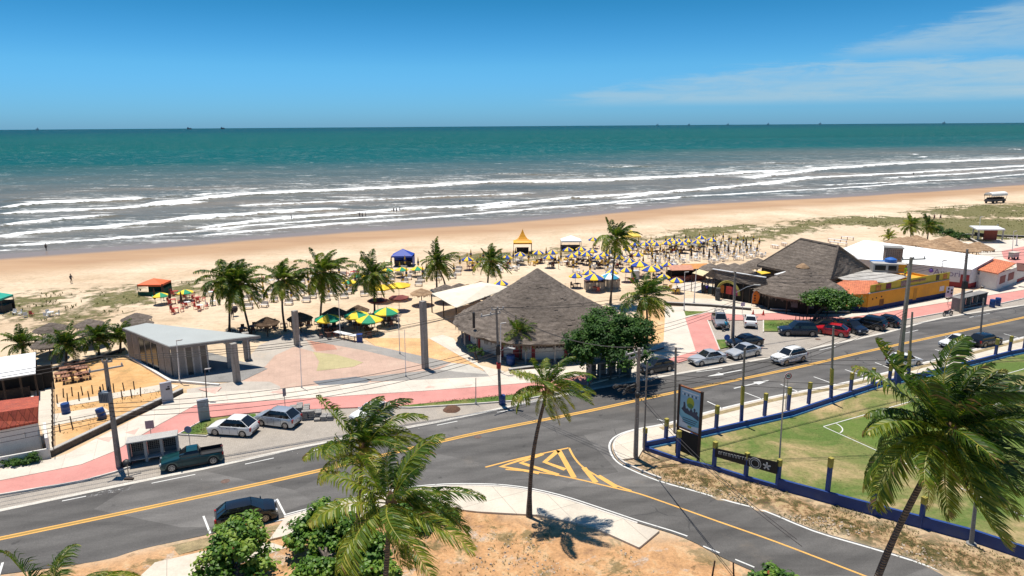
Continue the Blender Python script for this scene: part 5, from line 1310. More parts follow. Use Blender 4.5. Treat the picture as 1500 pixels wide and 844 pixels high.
def cone_roof(c, r, zE, zA, n=40, sag=.25, rows=9, jit=.06, th=.35, seed=1, sx=1.0):
    rnd = random.Random(seed); mb = MB(); prof = []
    for i in range(rows*2+1):
        t = i/(rows*2); rr = r*(1-t)+.05; z = zE+(zA-zE)*(t+sag*.25*-math.sin(math.pi*t)); step = .07 if i % 2 else 0
        prof.append((rr+(.06 if i % 2 == 0 else 0), z+(-.03 if i % 2 == 0 else .03)))
    o = 0; ang = [2*math.pi*k/n for k in range(n)]
    pr = [(r*.96, zE-th)]+prof
    for i, (rr, z) in enumerate(pr):
        for k in range(n):
            q = rr*(1+rnd.uniform(-jit, jit)*(.35 if i > 2 else .5)); mb.v.append((c[0]+q*math.cos(ang[k])*sx, c[1]+q*math.sin(ang[k]), z+rnd.uniform(-jit, jit)*(1.2 if i < 2 else .5)))
    for i in range(len(pr)-1):
        for k in range(n): a = i*n+k; b_ = i*n+(k+1) % n; mb.f.append((a, b_, b_+n, a+n))
    o = (len(pr)-1)*n; mb.f.append(tuple(o+k for k in range(n)))
    for k in range(int(r*26)):   # ragged fringe of loose ends
        a = rnd.uniform(0, 6.283); q0 = r*rnd.uniform(.955, 1.0); l_ = rnd.uniform(.12, .42)*min(1, r/5+.3); w_ = rnd.uniform(.04, .12)
        x0, y0 = c[0]+q0*math.cos(a)*sx, c[1]+q0*math.sin(a); tx, ty = -math.sin(a)*w_, math.cos(a)*w_; o_ = len(mb.v)
        mb.v += [(x0-tx, y0-ty, zE-th*.3), (x0+tx, y0+ty, zE-th*.3), (x0+tx*.4+.05*math.cos(a), y0+ty*.4+.05*math.sin(a), zE-th-l_), (x0-tx*.4+.05*math.cos(a), y0-ty*.4+.05*math.sin(a), zE-th-l_)]; mb.f.append((o_, o_+1, o_+2, o_+3))
    for k in range(int(r*r*2.2) if r > 4 else 0):   # lifted tufts break up the slope
        t = 1-math.sqrt(rnd.random()); a = rnd.uniform(0, 6.283); rr = r*(1-t)+.05; z = zE+(zA-zE)*(t-sag*.25*math.sin(math.pi*t)); w_ = rnd.uniform(.1, .35); l_ = rnd.uniform(.2, .5)
        x0, y0 = c[0]+rr*math.cos(a), c[1]+rr*math.sin(a); tx, ty = -math.sin(a)*w_, math.cos(a)*w_; sl = (zA-zE)/r; ox, oy = math.cos(a)*l_, math.sin(a)*l_; o_ = len(mb.v)
        mb.v += [(x0-tx, y0-ty, z+.03), (x0+tx, y0+ty, z+.03), (x0+tx+ox, y0+ty+oy, z-sl*l_+.07), (x0-tx+ox, y0-ty+oy, z-sl*l_+.07)]; mb.f.append((o_, o_+3, o_+2, o_+1))
    # underside
    ob = len(mb.v); mb.v.append((c[0], c[1], zA-th*1.3))
    for k in range(n): mb.f.append((ob, (k+1) % n, k))
    return mb

# --- big round thatched restaurant
c0 = G(787, 466, 2.8); cx, cy = c0.x, c0.y; RR = 10.7
zA = VT((787, 466), (787, 393))[1].z
d_ = ray(787, 393); k_ = cy/d_[1]; zA = CH+k_*d_[2]
T = thing('thatched_restaurant', 'big round restaurant under grey conical thatched roof, white walls and red pillars', 'restaurant', (cx, cy, 0))
part(T, 'roof', cone_roof((cx, cy), RR, 2.75, zA, 56, .16, 14, .035, .4, 3), THG)
fl_ = MB(); fl_.lathe([(9.9, 0), (9.9, .18), (.1, .18)], (cx, cy, 0), 40); part(T, 'floor', fl_, CONCG)
RW = 8.7; nW = 14
corn = [(cx+RW*math.cos(2*math.pi*(k+.3)/nW), cy+RW*math.sin(2*math.pi*(k+.3)/nW)) for k in range(nW)]
for k in range(nW):
    a, b_ = corn[k], corn[(k+1) % nW]; mid = (Vector(a)+Vector(b_))/2; wl_ = MB()
    front = mid.y < cy+2
    box3(wl_, a, b_, .15, 1.45 if (k % 3 and front) else 2.9, .18); part(T, 'wall', wl_, WALLW)
    pm = MB(); pm.box((a[0], a[1], 1.6), (.42, .42, 2.9), 2*math.pi*(k+.3)/nW); part(T, 'pillar', pm, REDP)
    if k % 3 and front:
        g = MB(); box3(g, a, b_, 1.45, 1.55, .24); part(T, 'sill', g, WALLW)
    if k % 3 == 0 and front:
        dn = (mid-Vector((cx, cy))).normalized(); q = mid+dn*.12; g = MB(); g.box((q.x, q.y, 1.3), (1.1, .06, 2.1), math.atan2(dn.y, dn.x)+math.pi/2); part(T, 'door', g, REDP)
for k in range(18):
    a = 2*math.pi*k/18; g = MB(); g.cyl((cx+9.8*math.cos(a), cy+9.8*math.sin(a), 0), (cx+9.8*math.cos(a), cy+9.8*math.sin(a), 3.0), .11, n=8); part(T, 'post', g, CONCL)
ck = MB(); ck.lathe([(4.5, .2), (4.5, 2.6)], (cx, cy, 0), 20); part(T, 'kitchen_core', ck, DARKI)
ch = VT((694,471), (694,457))
mb = MB(); q = G(694, 471, 4.2); mb.cyl((q.x, q.y, 3.4), (q.x, q.y, 5.3), .16, n=8); part(T, 'flue', mb, BLACKP)
# --- white canvas awning next to it
T = thing('canvas_awning', 'cream canvas awning stretched on dark posts left of the round thatched restaurant', 'awning', tuple(G(680,470)))
pts = [G(632,430,2.9), G(668,451,2.7), G(748,421,2.7), G(705,413,2.9)]
pk = [G(668,428,3.7), G(712,418,3.7)]
mb = MB(); mb.v = [tuple(v) for v in pts+pk]; mb.f = [(0, 1, 4), (1, 2, 5, 4), (2, 3, 5), (3, 0, 4, 5)]
mb.v += [(x, y, z-.06) for x, y, z in mb.v]; mb.f += [tuple(i+6 for i in f[::-1]) for f in mb.f]
part(T, 'canvas', mb, mat('cream canvas', (.70, .63, .50), .9, var=.06, scale=1.0, dirt=(.45, .36, .25), dirtamt=.3))
for q in pts+[(pts[0]+pts[1])/2, (pts[1]+pts[2])/2]: mb = MB(); mb.cyl((q[0], q[1], 0), (q[0], q[1], 2.75), .09, n=8); part(T, 'post', mb, WOODD)

# --- grey pavilion
ZR = 3.7
r4 = [G(178.5,480.7,ZR), G(247.8,508.4,ZR), G(381.7,491.8,ZR), G(214,473,ZR)]
T = thing('pavilion', 'angular concrete pavilion with flat pale grey roof coming to a point', 'pavilion', tuple(G(252,557)))
mb = MB(); mb.prism([tuple(v) for v in r4], ZR-.32, ZR-.02); part(T, 'roof_slab', mb, CONCG)
cen = sum((v for v in r4), Vector((0,0,0)))/4
mb = MB(); mb.prism([tuple(cen.xy+(v.xy-cen.xy)*.965) for v in r4], ZR-.02, ZR+.02); part(T, 'roof', mb, mat('pale grey roofing', (.38, .40, .38), .6, var=.05, scale=.5, dirt=(.36, .37, .35), dirtamt=.5, fine=.15))
A, B_, C_, D_ = [v.xy for v in r4]; ins = lambda v, f=.93: cen.xy+(v-cen.xy)*f
a, b_ = ins(A), ins(B_)
for i in range(7):
    p0, p1 = a.lerp(b_, i/7+.01), a.lerp(b_, (i+1)/7-.012)
    g = MB(); (box3(g, p0, p1, 0, ZR-.33, .12)); part(T, 'wall' if i in (0, 1, 5, 6) else 'glass_panel', g, CONCG if i in (0, 1, 5, 6) else mat('smoked glass', (.05, .055, .055), .15, var=.1))
    g = MB(); g.box((p0.x, p0.y, ZR/2-.16), (.16, .22, ZR-.33), ANG); part(T, 'mullion', g, CONCL)
e_ = b_.lerp(ins(C_), .42)
for i in range(5):
    p0, p1 = b_.lerp(e_, i/5+.01), b_.lerp(e_, (i+1)/5-.012); g = MB(); box3(g, p0, p1, 0, ZR-.33, .14); part(T, 'wall' if i in (0, 1, 3) else 'glass_panel', g, CONCG if i in (0, 1, 3) else mat('smoked glass', (.05, .055, .055), .15, var=.1))
    g = MB(); g.box((p1.x, p1.y, ZR/2-.16), (.16, .2, ZR-.33), ANG); part(T, 'mullion', g, CONCL)
f_ = ins(D_).lerp(ins(C_), .35); g = MB(); box3(g, e_, f_, 0, ZR-.33, .14); part(T, 'wall', g, DARKI)
for (x, y, h_) in ((339,539,ZR-.33), (363,527,ZR-.33)):
    q = G(x, y); g = MB(); g.box((q.x, q.y, h_/2), (.75, .75, h_), ANG); part(T, 'column', g, STREAK)
mb = MB(); mb.prism([tuple(v) for v in (G(186,523).xy, G(250,561).xy, G(352,560).xy, G(392,541).xy, G(300,515).xy)], 0, .075); part(T, 'floor', mb, CONCG)
mb = MB(); kerb(mb, PV([(184,522),(247,560),(320,566)]), 0, .3, 0, .22); part(T, 'plinth', mb, WALLW)

def pillar(label, base, top, wd=.62):
    B, Tp = VT(base, top); mb = MB(); h = Tp.z; mb.box((B.x, B.y, h/2), (wd, wd*.9, h), ANG+.4)
    return single('concrete_pillar', mb, STREAK, label, 'pillar', loc=(B.x, B.y, 0))
pillar('tall free standing concrete pillar at the right end of the coloured plaza', (623,540), (623,441))
pillar('free standing concrete pillar at the far tip of the coloured plaza', (435.5,506), (435,455))
pillar('square concrete pillar under the pointed tip of the grey pavilion roof', (347.5,560), (346,503))

# --- house and shed at the left edge
T = thing('tiled_house', 'white house with red clay tiled roof at left edge', 'house', tuple(G(40,686)))
za = 3.0
mb = MB(); q = [G(-90,598,za+.9), G(57,580,za+.5), G(55.5,617,za), G(-90,645,za)]
mid = [G(-90,617,za+1.25), G(56,596,za+1.1)]
mb.v = [tuple(v) for v in [q[0], q[1], mid[1], mid[0], q[3], q[2]]]; mb.f = [(0, 3, 2, 1), (3, 4, 5, 2)]
mb.v += [(x, y, z-.18) for x, y, z in mb.v]; mb.f += [(6, 7, 8, 9), (9, 8, 11, 10), (1, 2, 8, 7), (2, 5, 11, 8), (5, 4, 10, 11)]
part(T, 'roof', mb, TILE)
mb = MB(); wa, wb_ = G(-90,642,za), G(52,618,za)
g0 = wa.xy.lerp(wb_.xy, 0); g1 = wb_.xy; nrm = Vector((-(g1-g0).y, (g1-g0).x)).normalized()*.35
box3(mb, g0+nrm, g1+nrm, 0, za-.05, .2); b2 = G(54,583,za).xy+Vector((-.4,0)); part(T, 'wall', mb, WALLW); mb = MB(); box3(mb, g1+nrm, b2, 0, za+.2, .2); part(T, 'wall', mb, WALLW)
mb = MB(); g = (g1+nrm).lerp(g0+nrm, .13); mb.box((g.x, g.y-.12, 1.9), (.06, .05, .5)); part(T, 'wall_lamp', mb, GREYM)
mb = MB(); box3(mb, G(-60,697).xy, G(73,672).xy, 0, .95, .16); W_ = single('boundary_wall', mb, WALLW, 'low white boundary wall with shrubs in front at left edge', 'wall', loc=tuple(G(73,672)))
mb = MB(); box3(mb, G(73,672).xy, G(70,648).xy, 0, 1.9, .22); single('boundary_wall', mb, WALLW, 'short tall white wall end beside the house passage', 'wall', loc=tuple(G(72,660)))
T = thing('beach_shed', 'open dark shed under bright white sloping roof at left edge', 'shed', tuple(G(30,585)))
mb = MB(); q = [G(-90,536,3.3), G(52,516,3.3), G(52,547,2.8), G(-90,568,2.8)]; mb.v = [tuple(v) for v in q]+[(v.x, v.y, v.z-.08) for v in q]; mb.f = [(3, 2, 1, 0), (4, 5, 6, 7), (2, 3, 7, 6), (1, 2, 6, 5), (0, 1, 5, 4)]
part(T, 'roof', mb, mat('white sheet roof', (.80, .80, .78), .5, var=.04, scale=.6))
for x, y, z in ((50,545,2.7), (28,549,2.7), (3,554,2.7), (50,519,3.1), (20,523,3.1), (-40,560,2.7)):
    v = G(x, y, z); mb = MB(); mb.bar((v.x, v.y, 0), (v.x, v.y, z), .14, .14); part(T, 'post', mb, WOODD)
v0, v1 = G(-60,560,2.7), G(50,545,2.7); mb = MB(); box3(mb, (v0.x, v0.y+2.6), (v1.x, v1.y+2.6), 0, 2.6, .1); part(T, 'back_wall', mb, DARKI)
mb = MB(); box3(mb, (v0.x, v0.y+.3), (v1.x-1, v1.y+.3), 0, 1.0, .4); part(T, 'counter', mb, WOODD)
mb = MB(); q = G(56,572); mb.box((q.x, q.y, .9), (1.3, .12, 1.8), .1); single('dark_screen', mb, DARKI, 'dark mesh screen standing at the right end of the open shed', 'screen', loc=tuple(q))

# --- right hand restaurant group
def eave(px, py, z): return G(px, py, z)
ze = 3.0; E1, E2, E3 = eave(1109,388,ze), eave(1216,410,ze), eave(1274,394,ze); E4 = E1+E3-E2
zr_ = 7.6; R1_, R2_ = G(1173,350,zr_), G(1228,361,zr_)
T = thing('thatched_hall', 'long restaurant hall under dark hipped thatched roof, rear of the cone roofed hut', 'restaurant', ((E1.x+E3.x)/2, (E1.y+E3.y)/2, 0))
def subdiv_faces(mb, faces, n=10, amp=.08, seed=2):
    rnd = random.Random(seed)
    for quad in faces:
        a, b_, c, d = [Vector(v) for v in quad]; o = len(mb.v)
        for i in range(n+1):
            for j in range(n+1):
                p_ = a.lerp(b_, i/n).lerp(d.lerp(c, i/n), j/n)
                k = amp if (0 < i < n and 0 < j < n) else 0
                mb.v.append((p_.x+rnd.uniform(-k, k), p_.y+rnd.uniform(-k, k), p_.z+rnd.uniform(-k, k)*.6+(.05 if j % 2 and 0 < j < n else 0)))
        for i in range(n):
            for j in range(n): q = o+i*(n+1)+j; mb.f.append((q, q+n+1, q+n+2, q+1))
mb = MB(); subdiv_faces(mb, [(E1, E2, R2_, R1_), (E2, E3, R2_, R2_), (E3, E4, R1_, R2_), (E4, E1, R1_, R1_)], 12)
for a, b_ in ((E1, E2), (E2, E3), (E3, E4), (E4, E1)): mb.quad(a, b_, b_-Vector((0, 0, .35)), a-Vector((0, 0, .35)))
part(T, 'roof', mb, THD)
mb = MB(); mb.tube([R1_, R2_], .22, 6); mb.tube([R2_, E2], [.2, .12], 6); mb.tube([R2_, E3], [.2, .12], 6); mb.tube([R1_, E1], [.2, .12], 6); part(T, 'ridge', mb, THG)
ce = (E1+E3)/2
mb = MB(); cs = [(ce.xy+(e.xy-ce.xy)*.9) for e in (E1, E2, E3, E4)]
for i in range(4):
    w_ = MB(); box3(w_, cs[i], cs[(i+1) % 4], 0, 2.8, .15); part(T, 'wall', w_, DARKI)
    for k in range(5):
        q = cs[i].lerp(cs[(i+1) % 4], k/5); w_ = MB(); w_.cyl((q.x, q.y, 0), (q.x, q.y, 3.0), .12, n=8); part(T, 'post', w_, WOODD)
c1 = G(1173, 423, 2.6); zA2 = CH+(c1.y/ray(1177, 388)[1])*ray(1177, 388)[2]
T = thing('thatched_hut', 'round beach bar under dark conical thatched roof with tan cap', 'restaurant', (c1.x, c1.y, 0))
part(T, 'roof', cone_roof((c1.x, c1.y), 6.9, 2.5, zA2, 44, .08, 10, .04, .35, 5), THG)
mb = MB(); mb.lathe([(1.0, -.35), (.7, -.05), (.1, .3)], (c1.x, c1.y, zA2-.05), 12, .05); part(T, 'roof_cap', mb, THT)
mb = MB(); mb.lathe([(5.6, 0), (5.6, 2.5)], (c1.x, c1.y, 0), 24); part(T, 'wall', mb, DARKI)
for k in range(14):
    a = 2*math.pi*k/14; w_ = MB(); w_.cyl((c1.x+6.4*math.cos(a), c1.y+6.4*math.sin(a), 0), (c1.x+6.4*math.cos(a), c1.y+6.4*math.sin(a), 2.6), .1, n=8); part(T, 'post', w_, WOODD)
for k in range(5):
    a = R(-120+22*k); w_ = MB(); w_.box((c1.x+5.75*math.cos(a), c1.y+5.75*math.sin(a), 1.35), (.08, .9, .7), a); part(T, 'menu_board', w_, mat('menu board', (.10, .10, .11), .6, var=.5, scale=12))
# gable shack
T = thing('gabled_shack', 'open beach bar under long low grey thatched gable with pale ridge board', 'restaurant', tuple(G(1078,430)))
ga, gb = G(1044,395,4.3), G(1122,407.5,4.3); fa, fb_ = G(1030,404,2.9), G(1115,419,2.9); ba = ga+(ga-fa); ba.z = 2.9; bb = gb+(gb-fb_); bb.z = 2.9
mb = MB(); subdiv_faces(mb, [(fa, fb_, gb, ga), (bb, ba, ga, gb)], 8, .06, 4); mb.quad(fb_, bb, gb); mb.quad(ba, fa, ga); part(T, 'roof', mb, THG)
mb = MB(); mb.bar(ga+Vector((0,0,.1)), gb+Vector((0,0,.1)), .38, .10); part(T, 'ridge_board', mb, WHITEM)
for i in range(7):
    for s_, (p0, p1) in enumerate(((fa, fb_), (ba, bb))):
        q = p0.lerp(p1, (i+.3)/7); w_ = MB(); w_.cyl((q.x, q.y, 0), (q.x, q.y, 2.9), .09, n=6); part(T, 'post', w_, WOODD)
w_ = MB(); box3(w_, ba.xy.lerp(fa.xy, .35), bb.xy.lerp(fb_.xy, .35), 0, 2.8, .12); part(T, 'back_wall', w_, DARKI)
q = G(1067,421,2.2); w_ = MB(); dd = math.atan2((fb_-fa).y, (fb_-fa).x)
for k in range(12):
    a0, a1 = math.pi*k/12, math.pi*(k+1)/12
    w_.bar((q.x+1.9*math.cos(a0)*math.cos(dd), q.y+1.9*math.cos(a0)*math.sin(dd), 1.2+1.9*math.sin(a0)), (q.x+1.9*math.cos(a1)*math.cos(dd), q.y+1.9*math.cos(a1)*math.sin(dd), 1.2+1.9*math.sin(a1)), .35, .2, up=(0, -1, 0))
part(T, 'arched_front', w_, mat('olive arch', (.28, .24, .05), .7, var=.2))
for dx, col, nm in ((-1.2, (.55, .16, .02), 'orange'), (.2, (.5, .05, .04), 'red'), (1.3, (.3, .04, .12), 'maroon')):
    w_ = MB(); w_.box((q.x+dx*math.cos(dd), q.y+dx*math.sin(dd)+.2, 1.7), (1.0, .1, 1.2), dd); part(T, 'painted_panel', w_, mat(nm+' panel', col, .7, var=.3, scale=3))
w_ = MB(); box3(w_, fa.xy.lerp(fb_.xy, .02)+Vector((0, .6)), fa.xy.lerp(fb_.xy, .3)+Vector((0, .6)), 0, 1.2, .4); part(T, 'counter', w_, mat('dark teal', (.02, .05, .06), .6))
T = thing('shade_sail', 'small pale yellow shade sail at left tip of the gabled shack', 'shade sail', tuple(G(1028,424)))
v = [G(1014,400,3.2), G(1030,404.5,2.9), G(1039,398.5,3.1), G(1024,394.5,3.4)]; mb = MB(); mb.v = [tuple(q) for q in v]+[(q.x, q.y, q.z-.05) for q in v]; mb.f = [(0, 1, 2, 3), (7, 6, 5, 4), (0, 4, 5, 1), (1, 5, 6, 2), (2, 6, 7, 3), (3, 7, 4, 0)]
part(T, 'canvas', mb, mat('pale yellow canvas', (.66, .55, .33), .9))
for q in (v[0], v[1], v[2]): w_ = MB(); w_.cyl((q.x, q.y, 0), (q.x, q.y, q.z), .06, n=6); part(T, 'post', w_, WOODD)
for lab, px_, col, w1, nm in (('stall with faded salmon awning left of the gabled shack', (996,391), (.55, .26, .17), 4.2, 'salmon'), ('stall with orange brown awning behind the shade sail', (1018,389), (.58, .26, .08), 4.6, 'orange brown')):
    c = G(px_[0], px_[1], 2.5); T = thing('market_stall', lab, 'stall', (c.x, c.y, 0), .1)
    mb = MB(); mb.v = [(-w1/2, -1.4, 2.2), (w1/2, -1.4, 2.2), (w1/2, .2, 2.8), (-w1/2, .2, 2.8), (w1/2, 1.5, 2.3), (-w1/2, 1.5, 2.3)]; mb.v += [(x, y, z-.05) for x, y, z in mb.v]
    mb.f = [(0, 1, 2, 3), (3, 2, 4, 5), (9, 8, 7, 6), (11, 10, 8, 9), (0, 6, 7, 1), (1, 7, 8, 2), (2, 8, 10, 4), (4, 10, 11, 5), (5, 11, 9, 3), (3, 9, 6, 0)]
    part(T, 'awning', mb, mat(nm+' canvas', col, .9, var=.15, scale=2), world=False)
    for x in (-w1/2+.1, w1/2-.1):
        for y in (-1.3, 1.4): w_ = MB(); w_.cyl((x, y, 0), (x, y, 2.3), .06, n=6); part(T, 'post', w_, WOODD, world=False)
    w_ = MB(); w_.box((0, .9, .9), (w1*.9, .6, 1.7)); part(T, 'shelving', w_, DARKI, world=False)
    w_ = MB(); w_.box((0, -.6, .45), (w1*.7, .6, .9)); part(T, 'counter', w_, mat('stall counter', (.22, .06, .04), .7), world=False)
c = G(1111,399,3.0); mb = MB(); v = [G(1108,396,3.2), G(1116,403,2.9), G(1129,401,2.9), G(1120,396,3.2)]; mb.prism([tuple(q) for q in v], 2.95, 3.05); T = thing('yellow_awning', 'small bright yellow awning between the shack and the dark thatched hall', 'awning', tuple(G(1118,421)))
part(T, 'canvas', mb, mat('yellow canvas', (.75, .48, .03), .8))
for q in v: w_ = MB(); w_.cyl((q.x, q.y, 0), (q.x, q.y, 2.95), .05, n=6); part(T, 'post', w_, WOODD)
mb = MB(); a, b_ = G(1136,402,2.9), G(1158,396,2.9); box3(mb, a, b_, 2.7, 2.9, .5)
T = thing('gutter_canopy', 'narrow white gutter canopy between the cone hut and the thatched hall', 'canopy', (a.x, a.y, 0)); part(T, 'canopy_sheet', mb, WHITEM)
for q in (a, b_): w_ = MB(); w_.cyl((q.x, q.y, 0), (q.x, q.y, 2.7), .05, n=6); part(T, 'post', w_, WOODD)

# --- yellow building
q0 = G(1268.4,457).xy; q1 = G(1386.5,434).xy; q2 = G(1246,455).xy; q3 = G(1232,440).xy
dirn = (q1-q0).normalized(); back = Vector((-dirn.y, dirn.x)); hgt = 2.75
T = thing('yellow_building', 'long ochre yellow building with dark blue base beside pink path', 'building', (q0.x, q0.y, 0))
for a, b_ in ((q0, q1), (q2, q0), (q3, q2)):
    w_ = MB(); box3(w_, a, b_, .72, hgt, .25); part(T, 'wall', w_, YELP)
    w_ = MB(); box3(w_, a, b_, 0, .72, .27); part(T, 'plinth', w_, mat('dark blue plinth', (.018, .035, .12), .8, var=.15, dirt=(.1, .1, .13), dirtamt=.4))
    w_ = MB(); box3(w_, a, b_, hgt, hgt+.1, .34); part(T, 'coping', w_, CONCL)
bk = 11.0
for a, b_ in ((q1, q1+back*bk), (q1+back*bk, q0+back*bk)):
    w_ = MB(); box3(w_, a, b_, 0, hgt, .22); part(T, 'wall', w_, YELP)
ln = (q1-q0).length
w_ = MB(); a, b_ = q0+dirn*.4+back*.02, q1; box3(w_, a, b_, hgt+.1, hgt+1.22, .07); part(T, 'banner', w_, mat('yellow green banner', (.50, .43, .035), .7, var=.12, scale=.8, dirt=(.33, .33, .05), dirtamt=.4))
def wallpt(s_, z, off): q = q0+dirn*s_-back*(.125+off); return (q.x, q.y, z)
def onwall(nm, s0, s1, z0, z1, m_, off=.012):
    q = q0+dirn*((s0+s1)/2)-back*(.125+off); w_ = MB(); w_.box((q.x, q.y, (z0+z1)/2), (s1-s0, .03, z1-z0), math.atan2(dirn.y, dirn.x)); return part(T, nm, w_, m_)
dkw = mat('worn dark paint', (.20, .09, .02), .9, var=.3)
pr = ln/118.
for x, z in ((1274.5,1.85), (1279.5,1.95), (1286.5,2.0)): s_ = (x-1268.4)*pr; onwall('vent', s_-.1, s_+.1, z-.12, z+.12, DARKI)
onwall('service_panel', (1284-1268)*pr, (1290-1268)*pr, .55, 1.6, dkw); onwall('service_panel', (1332-1268)*pr, (1337-1268)*pr, .5, 2.3, mat('ochre panel', (.48, .24, .03), .9))
onwall('poster', (1372-1268.4)*pr, (1379-1268.4)*pr, 1.1, 1.9, mat('pale poster', (.62, .60, .60), .7, var=.25, scale=5), .015)
for x0, x1, col in ((1278,1285,(.42,.19,.03)), (1292,1299,(.13,.02,.05)), (1313,1325,(.24,.18,.16)), (1365,1370,(.06,.05,.03)), (1376,1382,(.42,.17,.03))):
    q = q0+dirn*((x0+x1)/2-1268.4)*pr-back*.05; w_ = MB(); w_.box((q.x, q.y, hgt+.66), ((x1-x0)*pr, .03, .85), math.atan2(dirn.y, dirn.x)); part(T, 'banner_print', w_, mat('print %d' % x0, col, .7, var=.6, scale=4))
# the banner's lettering is blurred purple and white strokes in the photograph
rnd = random.Random(4); w_ = MB(); w2 = MB()
for k in range(11):
    s_ = (1327+k*2.1-1268.4)*pr; q = q0+dirn*s_-back*.055; h_ = rnd.uniform(.25, .5)
    w_.box((q.x, q.y, hgt+.72), (.12, .03, h_), math.atan2(dirn.y, dirn.x)); w_.box((q.x+.05, q.y, hgt+.72+h_*.35), (.22, .03, .08), math.atan2(dirn.y, dirn.x))
part(T, 'banner_lettering', w_, mat('purple print', (.22, .06, .20), .7))
mb = MB(); mb.prism([tuple(v.xy) for v in (G(1221,404,3.1), G(1271,394,3.1), G(1330,404,3.1), G(1300,414,3.1), G(1284,412,3.1), G(1236,409,3.1))], 2.9, 3.0); part(T, 'flat_roof', mb, mat('stained white roofing', (.42, .40, .37), .9, var=.3, scale=.9, fine=.4, dirt=(.16, .15, .14), dirtamt=.8))
mb = MB(); rz_ = 3.1
v = [G(1217,419,2.85), G(1236,410.5,3.5), G(1284,411,3.5), G(1289,419,3.0), G(1270,430.5,2.85), G(1246,431.5,2.85), G(1262,420,3.3)]
mb.v = [tuple(q) for q in v]; mb.f = [(0, 5, 6, 1), (5, 4, 6), (4, 3, 2, 6), (1, 6, 2)]; part(T, 'tile_roof', mb, TILEO)
mb = MB(); a = G(1330,412,3.0).xy; mb.prism([tuple(q) for q in (a, q1+back*.3, q1+back*bk*.8, G(1332,404,3.0).xy)], 2.3, 2.4); part(T, 'flat_roof', mb, YELP)
def block(nm, label, cat, px, z0, size, m_, rz=ANG, parts=None):
    q = G(px[0], px[1], z0); T_ = thing(nm, label, cat, (q.x, q.y, z0), rz); w_ = MB(); w_.box((0, 0, size[2]/2), size); part(T_, 'body', w_, m_, world=False); return T_
T = block('rooftop_room', 'small yellow and grey rooftop room with dark openings behind the yellow building', 'shed', (1300,398), 2.95, (5.0, 2.0, 1.5), CONCL, -.25)
w_ = MB(); w_.box((1.9, -1.03, .85), (1.2, .05, 1.2)); part(T, 'yellow_panel', w_, YELP, world=False)
w_ = MB(); w_.box((-1.4, -1.03, .8), (1.6, .05, .8)); part(T, 'opening', w_, DARKI, world=False); w_ = MB(); w_.box((.4, -1.03, .8), (1.2, .05, .8)); part(T, 'opening', w_, DARKI, world=False)
for lab, px_ in (('blue tarpaulin cover on rooftop, left of water tank', (1287,384)), ('round blue water tank on rooftop behind yellow building', (1304,388))):
    q = G(px_[0], px_[1], 4.0); 
    if 'round' in lab:
        w_ = MB(); w_.lathe([(.85, 0), (.95, .9), (.9, 1.0), (.3, 1.25), (.05, 1.28)], (q.x, q.y, 4.0), 18); single('water_tank', w_, mat('blue plastic', (.02, .12, .42), .45), lab, 'water tank', smooth=40, loc=(q.x, q.y, 4.0))
        w_ = MB(); w_.box((q.x, q.y, 2.0), (1.6, 1.6, 4.0)); single('tank_stand', w_, CONCG, 'grey concrete stand under the round blue water tank', 'tank stand', loc=(q.x, q.y, 0))
    else:
        w_ = MB(); w_.box((q.x, q.y, 4.1), (2.4, 1.5, .25), -.2, .9); w_.box((q.x, q.y, 3.55), (2.0, 1.2, .9), -.2); single('tarpaulin', w_, mat('blue tarp', (.02, .16, .45), .6), lab, 'tarpaulin', loc=(q.x, q.y, 3.1))
# lattice block tower
q = G(1303,413); T = thing('lattice_tower', 'square water tower of pierced tan blocks rising above white warehouse roof', 'water tower', tuple(q), -.35)
_, tp = VT((1303,413), (1303,362)); ht = tp.z
w_ = MB(); w_.box((0, 0, ht/2-.6), (2.6, 2.2, ht-1.2)); part(T, 'shaft', w_, CONCL, world=False)
w_ = MB(); w_.box((0, 0, ht-.02), (2.9, 2.5, .12)); part(T, 'top_slab', w_, CONCG, world=False)
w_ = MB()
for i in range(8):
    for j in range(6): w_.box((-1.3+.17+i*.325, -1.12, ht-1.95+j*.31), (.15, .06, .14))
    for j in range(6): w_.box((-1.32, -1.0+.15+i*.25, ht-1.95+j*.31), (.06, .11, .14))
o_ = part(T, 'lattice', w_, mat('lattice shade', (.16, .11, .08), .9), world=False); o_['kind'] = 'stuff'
w_ = MB(); w_.box((0, 0, ht-1.1), (2.62, 2.22, 2.1)); part(T, 'block_wall', w_, mat('tan block', (.40, .32, .25), .9, var=.2, scale=3), world=False)

# --- white warehouse
zf_, zb_ = 3.3, 4.6
A1, A2, A3, A4 = G(1259,379.5,zf_), G(1424,395,zf_), G(1457,377,zb_), G(1266,351.7,zb_)
A0 = G(1235.5,364,zf_+.2)
T = thing('warehouse', 'long white sheet roofed warehouse with dark red skirting behind yellow building', 'building', (A2.x, A2.y, 0))
mb = MB(); v = [A1, A2, A3, A4, A0]; mb.v = [tuple(q) for q in v]+[(q.x, q.y, q.z-.1) for q in v]; mb.f = [(0, 1, 2, 3), (0, 3, 4), (8, 7, 6, 5), (5, 6, 1, 0), (6, 7, 2, 1), (7, 8, 3, 2), (9, 5, 0, 4)]
part(T, 'roof', mb, mat('white warehouse roofing', (.82, .82, .80), .55, var=.03, scale=.4, dirt=(.65, .63, .58), dirtamt=.4))
wi = lambda v: v.xy+Vector((0, .25))
for a, b_, hh in ((A1, A2, zf_-.1), (A2, A3, zf_-.1), (A0, A1, zf_-.1)):
    a, b_ = wi(a), wi(b_); w_ = MB(); box3(w_, a, b_, .9, hh, .2); part(T, 'wall', w_, mat('white warehouse wall', (.62, .62, .64), .8, var=.06, dirt=(.45, .44, .46), dirtamt=.4)); w_ = MB(); box3(w_, a, b_, 0, .9, .23); part(T, 'skirting', w_, REDP)
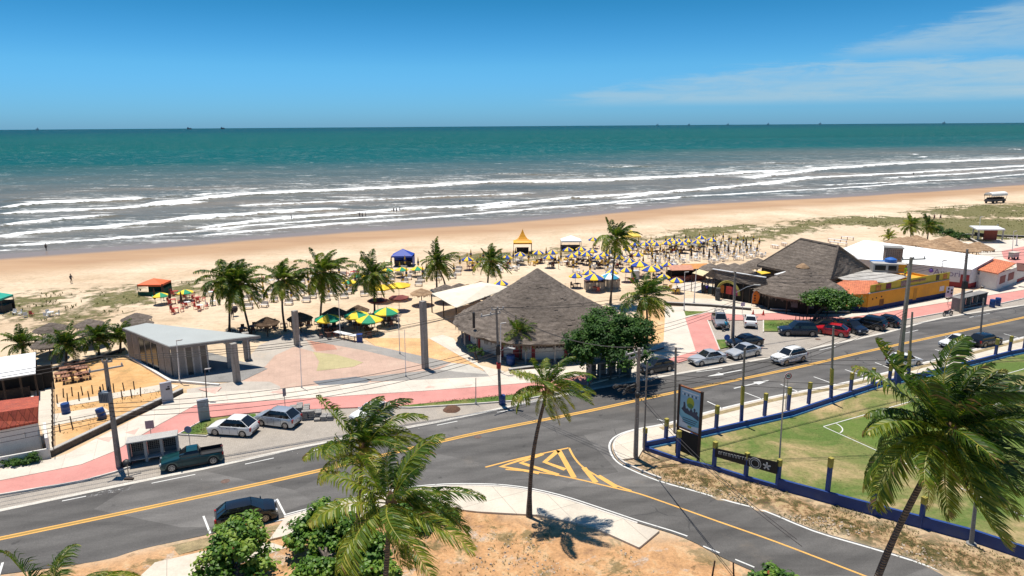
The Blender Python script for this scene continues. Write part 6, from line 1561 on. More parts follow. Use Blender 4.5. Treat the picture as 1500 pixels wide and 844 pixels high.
w_ = MB(); w_.quad(A2+Vector((-.2,.2,-.1)), A3+Vector((-.2,0,-.1)), (A3.x-.2, A3.y, zf_-.2)); part(T, 'gable', w_, WALLW)
a, b_ = wi(A1), wi(A2); dw = (b_-a).normalized(); 
t_ = text_mesh('Amori', 1.5); pt_ = a.lerp(b_, .80)
for i in range(1): pass
part(T, 'wall_lettering', place_text(t_, (pt_.x-dw.y*-.0, pt_.y-.14, 2.25), (dw.x, dw.y, 0)), mat('purple grey lettering', (.22, .19, .30), .8))
q = a.lerp(b_, .665); w_ = MB(); w_.lathe([(.01, -.35), (.38, -.1), (.30, .2), (.02, .5)], (q.x, q.y-.1, 2.4), 8); part(T, 'wall_emblem', w_, mat('purple blue emblem', (.12, .06, .28), .8))
q = a.lerp(b_, .955); w_ = MB(); w_.box((q.x, q.y-.13, 1.15), (1.25, .06, 2.3), math.atan2(dw.y, dw.x)); part(T, 'door', w_, REDP)
q = a.lerp(b_, .38); w_ = MB(); w_.box((q.x, q.y-.13, 2.5), (.5, .05, .22), math.atan2(dw.y, dw.x)); part(T, 'vent', w_, DARKI)
w_ = MB(); q = G(1435,421); w_.box((q.x, q.y+.3, 1.1), (1.0, .8, 2.2), ANG); T = thing('ticket_booth', 'small white booth with grey window beside the red door', 'booth', (q.x, q.y, 0)); part(T, 'body', w_, WHITEM)
w_ = MB(); w_.box((q.x+.18, q.y-.14, 1.5), (.55, .06, .6), ANG); part(T, 'window', w_, mat('grey glass', (.25, .25, .25), .4))
# tiled house on the right
T = thing('tiled_house', 'white and red house with orange clay tiled roof at right edge', 'house', tuple(G(1445,423)))
zt = 3.1; v = [G(1427.5,394,zt), G(1457,379,zt+1.1), G(1488,385.5,zt+1.1), G(1462,401,zt)]
mb = MB(); mb.v = [tuple(q) for q in v]+[(q.x, q.y, q.z-.15) for q in v]; mb.f = [(0, 3, 2, 1), (4, 5, 6, 7), (0, 4, 7, 3), (3, 7, 6, 2), (1, 5, 4, 0)]; part(T, 'roof', mb, TILEO)
a = G(1436,397,2.9).xy; b_ = G(1462,401.5,2.9).xy; c = G(1492,390,3.0).xy; d = c+(c-b_).normalized()*9
for p0, p1, hh in ((a, b_, 2.95), (b_, c, 3.0), (c, d, 2.7)):
    w_ = MB(); box3(w_, p0, p1, .0, hh, .2); part(T, 'wall', w_, WALLW)
for s0, s1 in ((.1, .36), (.5, .78)):
    p0, p1 = b_.lerp(c, s0), b_.lerp(c, s1); w_ = MB(); n_ = Vector(((c-b_).y, -(c-b_).x)).normalized()*.1; box3(w_, p0+n_, p1+n_, 1.05, 2.35, .08); part(T, 'window', w_, mat('red shutter', (.16, .015, .02), .6))
w_ = MB(); n_ = Vector(((d-c).y, -(d-c).x)).normalized()*.1; box3(w_, c+n_, d+n_, 0, .7, .06); part(T, 'skirting', w_, REDP)
w_ = MB(); v = [G(1489,385,4.0), G(1560,392,4.0), G(1560,402,2.9), G(1490,396,2.9)]; mb = MB(); mb.v = [tuple(q) for q in v]; mb.f = [(0, 3, 2, 1)]; mb.v += [(q.x, q.y, q.z-.12) for q in v]; mb.f += [(4, 5, 6, 7), (3, 7, 6, 2)]; part(T, 'side_roof', mb, mat('brown sheet', (.16, .07, .055), .8))
# far pavilion
T = thing('beach_pavilion', 'small open pavilion with white flat roof and brick red panel on far terrace', 'pavilion', tuple(G(1450,352)))
zp = 3.3; v = [G(1420,330.5,zp), G(1432,336,zp), G(1473,336,zp), G(1461.5,331,zp)]; mb = MB(); mb.prism([tuple(q) for q in v], zp-.25, zp); part(T, 'roof', mb, WHITEM)
for x, y in ((1424,350), (1431.5,353), (1467.5,353), (1459,347)): q = G(x, y); w_ = MB(); w_.cyl((q.x, q.y, 0), (q.x, q.y, zp-.25), .16, n=8); part(T, 'column', w_, CONCL)
w_ = MB(); box3(w_, G(1440,352).xy, G(1459,352).xy, 0, 2.6, .25); part(T, 'brick_panel', w_, mat('brick red', (.26, .07, .045), .85, var=.2, scale=4))
w_ = MB(); box3(w_, G(1427,348).xy, G(1440,350).xy, .4, 1.3, .2); part(T, 'bench_wall', w_, DARKI)

# low walls ---------------------------------------------------------
def lowwall(label, pts, h, th=.3, m0=None, z=0.0):
    T = thing('low_wall', label, 'wall', tuple(G(*pts[0])))
    ln_ = PV(pts); a = MB(); kerb(a, ln_, 0, th, z, z+h-.08); part(T, 'wall_body', a, m0 or mat('dark stone wall', (.10, .085, .07), .95, var=.35, scale=3, fine=.5))
    a = MB(); kerb(a, ln_, -.05, th+.05, z+h-.08, z+h); part(T, 'coping', a, CONCL); return T
lowwall('low stone retaining wall with pale coping below the orange sand plot', [(76,669.5),(120,648),(190,614),(269,577)], .62)
lowwall('low retaining wall left of the orange flags, above the pink path', [(973,447),(1040,450.5),(1100,456)], .5)
lowwall('low retaining wall right of the orange flags, in front of cone hut', [(1128,457),(1190,461),(1244,461)], .5)
lowwall('low wall in front of the right tiled house', [(1439,424),(1470,417.5),(1500,411),(1560,399)], .5)
lowwall('short low wall between yellow building and ticket booth', [(1388,440),(1425,429)], .45)
lowwall('short curb wall under the palm beside the orange sand triangle', [(944,521),(973,512)], .4)
lowwall('low slanting terrace wall in front of far pavilion', [(1457,370),(1427,355.5),(1409,346)], .7)
lowwall('long low terrace wall behind far pavilion', [(1409,346),(1500,349),(1600,352)], .6)
lowwall('low curved step wall beside the round restaurant entrance', [(746,545),(770,542),(800,538)], .35)
lowwall('thin dark wall between the shed sand and the orange plot', [(52,546),(78,543),(140,527),(184,513)], .35, .12)

# shelters: concrete frame with pierced block back -------------------------
def shelter(label, p0, p1, nb=3, h=2.0, dep=1.1, tone=CONCL):
    a, b_ = G(*p0).xy, G(*p1).xy; ln_ = (b_-a).length; T = thing('bin_shelter', label, 'shelter', (a.x, a.y, .02), math.atan2((b_-a).y, (b_-a).x))
    w_ = MB(); w_.box((ln_/2, dep/2, h+.06), (ln_+.2, dep+.15, .10)); part(T, 'roof', w_, tone, world=False)
    for k in range(nb+1):
        w_ = MB(); w_.box((ln_*k/nb, dep/2, h/2), (.22 if 0 < k < nb else .12, dep*(.35 if 0 < k < nb else 1), h)); part(T, 'post', w_, tone, world=False)
    for k in range(nb):
        x0, x1 = ln_*k/nb+.08, ln_*(k+1)/nb-.08; w_ = MB(); w_.box(((x0+x1)/2, dep-.05, h/2), (x1-x0, .06, h)); part(T, 'back_wall', w_, CONCG, world=False)
        w2 = MB(); nx = int((x1-x0)/.16); 
        for i in range(nx):
            for j in range(7): w2.box((x0+.08+i*.16, dep-.09, h-.16-j*.16), (.10, .03, .10))
        o_ = part(T, 'pierced_blocks', w2, DARKI, world=False); o_['kind'] = 'stuff'
        w_ = MB(); w_.box(((x0+x1)/2, dep*.5, .42), (x1-x0, dep*.7, .07)); part(T, 'bench', w_, tone, world=False)
    return T
shelter('concrete bin shelter with pierced block back wall at left, beside green pickup', (191,684), (262,672))
shelter('dark bin shelter under the big shading tree', (866,562), (924,554), 4, 2.1, 1.2, CONCG)
shelter('grey bin shelter beside pole at right, with blue bins at its end', (1404,457), (1444,447), 4, 1.9, 1.1, CONCG)
# totems
def totem(label, base, ty, w1, th, px2):
    B, Tp = VT(base, (base[0], ty)); T = thing('stone_totem', label, 'totem', tuple(B), ANG+.15); h = Tp.z
    a = MB(); a.box((0, 0, h/2), (w1, th, h)); part(T, 'slab', a, mat('grey marble', (.36, .37, .40), .6, var=.12, scale=1.5, fine=.2), world=False)
    a = MB(); a.box((w1*.12, -th/2-.015, h*.68), (w1*.35, .03, .16)); a.box((w1*.2, -th/2-.015, h*.78), (w1*.16, .03, .12)); part(T, 'emblem', a, mat('pale carving', (.55, .56, .58), .6) if px2 else DARKI, world=False)
totem('upright grey stone totem with pale emblem on the grass triangle', (300,617), 585, .95, .35, True)
totem('upright grey stone totem with small dark emblem at end of retaining wall', (246,590), 560, 1.05, .35, False)
# ================================================================== STREET THINGS
POLE = mat('weathered concrete pole', (.27, .235, .20), .9, var=.18, scale=1.0, dirt=(.11, .09, .075), dirtamt=.6, fine=.4)
PORC = mat('porcelain insulator', (.40, .38, .36), .4)
TOPS = {}
def pole(key, label, base, top, wb=.34, wt=.22, arms=(), transf=None, lamp=None, bands=False, name='utility_pole', z0=0.0, bolts=True, cat='utility pole'):
    B, Tp = VT(base, top, z0); h = Tp.z; T = thing(name, label, cat, tuple(B)); TOPS[key] = (B, Tp)
    a = MB(); a.bar(B-Vector((0, 0, .2)), Tp, wb, wb*.8); n = 4
    # taper
    for i in range(4, 8):
        c = Tp; v = Vector(a.v[i]); a.v[i] = tuple(c+(v-c)*(wt/wb))
    part(T, 'shaft', a, POLE)
    at = lambda t: B.lerp(Tp, t)
    if bolts:
        for k, t in enumerate((.12, .25, .38, .5, .66)):
            q = at(t); a = MB(); a.box((q.x, q.y-wb*.42, q.z), (.10, .05, .06)); part(T, 'bolt', a, PORC)
    for (t, ln_, rz_, off) in arms:
        q = at(t); d = Vector((math.cos(rz_), math.sin(rz_), 0)); a = MB(); a.bar(q-d*(ln_*(.5-off)), q+d*(ln_*(.5+off)), .12, .12); arm = part(T, 'crossarm', a, CONCL)
        for s_ in (-.5+off+.04, off, .5+off-.04):
            p_ = q+d*ln_*s_; a = MB(); a.lathe([(.03, 0), (.075, .05), (.04, .1), (.075, .15), (.03, .22)], (p_.x, p_.y, p_.z+.06), 8); part(arm, 'insulator', a, PORC)
    if transf:
        q = at(transf); c = (q.x, q.y-.55, q.z); a = MB(); a.box(c, (.78, .55, .85)); 
        tb = part(T, 'transformer', a, mat('transformer grey', (.16, .19, .22), .5, var=.1)); 
        for x in (-.33, .33):
            a = MB(); a.lathe([(.04, 0), (.08, .1), (.05, .2), (.08, .3), (.03, .45)], (c[0]+x, c[1], c[2]+.42), 8); part(tb, 'bushing', a, BLACKP)
        for k in range(6): a = MB(); a.box((c[0]-.32+k*.13, c[1]-.30, c[2]), (.05, .08, .68)); part(tb, 'cooling_fin', a, mat('transformer fin', (.12, .14, .17), .5))
    if lamp:
        t, dx, dy, dz = lamp; q = at(t); e = q+Vector((dx, dy, dz)); a = MB(); a.tube([q, q.lerp(e, .6)+Vector((0, 0, .15)), e], .04, 6); part(T, 'lamp_arm', a, GREYM)
        a = MB(); d = Vector((dx, dy, 0)).normalized(); a.bar(e-d*.1, e+d*.7, .30, .12); part(T, 'lamp_head', a, CONCL)
    return T
wd_ = ANG+math.pi/2
pole('U1', 'leaning concrete utility pole carrying a grey transformer at left beside bin shelter', (175,686), (154,529), .40, .24, ((.93, 2.4, ANG+.2, 0), (.99, .7, ANG, .2)), .70)
for t, w_ in ((.60, .3), (.50, .26)):
    pass
pole('U2', 'utility pole with street lamp and dark fuse box in front of thatched restaurant', (733,592), (727,452), .38, .24, ((.95, 2.3, ANG+.2, -.3), (.99, 1.2, ANG-.3, .1)), None, (.54, 1.0, -.5, .7))
B, Tp = TOPS['U2']; q = B.lerp(Tp, .55); a = MB(); a.box((q.x, q.y-.25, q.z+.3), (.45, .4, .9), 0, .8); o = part(bpy.data.objects['utility_pole.001'], 'fuse_box', a, BLACKP)
q = B.lerp(Tp, .42); a = MB(); a.cyl((q.x, q.y-.2, q.z-.3), (q.x, q.y-.2, q.z+.25), .22, n=12); part(bpy.data.objects['utility_pole.001'], 'red_siren', a, mat('red plastic', (.5, .02, .02), .5))
pole('U3', 'stout concrete utility pole with cable bundle at the road corner', (931,672), (936,510), .42, .28, ((.97, 1.9, ANG+.15, -.25), (.93, 1.6, ANG+.2, -.2)), None, None)
B, Tp = TOPS['U3']; q = B.lerp(Tp, .60); T3 = bpy.data.objects['utility_pole.002']
a = MB(); a.lathe([(.14, -.25), (.2, -.1), (.2, .1), (.1, .25)], (q.x-.05, q.y-.3, q.z), 10); part(T3, 'cable_joint', a, BLACKP, smooth=60)
rnd = random.Random(9); a = MB(); q = B.lerp(Tp, .68)
for k in range(9):
    p0 = q+Vector((.1, 0, rnd.uniform(-.2, .25))); p1 = p0+Vector((-rnd.uniform(.5, 2.0), -rnd.uniform(0, .4), rnd.uniform(-.35, .05))); a.tube([p0, p0.lerp(p1, .5)+Vector((0, 0, -rnd.uniform(.1, .5))), p1], .05, 5)
    a.cyl(p1, p1+Vector((-.25, 0, -.15)), .11, n=7)
o_ = part(T3, 'cable_bundle', a, BLACKP); o_['kind'] = 'stuff'
pole('U3b', 'thin rusty based pole just right of the stout corner pole', (943,660), (948,530), .17, .13, bolts=False, z0=.15)
pole('U4', 'thin dark pole rising behind the blue billboard', (988,634), (990,509), .24, .18, bolts=False, z0=.15)
pole('U5', 'pole with gold painted band between blue wall posts, left of speed sign', (1085.6,620), (1091,510), .24, .17, bolts=False, z0=.15)
pole('U6', 'pole with gold painted band among blue wall posts, right of speed sign', (1217,588), (1221,478), .24, .17, bolts=False, z0=.15)
pole('U7', 'tallest heavy concrete pole with blue and gold painted foot', (1313,571), (1335,377), .50, .26, ((.985, 2.6, ANG-.3, .1),), None, None, z0=.15)
pole('U8', 'slim lamp pole just right of the tallest heavy concrete pole', (1330,562), (1336.5,457), .24, .16, bolts=False, z0=.15)
pole('U9', 'dark heavy utility pole beside the right hand bin shelter', (1408,459), (1417,365), .46, .26, (), None, None)
pole('U10', 'slim grey pole on far verge behind windblown palm crown', (1436,492), (1441,437), .2, .15, bolts=False)
pole('U11', 'concrete pole with street lamp beside black sedan and small lawn', (1073,502), (1077,398), .42, .24, (), None, (.70, 2.2, -.6, 1.2), z0=.12)
B, Tp = TOPS['U9']; q = B.lerp(Tp, .45); a = MB(); a.box((q.x, q.y-.2, q.z), (.7, .5, 1.1), 0, .8); part([o for o in bpy.data.objects if o.get('label', '').startswith('dark heavy utility')][0], 'fuse_box', a, BLACKP)
# painted feet
def foot(key, col_h, lab):
    B, Tp = TOPS[key]; T = [o for o in bpy.data.objects if o.get('label') == lab][0]; at = lambda z: B.lerp(Tp, (z-B.z)/(Tp.z-B.z))
    for z0, z1, m_ in ((B.z, col_h, BLUEP), (col_h, col_h*1.9, GOLDP)):
        a = MB(); a.bar(at(z0), at(z1), .30 if key != 'U7' else .56, .26 if key != 'U7' else .48); part(T, 'painted_foot', a, m_)
foot('U5', 2.0, 'pole with gold painted band between blue wall posts, left of speed sign'); foot('U6', 1.9, 'pole with gold painted band among blue wall posts, right of speed sign'); foot('U7', 2.3, 'tallest heavy concrete pole with blue and gold painted foot')
foot('U8', 2.0, 'slim lamp pole just right of the tallest heavy concrete pole')

def lamp_post(label, base, top, r=.05, head=True, m_=None, z0=.12, dx=.6, nm='lamp_post'):
    B, Tp = VT(base, top, z0); T = thing(nm, label, 'lamp post' if head else 'post', tuple(B)); a = MB(); a.tube([B, B.lerp(Tp, .5), Tp], [r*1.3, r, r*.8], 7); part(T, 'pole', a, m_ or WHITEM, smooth=60)
    a = MB(); a.cyl(B, B+Vector((0, 0, .12)), r*2.6, n=10); part(T, 'base_plate', a, GREYM)
    if head: a = MB(); a.bar(Tp, Tp+Vector((dx, 0, .08)), .22, .09); part(T, 'lamp_head', a, CONCL)
    return T
lamp_post('thin dark lamp post above the grey totem on grass triangle', (303,586), (300,541), .05, True, mat('dark steel', (.04, .04, .045), .5))
lamp_post('thin white lamp post at the front corner of the grey pavilion', (263,559), (258.5,499), .045)
lamp_post('thin white flagpole beside left plaza pillar', (442,568), (438.5,491), .035, False, nm='flagpole')
lamp_post('short thin post under the pavilion roof tip', (364.5,527), (362.5,499), .04, False, nm='flagpole')
lamp_post('thin white pole beside thatched sunshades left of green parasols', (498.5,495.5), (496,437), .04, nm='flagpole', head=False)
lamp_post('thin white pole on sand between green parasol and right plaza pillar', (585.7,517.6), (583,452), .04, nm='flagpole', head=False)
lamp_post('shorter thin white pole on plaza left of right pillar', (594.6,551), (592.5,483), .035, nm='flagpole', head=False)
lamp_post('white lamp post between restaurant door and utility pole', (733,546), (733.5,474), .05)
lamp_post('white lamp post beside green wedge of lawn near silver pickup', (1002,455), (1003,399), .055)
lamp_post('two metre brown post carrying tall thin white pole by the shade sail', (1016.5,444), (1020,394), .07, head=False, nm='flagpole')
lamp_post('white lamp post on far terrace left of far pavilion', (1434,352), (1436,318), .06)
lamp_post('white lamp post on far terrace right of far pavilion', (1482,378), (1485,339), .06)
lamp_post('short white post on far terrace near right edge', (1489,360), (1490,344), .12, head=False, nm='flagpole')
lamp_post('white lamp post between warehouse and yellow banner', (1380,418), (1381,382), .05)
lamp_post('thin grey pole carrying the round speed sign on the field corner', (1140,700), (1149.5,552), .06, False, GREYM, z0=.0, nm='sign_pole')
lamp_post('short grey post on grass verge left of blue barrel', (697,591), (697,553.5), .045, False, GREYM, nm='sign_pole')

def sign(label, base, ty, w1, h1, m_, rz=0.0, shape='box', z0=.12, back=None, txt=None):
    B, Tp = VT(base, (base[0], ty), z0); T = thing('road_sign', label, 'sign', tuple(B), rz); h = Tp.z-z0
    a = MB(); a.cyl((0, 0, 0), (0, 0, h), .035, n=7); part(T, 'post', a, GREYM, world=False)
    a = MB()
    if shape == 'box': a.box((0, -.05, h-h1/2), (w1, .03, h1))
    else:
        a.cyl((0, -.035, h-h1/2), (0, -.06, h-h1/2), w1/2, n=24)
    part(T, 'plate', a, m_, world=False)
    if shape == 'ring':
        a = MB(); n = 28; r_ = w1/2-.04
        for k in range(n): a.bar((r_*math.cos(2*math.pi*k/n), -.07, h-h1/2+r_*math.sin(2*math.pi*k/n)), (r_*math.cos(2*math.pi*(k+1)/n), -.07, h-h1/2+r_*math.sin(2*math.pi*(k+1)/n)), .07, .02, up=(0, 1, 0))
        part(T, 'ring', a, mat('sign red', (.45, .02, .03), .5), world=False)
    if txt: part(T, 'lettering', place_text(text_mesh(txt, h1*.55, True), (0, -.075, h-h1/2), (1, 0, 0)), mat('sign black', (.02, .02, .02), .5), world=False)
    return T
SBLUE = mat('sign blue', (.02, .10, .38), .5); SGREY = mat('sign back grey', (.25, .26, .28), .6); SWHITE = mat('sign white', (.75, .75, .75), .5)
sign('small grey sign on post beside red path, left of bin shelter', (222,642), 616, .7, .75, SGREY, .3)
sign('round blue grey sign on post behind green pickup', (278.6,653), 624, .65, .65, mat('blue grey sign', (.16, .24, .38), .5), 0, 'round', .01)
sign('narrow grey sign on post behind stacked pavers', (418,598), 569, .35, .8, SGREY, .9)
sign('round blue sign on white post at small lawn beside concrete pole', (1064,508), 490, .75, .75, SBLUE, 0, 'round', .14)
sign('pale square sign on promenade below the gabled shack', (1087,460), 443, .6, .55, mat('pale blue sign', (.5, .53, .62), .5))
sign('round white speed limit sign with red ring above blue wall', (1149.5,606), 546, .62, .62, SWHITE, 0, 'ring', .15, txt='40')
T = sign('white board sign with dark symbols at right end of yellow building', (1388,446), 420, 1.1, 1.6, SWHITE, 0)
for x, z in ((-.25, 0), (.3, .25), (.3, -.25), (-.2, .5)):
    a = MB(); B, Tp = VT((1388,446), (1388,420), .12); a.box((x, -.075, Tp.z-.12-.8+z), (.22, .02, .3)); part(T, 'symbol', a, DARKI, world=False)
sign('thin post with small red sign beside slanting green tree', (1241,484), 468, .3, .3, mat('red sign', (.5, .03, .03), .5), 0, 'round')

# wires --------------------------------------------------------------
WIRE = mat('black wire', (.035, .03, .028), .7, var=0)
def wires(label, A, Bq, offs_, sag, r=.024):
    mb = MB(); T = thing('overhead_cable', label, 'cable', tuple(A))
    for k, (oa, ob) in enumerate(offs_):
        a, b_ = Vector(A)+Vector(oa), Vector(Bq)+Vector(ob); pts = []
        for i in range(17):
            t = i/16; q = a.lerp(b_, t); q.z -= sag*(1+.12*k)*4*t*(1-t); pts.append(q)
        w_ = MB(); w_.tube(pts, r, 4, False); part(T, 'wire', w_, WIRE)
tp = {k: v[1] for k, v in TOPS.items()}; bs_ = {k: v[0] for k, v in TOPS.items()}
def lv(k, t): return bs_[k].lerp(tp[k], t)
left = tp['U1']+Vector((-UX.x*34, -UX.y*34, 0))
o3 = [((-.9, .4, .25), (-.9, .4, .25)), ((0, 0, .25), (-.3, 0, .25)), ((.9, -.4, .25), (.3, -.2, .25))]
lo3 = [((0, -.2, 0), (0, -.2, 0)), ((0, -.25, -.35), (0, -.25, -.3)), ((0, -.2, -.7), (0, -.2, -.6)), ((0, -.15, -1.1), (0, -.2, -.9))]
wires('three thin wires running left from the transformer pole out of frame', tp['U1'], left, o3, .6)
wires('bundle of low cables running left from the transformer pole', lv('U1', .55), left-Vector((0, 0, 3.4)), lo3[:3], .7)
wires('three high wires across the plaza between transformer pole and restaurant pole', tp['U1'], tp['U2'], [((-.9, .4, .25), (-1.4, -.2, .0)), ((0, 0, .25), (-.9, -.1, 0)), ((.9, -.4, .25), (-.2, 0, .2))], .9)
wires('low sagging cable bundle across the plaza to restaurant pole', lv('U1', .62), lv('U2', .62), lo3, 1.0)
wires('thin wires behind the thatched roof from restaurant pole to lamp pole by black sedan', tp['U2'], tp['U11'], [((-.9, 0, .1), (0, 0, 0)), ((0, 0, .1), (.1, 0, -.4))], 1.2)
wires('low cable bundle from restaurant pole into the big dark tree', lv('U2', .62), lv('U11', .6), lo3[:3], 1.3)
wires('wires from lamp pole by black sedan to dark heavy pole at right', lv('U11', .97), lv('U9', .9), lo3[:3], 1.2)
wires('wires from dark heavy pole running out at right edge', lv('U9', .95), lv('U9', .95)+Vector((UX.x*40, UX.y*40, 0)), lo3[:3], .8)
wires('three wires from stout corner pole through the dark tree to restaurant pole', tp['U3'], tp['U2'], [((-1.1, -.2, .1), (0, 0, .1)), ((-.6, -.1, .1), (.3, 0, .1)), ((-.1, 0, .1), (.6, 0, 0))], .9)
far = G(1720, 640, 0); far = Vector((far.x, far.y, 8.5))
wires('four wires from stout corner pole over the playing field to the right', tp['U3'], far, [((0, 0, -.1), (0, 0, 0)), ((0, 0, -.5), (0, .5, -.2)), ((0, 0, -2.0), (0, 0, -1.6)), ((0, 0, -2.4), (0, 0, -2.0))], 1.2, .02)
wires('low cables from stout corner pole to tallest heavy pole', lv('U3', .66), lv('U7', .62), lo3[:3], 1.1)
nb = Vector((G(500,640).x, G(400,1000).y, 7.5))
wires('single sagging cable crossing the road from stout corner pole towards camera', lv('U3', .62), Vector((14, 30, 7)), [((0, 0, 0), (0, 0, 0)), ((0, 0, -.3), (.3, 0, -.4))], .6)

# blue field wall ---------------------------------------------------------
def wallrun(label, pts, h, z0, parts_at=None, th=.18, ledge=True):
    T = thing('field_wall', label, 'wall', tuple(G(*pts[0]))); ln_ = PV(pts); a = MB(); kerb(a, ln_, -th/2, th/2, z0-.1, z0+h); part(T, 'wall_body', a, BLUEP)
    a = MB(); kerb(a, ln_, -th/2-.02, th/2+.02, z0+h, z0+h+.03); part(T, 'top_edge', a, BLUEP)
    if ledge: a = MB(); kerb(a, ln_, -th/2-.14, -th/2, z0-.1, z0+h*.25); part(T, 'footing', a, LBLUE)
    return T
wallrun('low dark blue wall along the main road pavement', [(945,657),(1023,641.5),(1160,610),(1287,567),(1354.6,552.7),(1476,522),(1560,506)], .52, .05)
wallrun('low dark blue wall along the side road, near the banner', [(944,659),(990,675),(1046,688.5),(1092,703),(1139,716.5)], .32, .0, ledge=False)
wallrun('taller dark blue wall along the side road, right part', [(1139,716.5),(1210,736),(1318,765),(1422.6,793),(1500,819),(1600,850)], .85, .0, ledge=False)
m_top = GOLDP
posts = [((975,650),614,'road'), ((1048.4,635),595,'road'), ((1119.5,611.5),577,'road'), ((1154,603),568.5,'road'), ((1184,593.5),561,'road'), ((1245,579.5),547,'road'), ((1276.7,570),540,'road'), ((1301.7,565),535,'road'), ((1457,526),497,'road'), ((1477.5,521),493,'road'), ((1499,516),489,'road'),
         ((992.7,675),632,'side'), ((1045.5,688),648,'side'), ((1092,702.5),664,'side'), ((1138.5,716),674,'side'), ((1210.5,735),671.5,'tall'), ((1277,754),713,'tall'), ((1348,773),729,'tall'), ((944,658.5),628,'side')]
NAMES = ['first', 'second', 'third', 'fourth', 'fifth', 'sixth', 'seventh', 'eighth', 'ninth', 'tenth', 'eleventh']
ci = {'road': 0, 'side': 0, 'tall': 0}
for b_, ty, g_ in posts:
    B, Tp = VT(b_, (b_[0]+1, ty)); hh = Tp.z; i = ci[g_]; ci[g_] += 1
    lab = NAMES[i]+{'road': ' blue wall post with gold top along main road pavement, counting from billboard corner', 'side': ' blue post of low side road wall, counting from billboard', 'tall': ' blue post on the taller side road wall, counting from banner'}[g_]
    if b_ == (944,658.5): lab = 'blue corner post where both blue walls meet beside the thin pole'
    T = thing('wall_post', lab, 'post', tuple(B), ANG, 'blue posts of the field wall')
    a = MB(); gf = .27 if g_ == 'road' else .2; a.box((0, 0, hh*(1-gf)/2), (.26, .26, hh*(1-gf))); part(T, 'shaft', a, BLUEP, world=False)
    a = MB(); a.box((0, 0, hh*(1-gf/2)), (.29, .29, hh*gf)); a.box((0, 0, hh+.02), (.31, .31, .05)); part(T, 'gold_top', a, GOLDP, world=False)
# tall pole at right behind palm
lamp_post('bluish floodlight pole on taller blue wall behind palm fronds', (1422.6,798), (1432,712), .12, False, CONCG, z0=0, nm='sign_pole')

# banner --------------------------------------------------------------
A = G(1046,688).xy; C_ = G(1137,716).xy; zt0 = VT((1046,688), (1046.5,655))[1].z; zt1 = VT((1137,716), (1136.5,676))[1].z
T = thing('black_banner', 'long black banner with white round emblem fixed on blue side road posts', 'banner', (A.x, A.y, 0)); d = (C_-A).normalized(); n_ = Vector((d.y, -d.x))*.17
a = MB(); p0, p1 = A+n_, C_+n_; hb = 1.0
a.v = [(p0.x, p0.y, zt0-hb*.75), (p1.x, p1.y, zt1-hb), (p1.x, p1.y, zt1), (p0.x, p0.y, zt0)]; a.v += [(x+.0-n_.x*.15, y-n_.y*.15, z) for x, y, z in a.v]; a.f = [(0, 1, 2, 3), (7, 6, 5, 4), (3, 2, 6, 7), (0, 4, 5, 1), (1, 5, 6, 2), (0, 3, 7, 4)]
part(T, 'cloth', a, mat('black banner cloth', (.012, .012, .013), .7))
BW = mat('banner white', (.55, .55, .53), .7)
L_ = (C_-A).length; at = lambda s_, zz: (p0.x+d.x*s_+n_.x*.12, p0.y+d.y*s_+n_.y*.12, (zt0+(zt1-zt0)*s_/L_)-zz)
a = MB(); q = Vector(at(L_*.66, .52))
for k in range(24):
    a0, a1 = 2*math.pi*k/24, 2*math.pi*(k+1)/24
    for r_ in (.44, .30): a.bar(q+Vector((d.x*r_*math.cos(a0), d.y*r_*math.cos(a0), r_*math.sin(a0))), q+Vector((d.x*r_*math.cos(a1), d.y*r_*math.cos(a1), r_*math.sin(a1))), .05, .02, up=(n_.x, n_.y, 0))
part(T, 'emblem', a, BW)
a = MB(); q = Vector(at(L_*.84, .52))
for k in range(5): an = math.pi/2+2*math.pi*k/5; a.bar(q, q+Vector((d.x*.3*math.cos(an), d.y*.3*math.cos(an), .3*math.sin(an))), .12, .02, up=(n_.x, n_.y, 0))
part(T, 'star', a, BW)
rnd = random.Random(3); a = MB(); s_ = .35
while s_ < L_*.57:
    w_ = rnd.uniform(.08, .16); zz = .33; q0_ = Vector(at(s_, zz)); q1_ = Vector(at(s_+w_, zz))
    a.bar(q0_+Vector((0, 0, .11)), q1_+Vector((0, 0, .11)), .03, .02, up=(n_.x, n_.y, 0)); a.bar(q0_+Vector((0, 0, .12)), q0_-Vector((0, 0, .12)), .03, .02, up=(n_.x, n_.y, 0))
    if rnd.random() < .6: a.bar(q1_+Vector((0, 0, .12)), q1_-Vector((0, 0, .12)), .03, .02, up=(n_.x, n_.y, 0))
    s_ += w_+.09
o_ = part(T, 'lettering', a, BW); o_['kind'] = 'stuff'

# billboard -----------------------------------------------------------
A = G(991,664).xy; C_ = G(1022.5,678).xy; d = (C_-A); L_ = d.length; d.normalize(); n_ = Vector((d.y, -d.x))
zA_ = VT((991,664), (991.5,565))[1].z; zB_ = VT((1022.5,678), (1025,577))[1].z; zA0 = VT((991,664), (991.5,622))[1].z; zB0 = VT((1022.5,678), (1023.5,637))[1].z
zt_ = (zA_+zB_)/2; z0_ = (zA0+zB0)/2
T = thing('billboard', 'upright pale blue billboard in rusty wooden frame with black lower panel at field corner', 'billboard', (A.x, A.y, 0))
RUST = mat('rusty timber', (.30, .11, .045), .85, var=.3, scale=3, fine=.4)
for q in (A, C_): a = MB(); a.box((q.x, q.y, (zt_+.15)/2), (.2, .16, zt_+.15), math.atan2(d.y, d.x)); part(T, 'post', a, mat('dark timber post', (.05, .03, .022), .85, var=.3))
def bb(nm, s0, s1, z0, z1, m_, off=0.0, th=.05):
    q = A+d*((s0+s1)/2)+n_*off; a = MB(); a.box((q.x, q.y, (z0+z1)/2), (s1-s0, th, z1-z0), math.atan2(d.y, d.x)); return part(T, nm, a, m_)
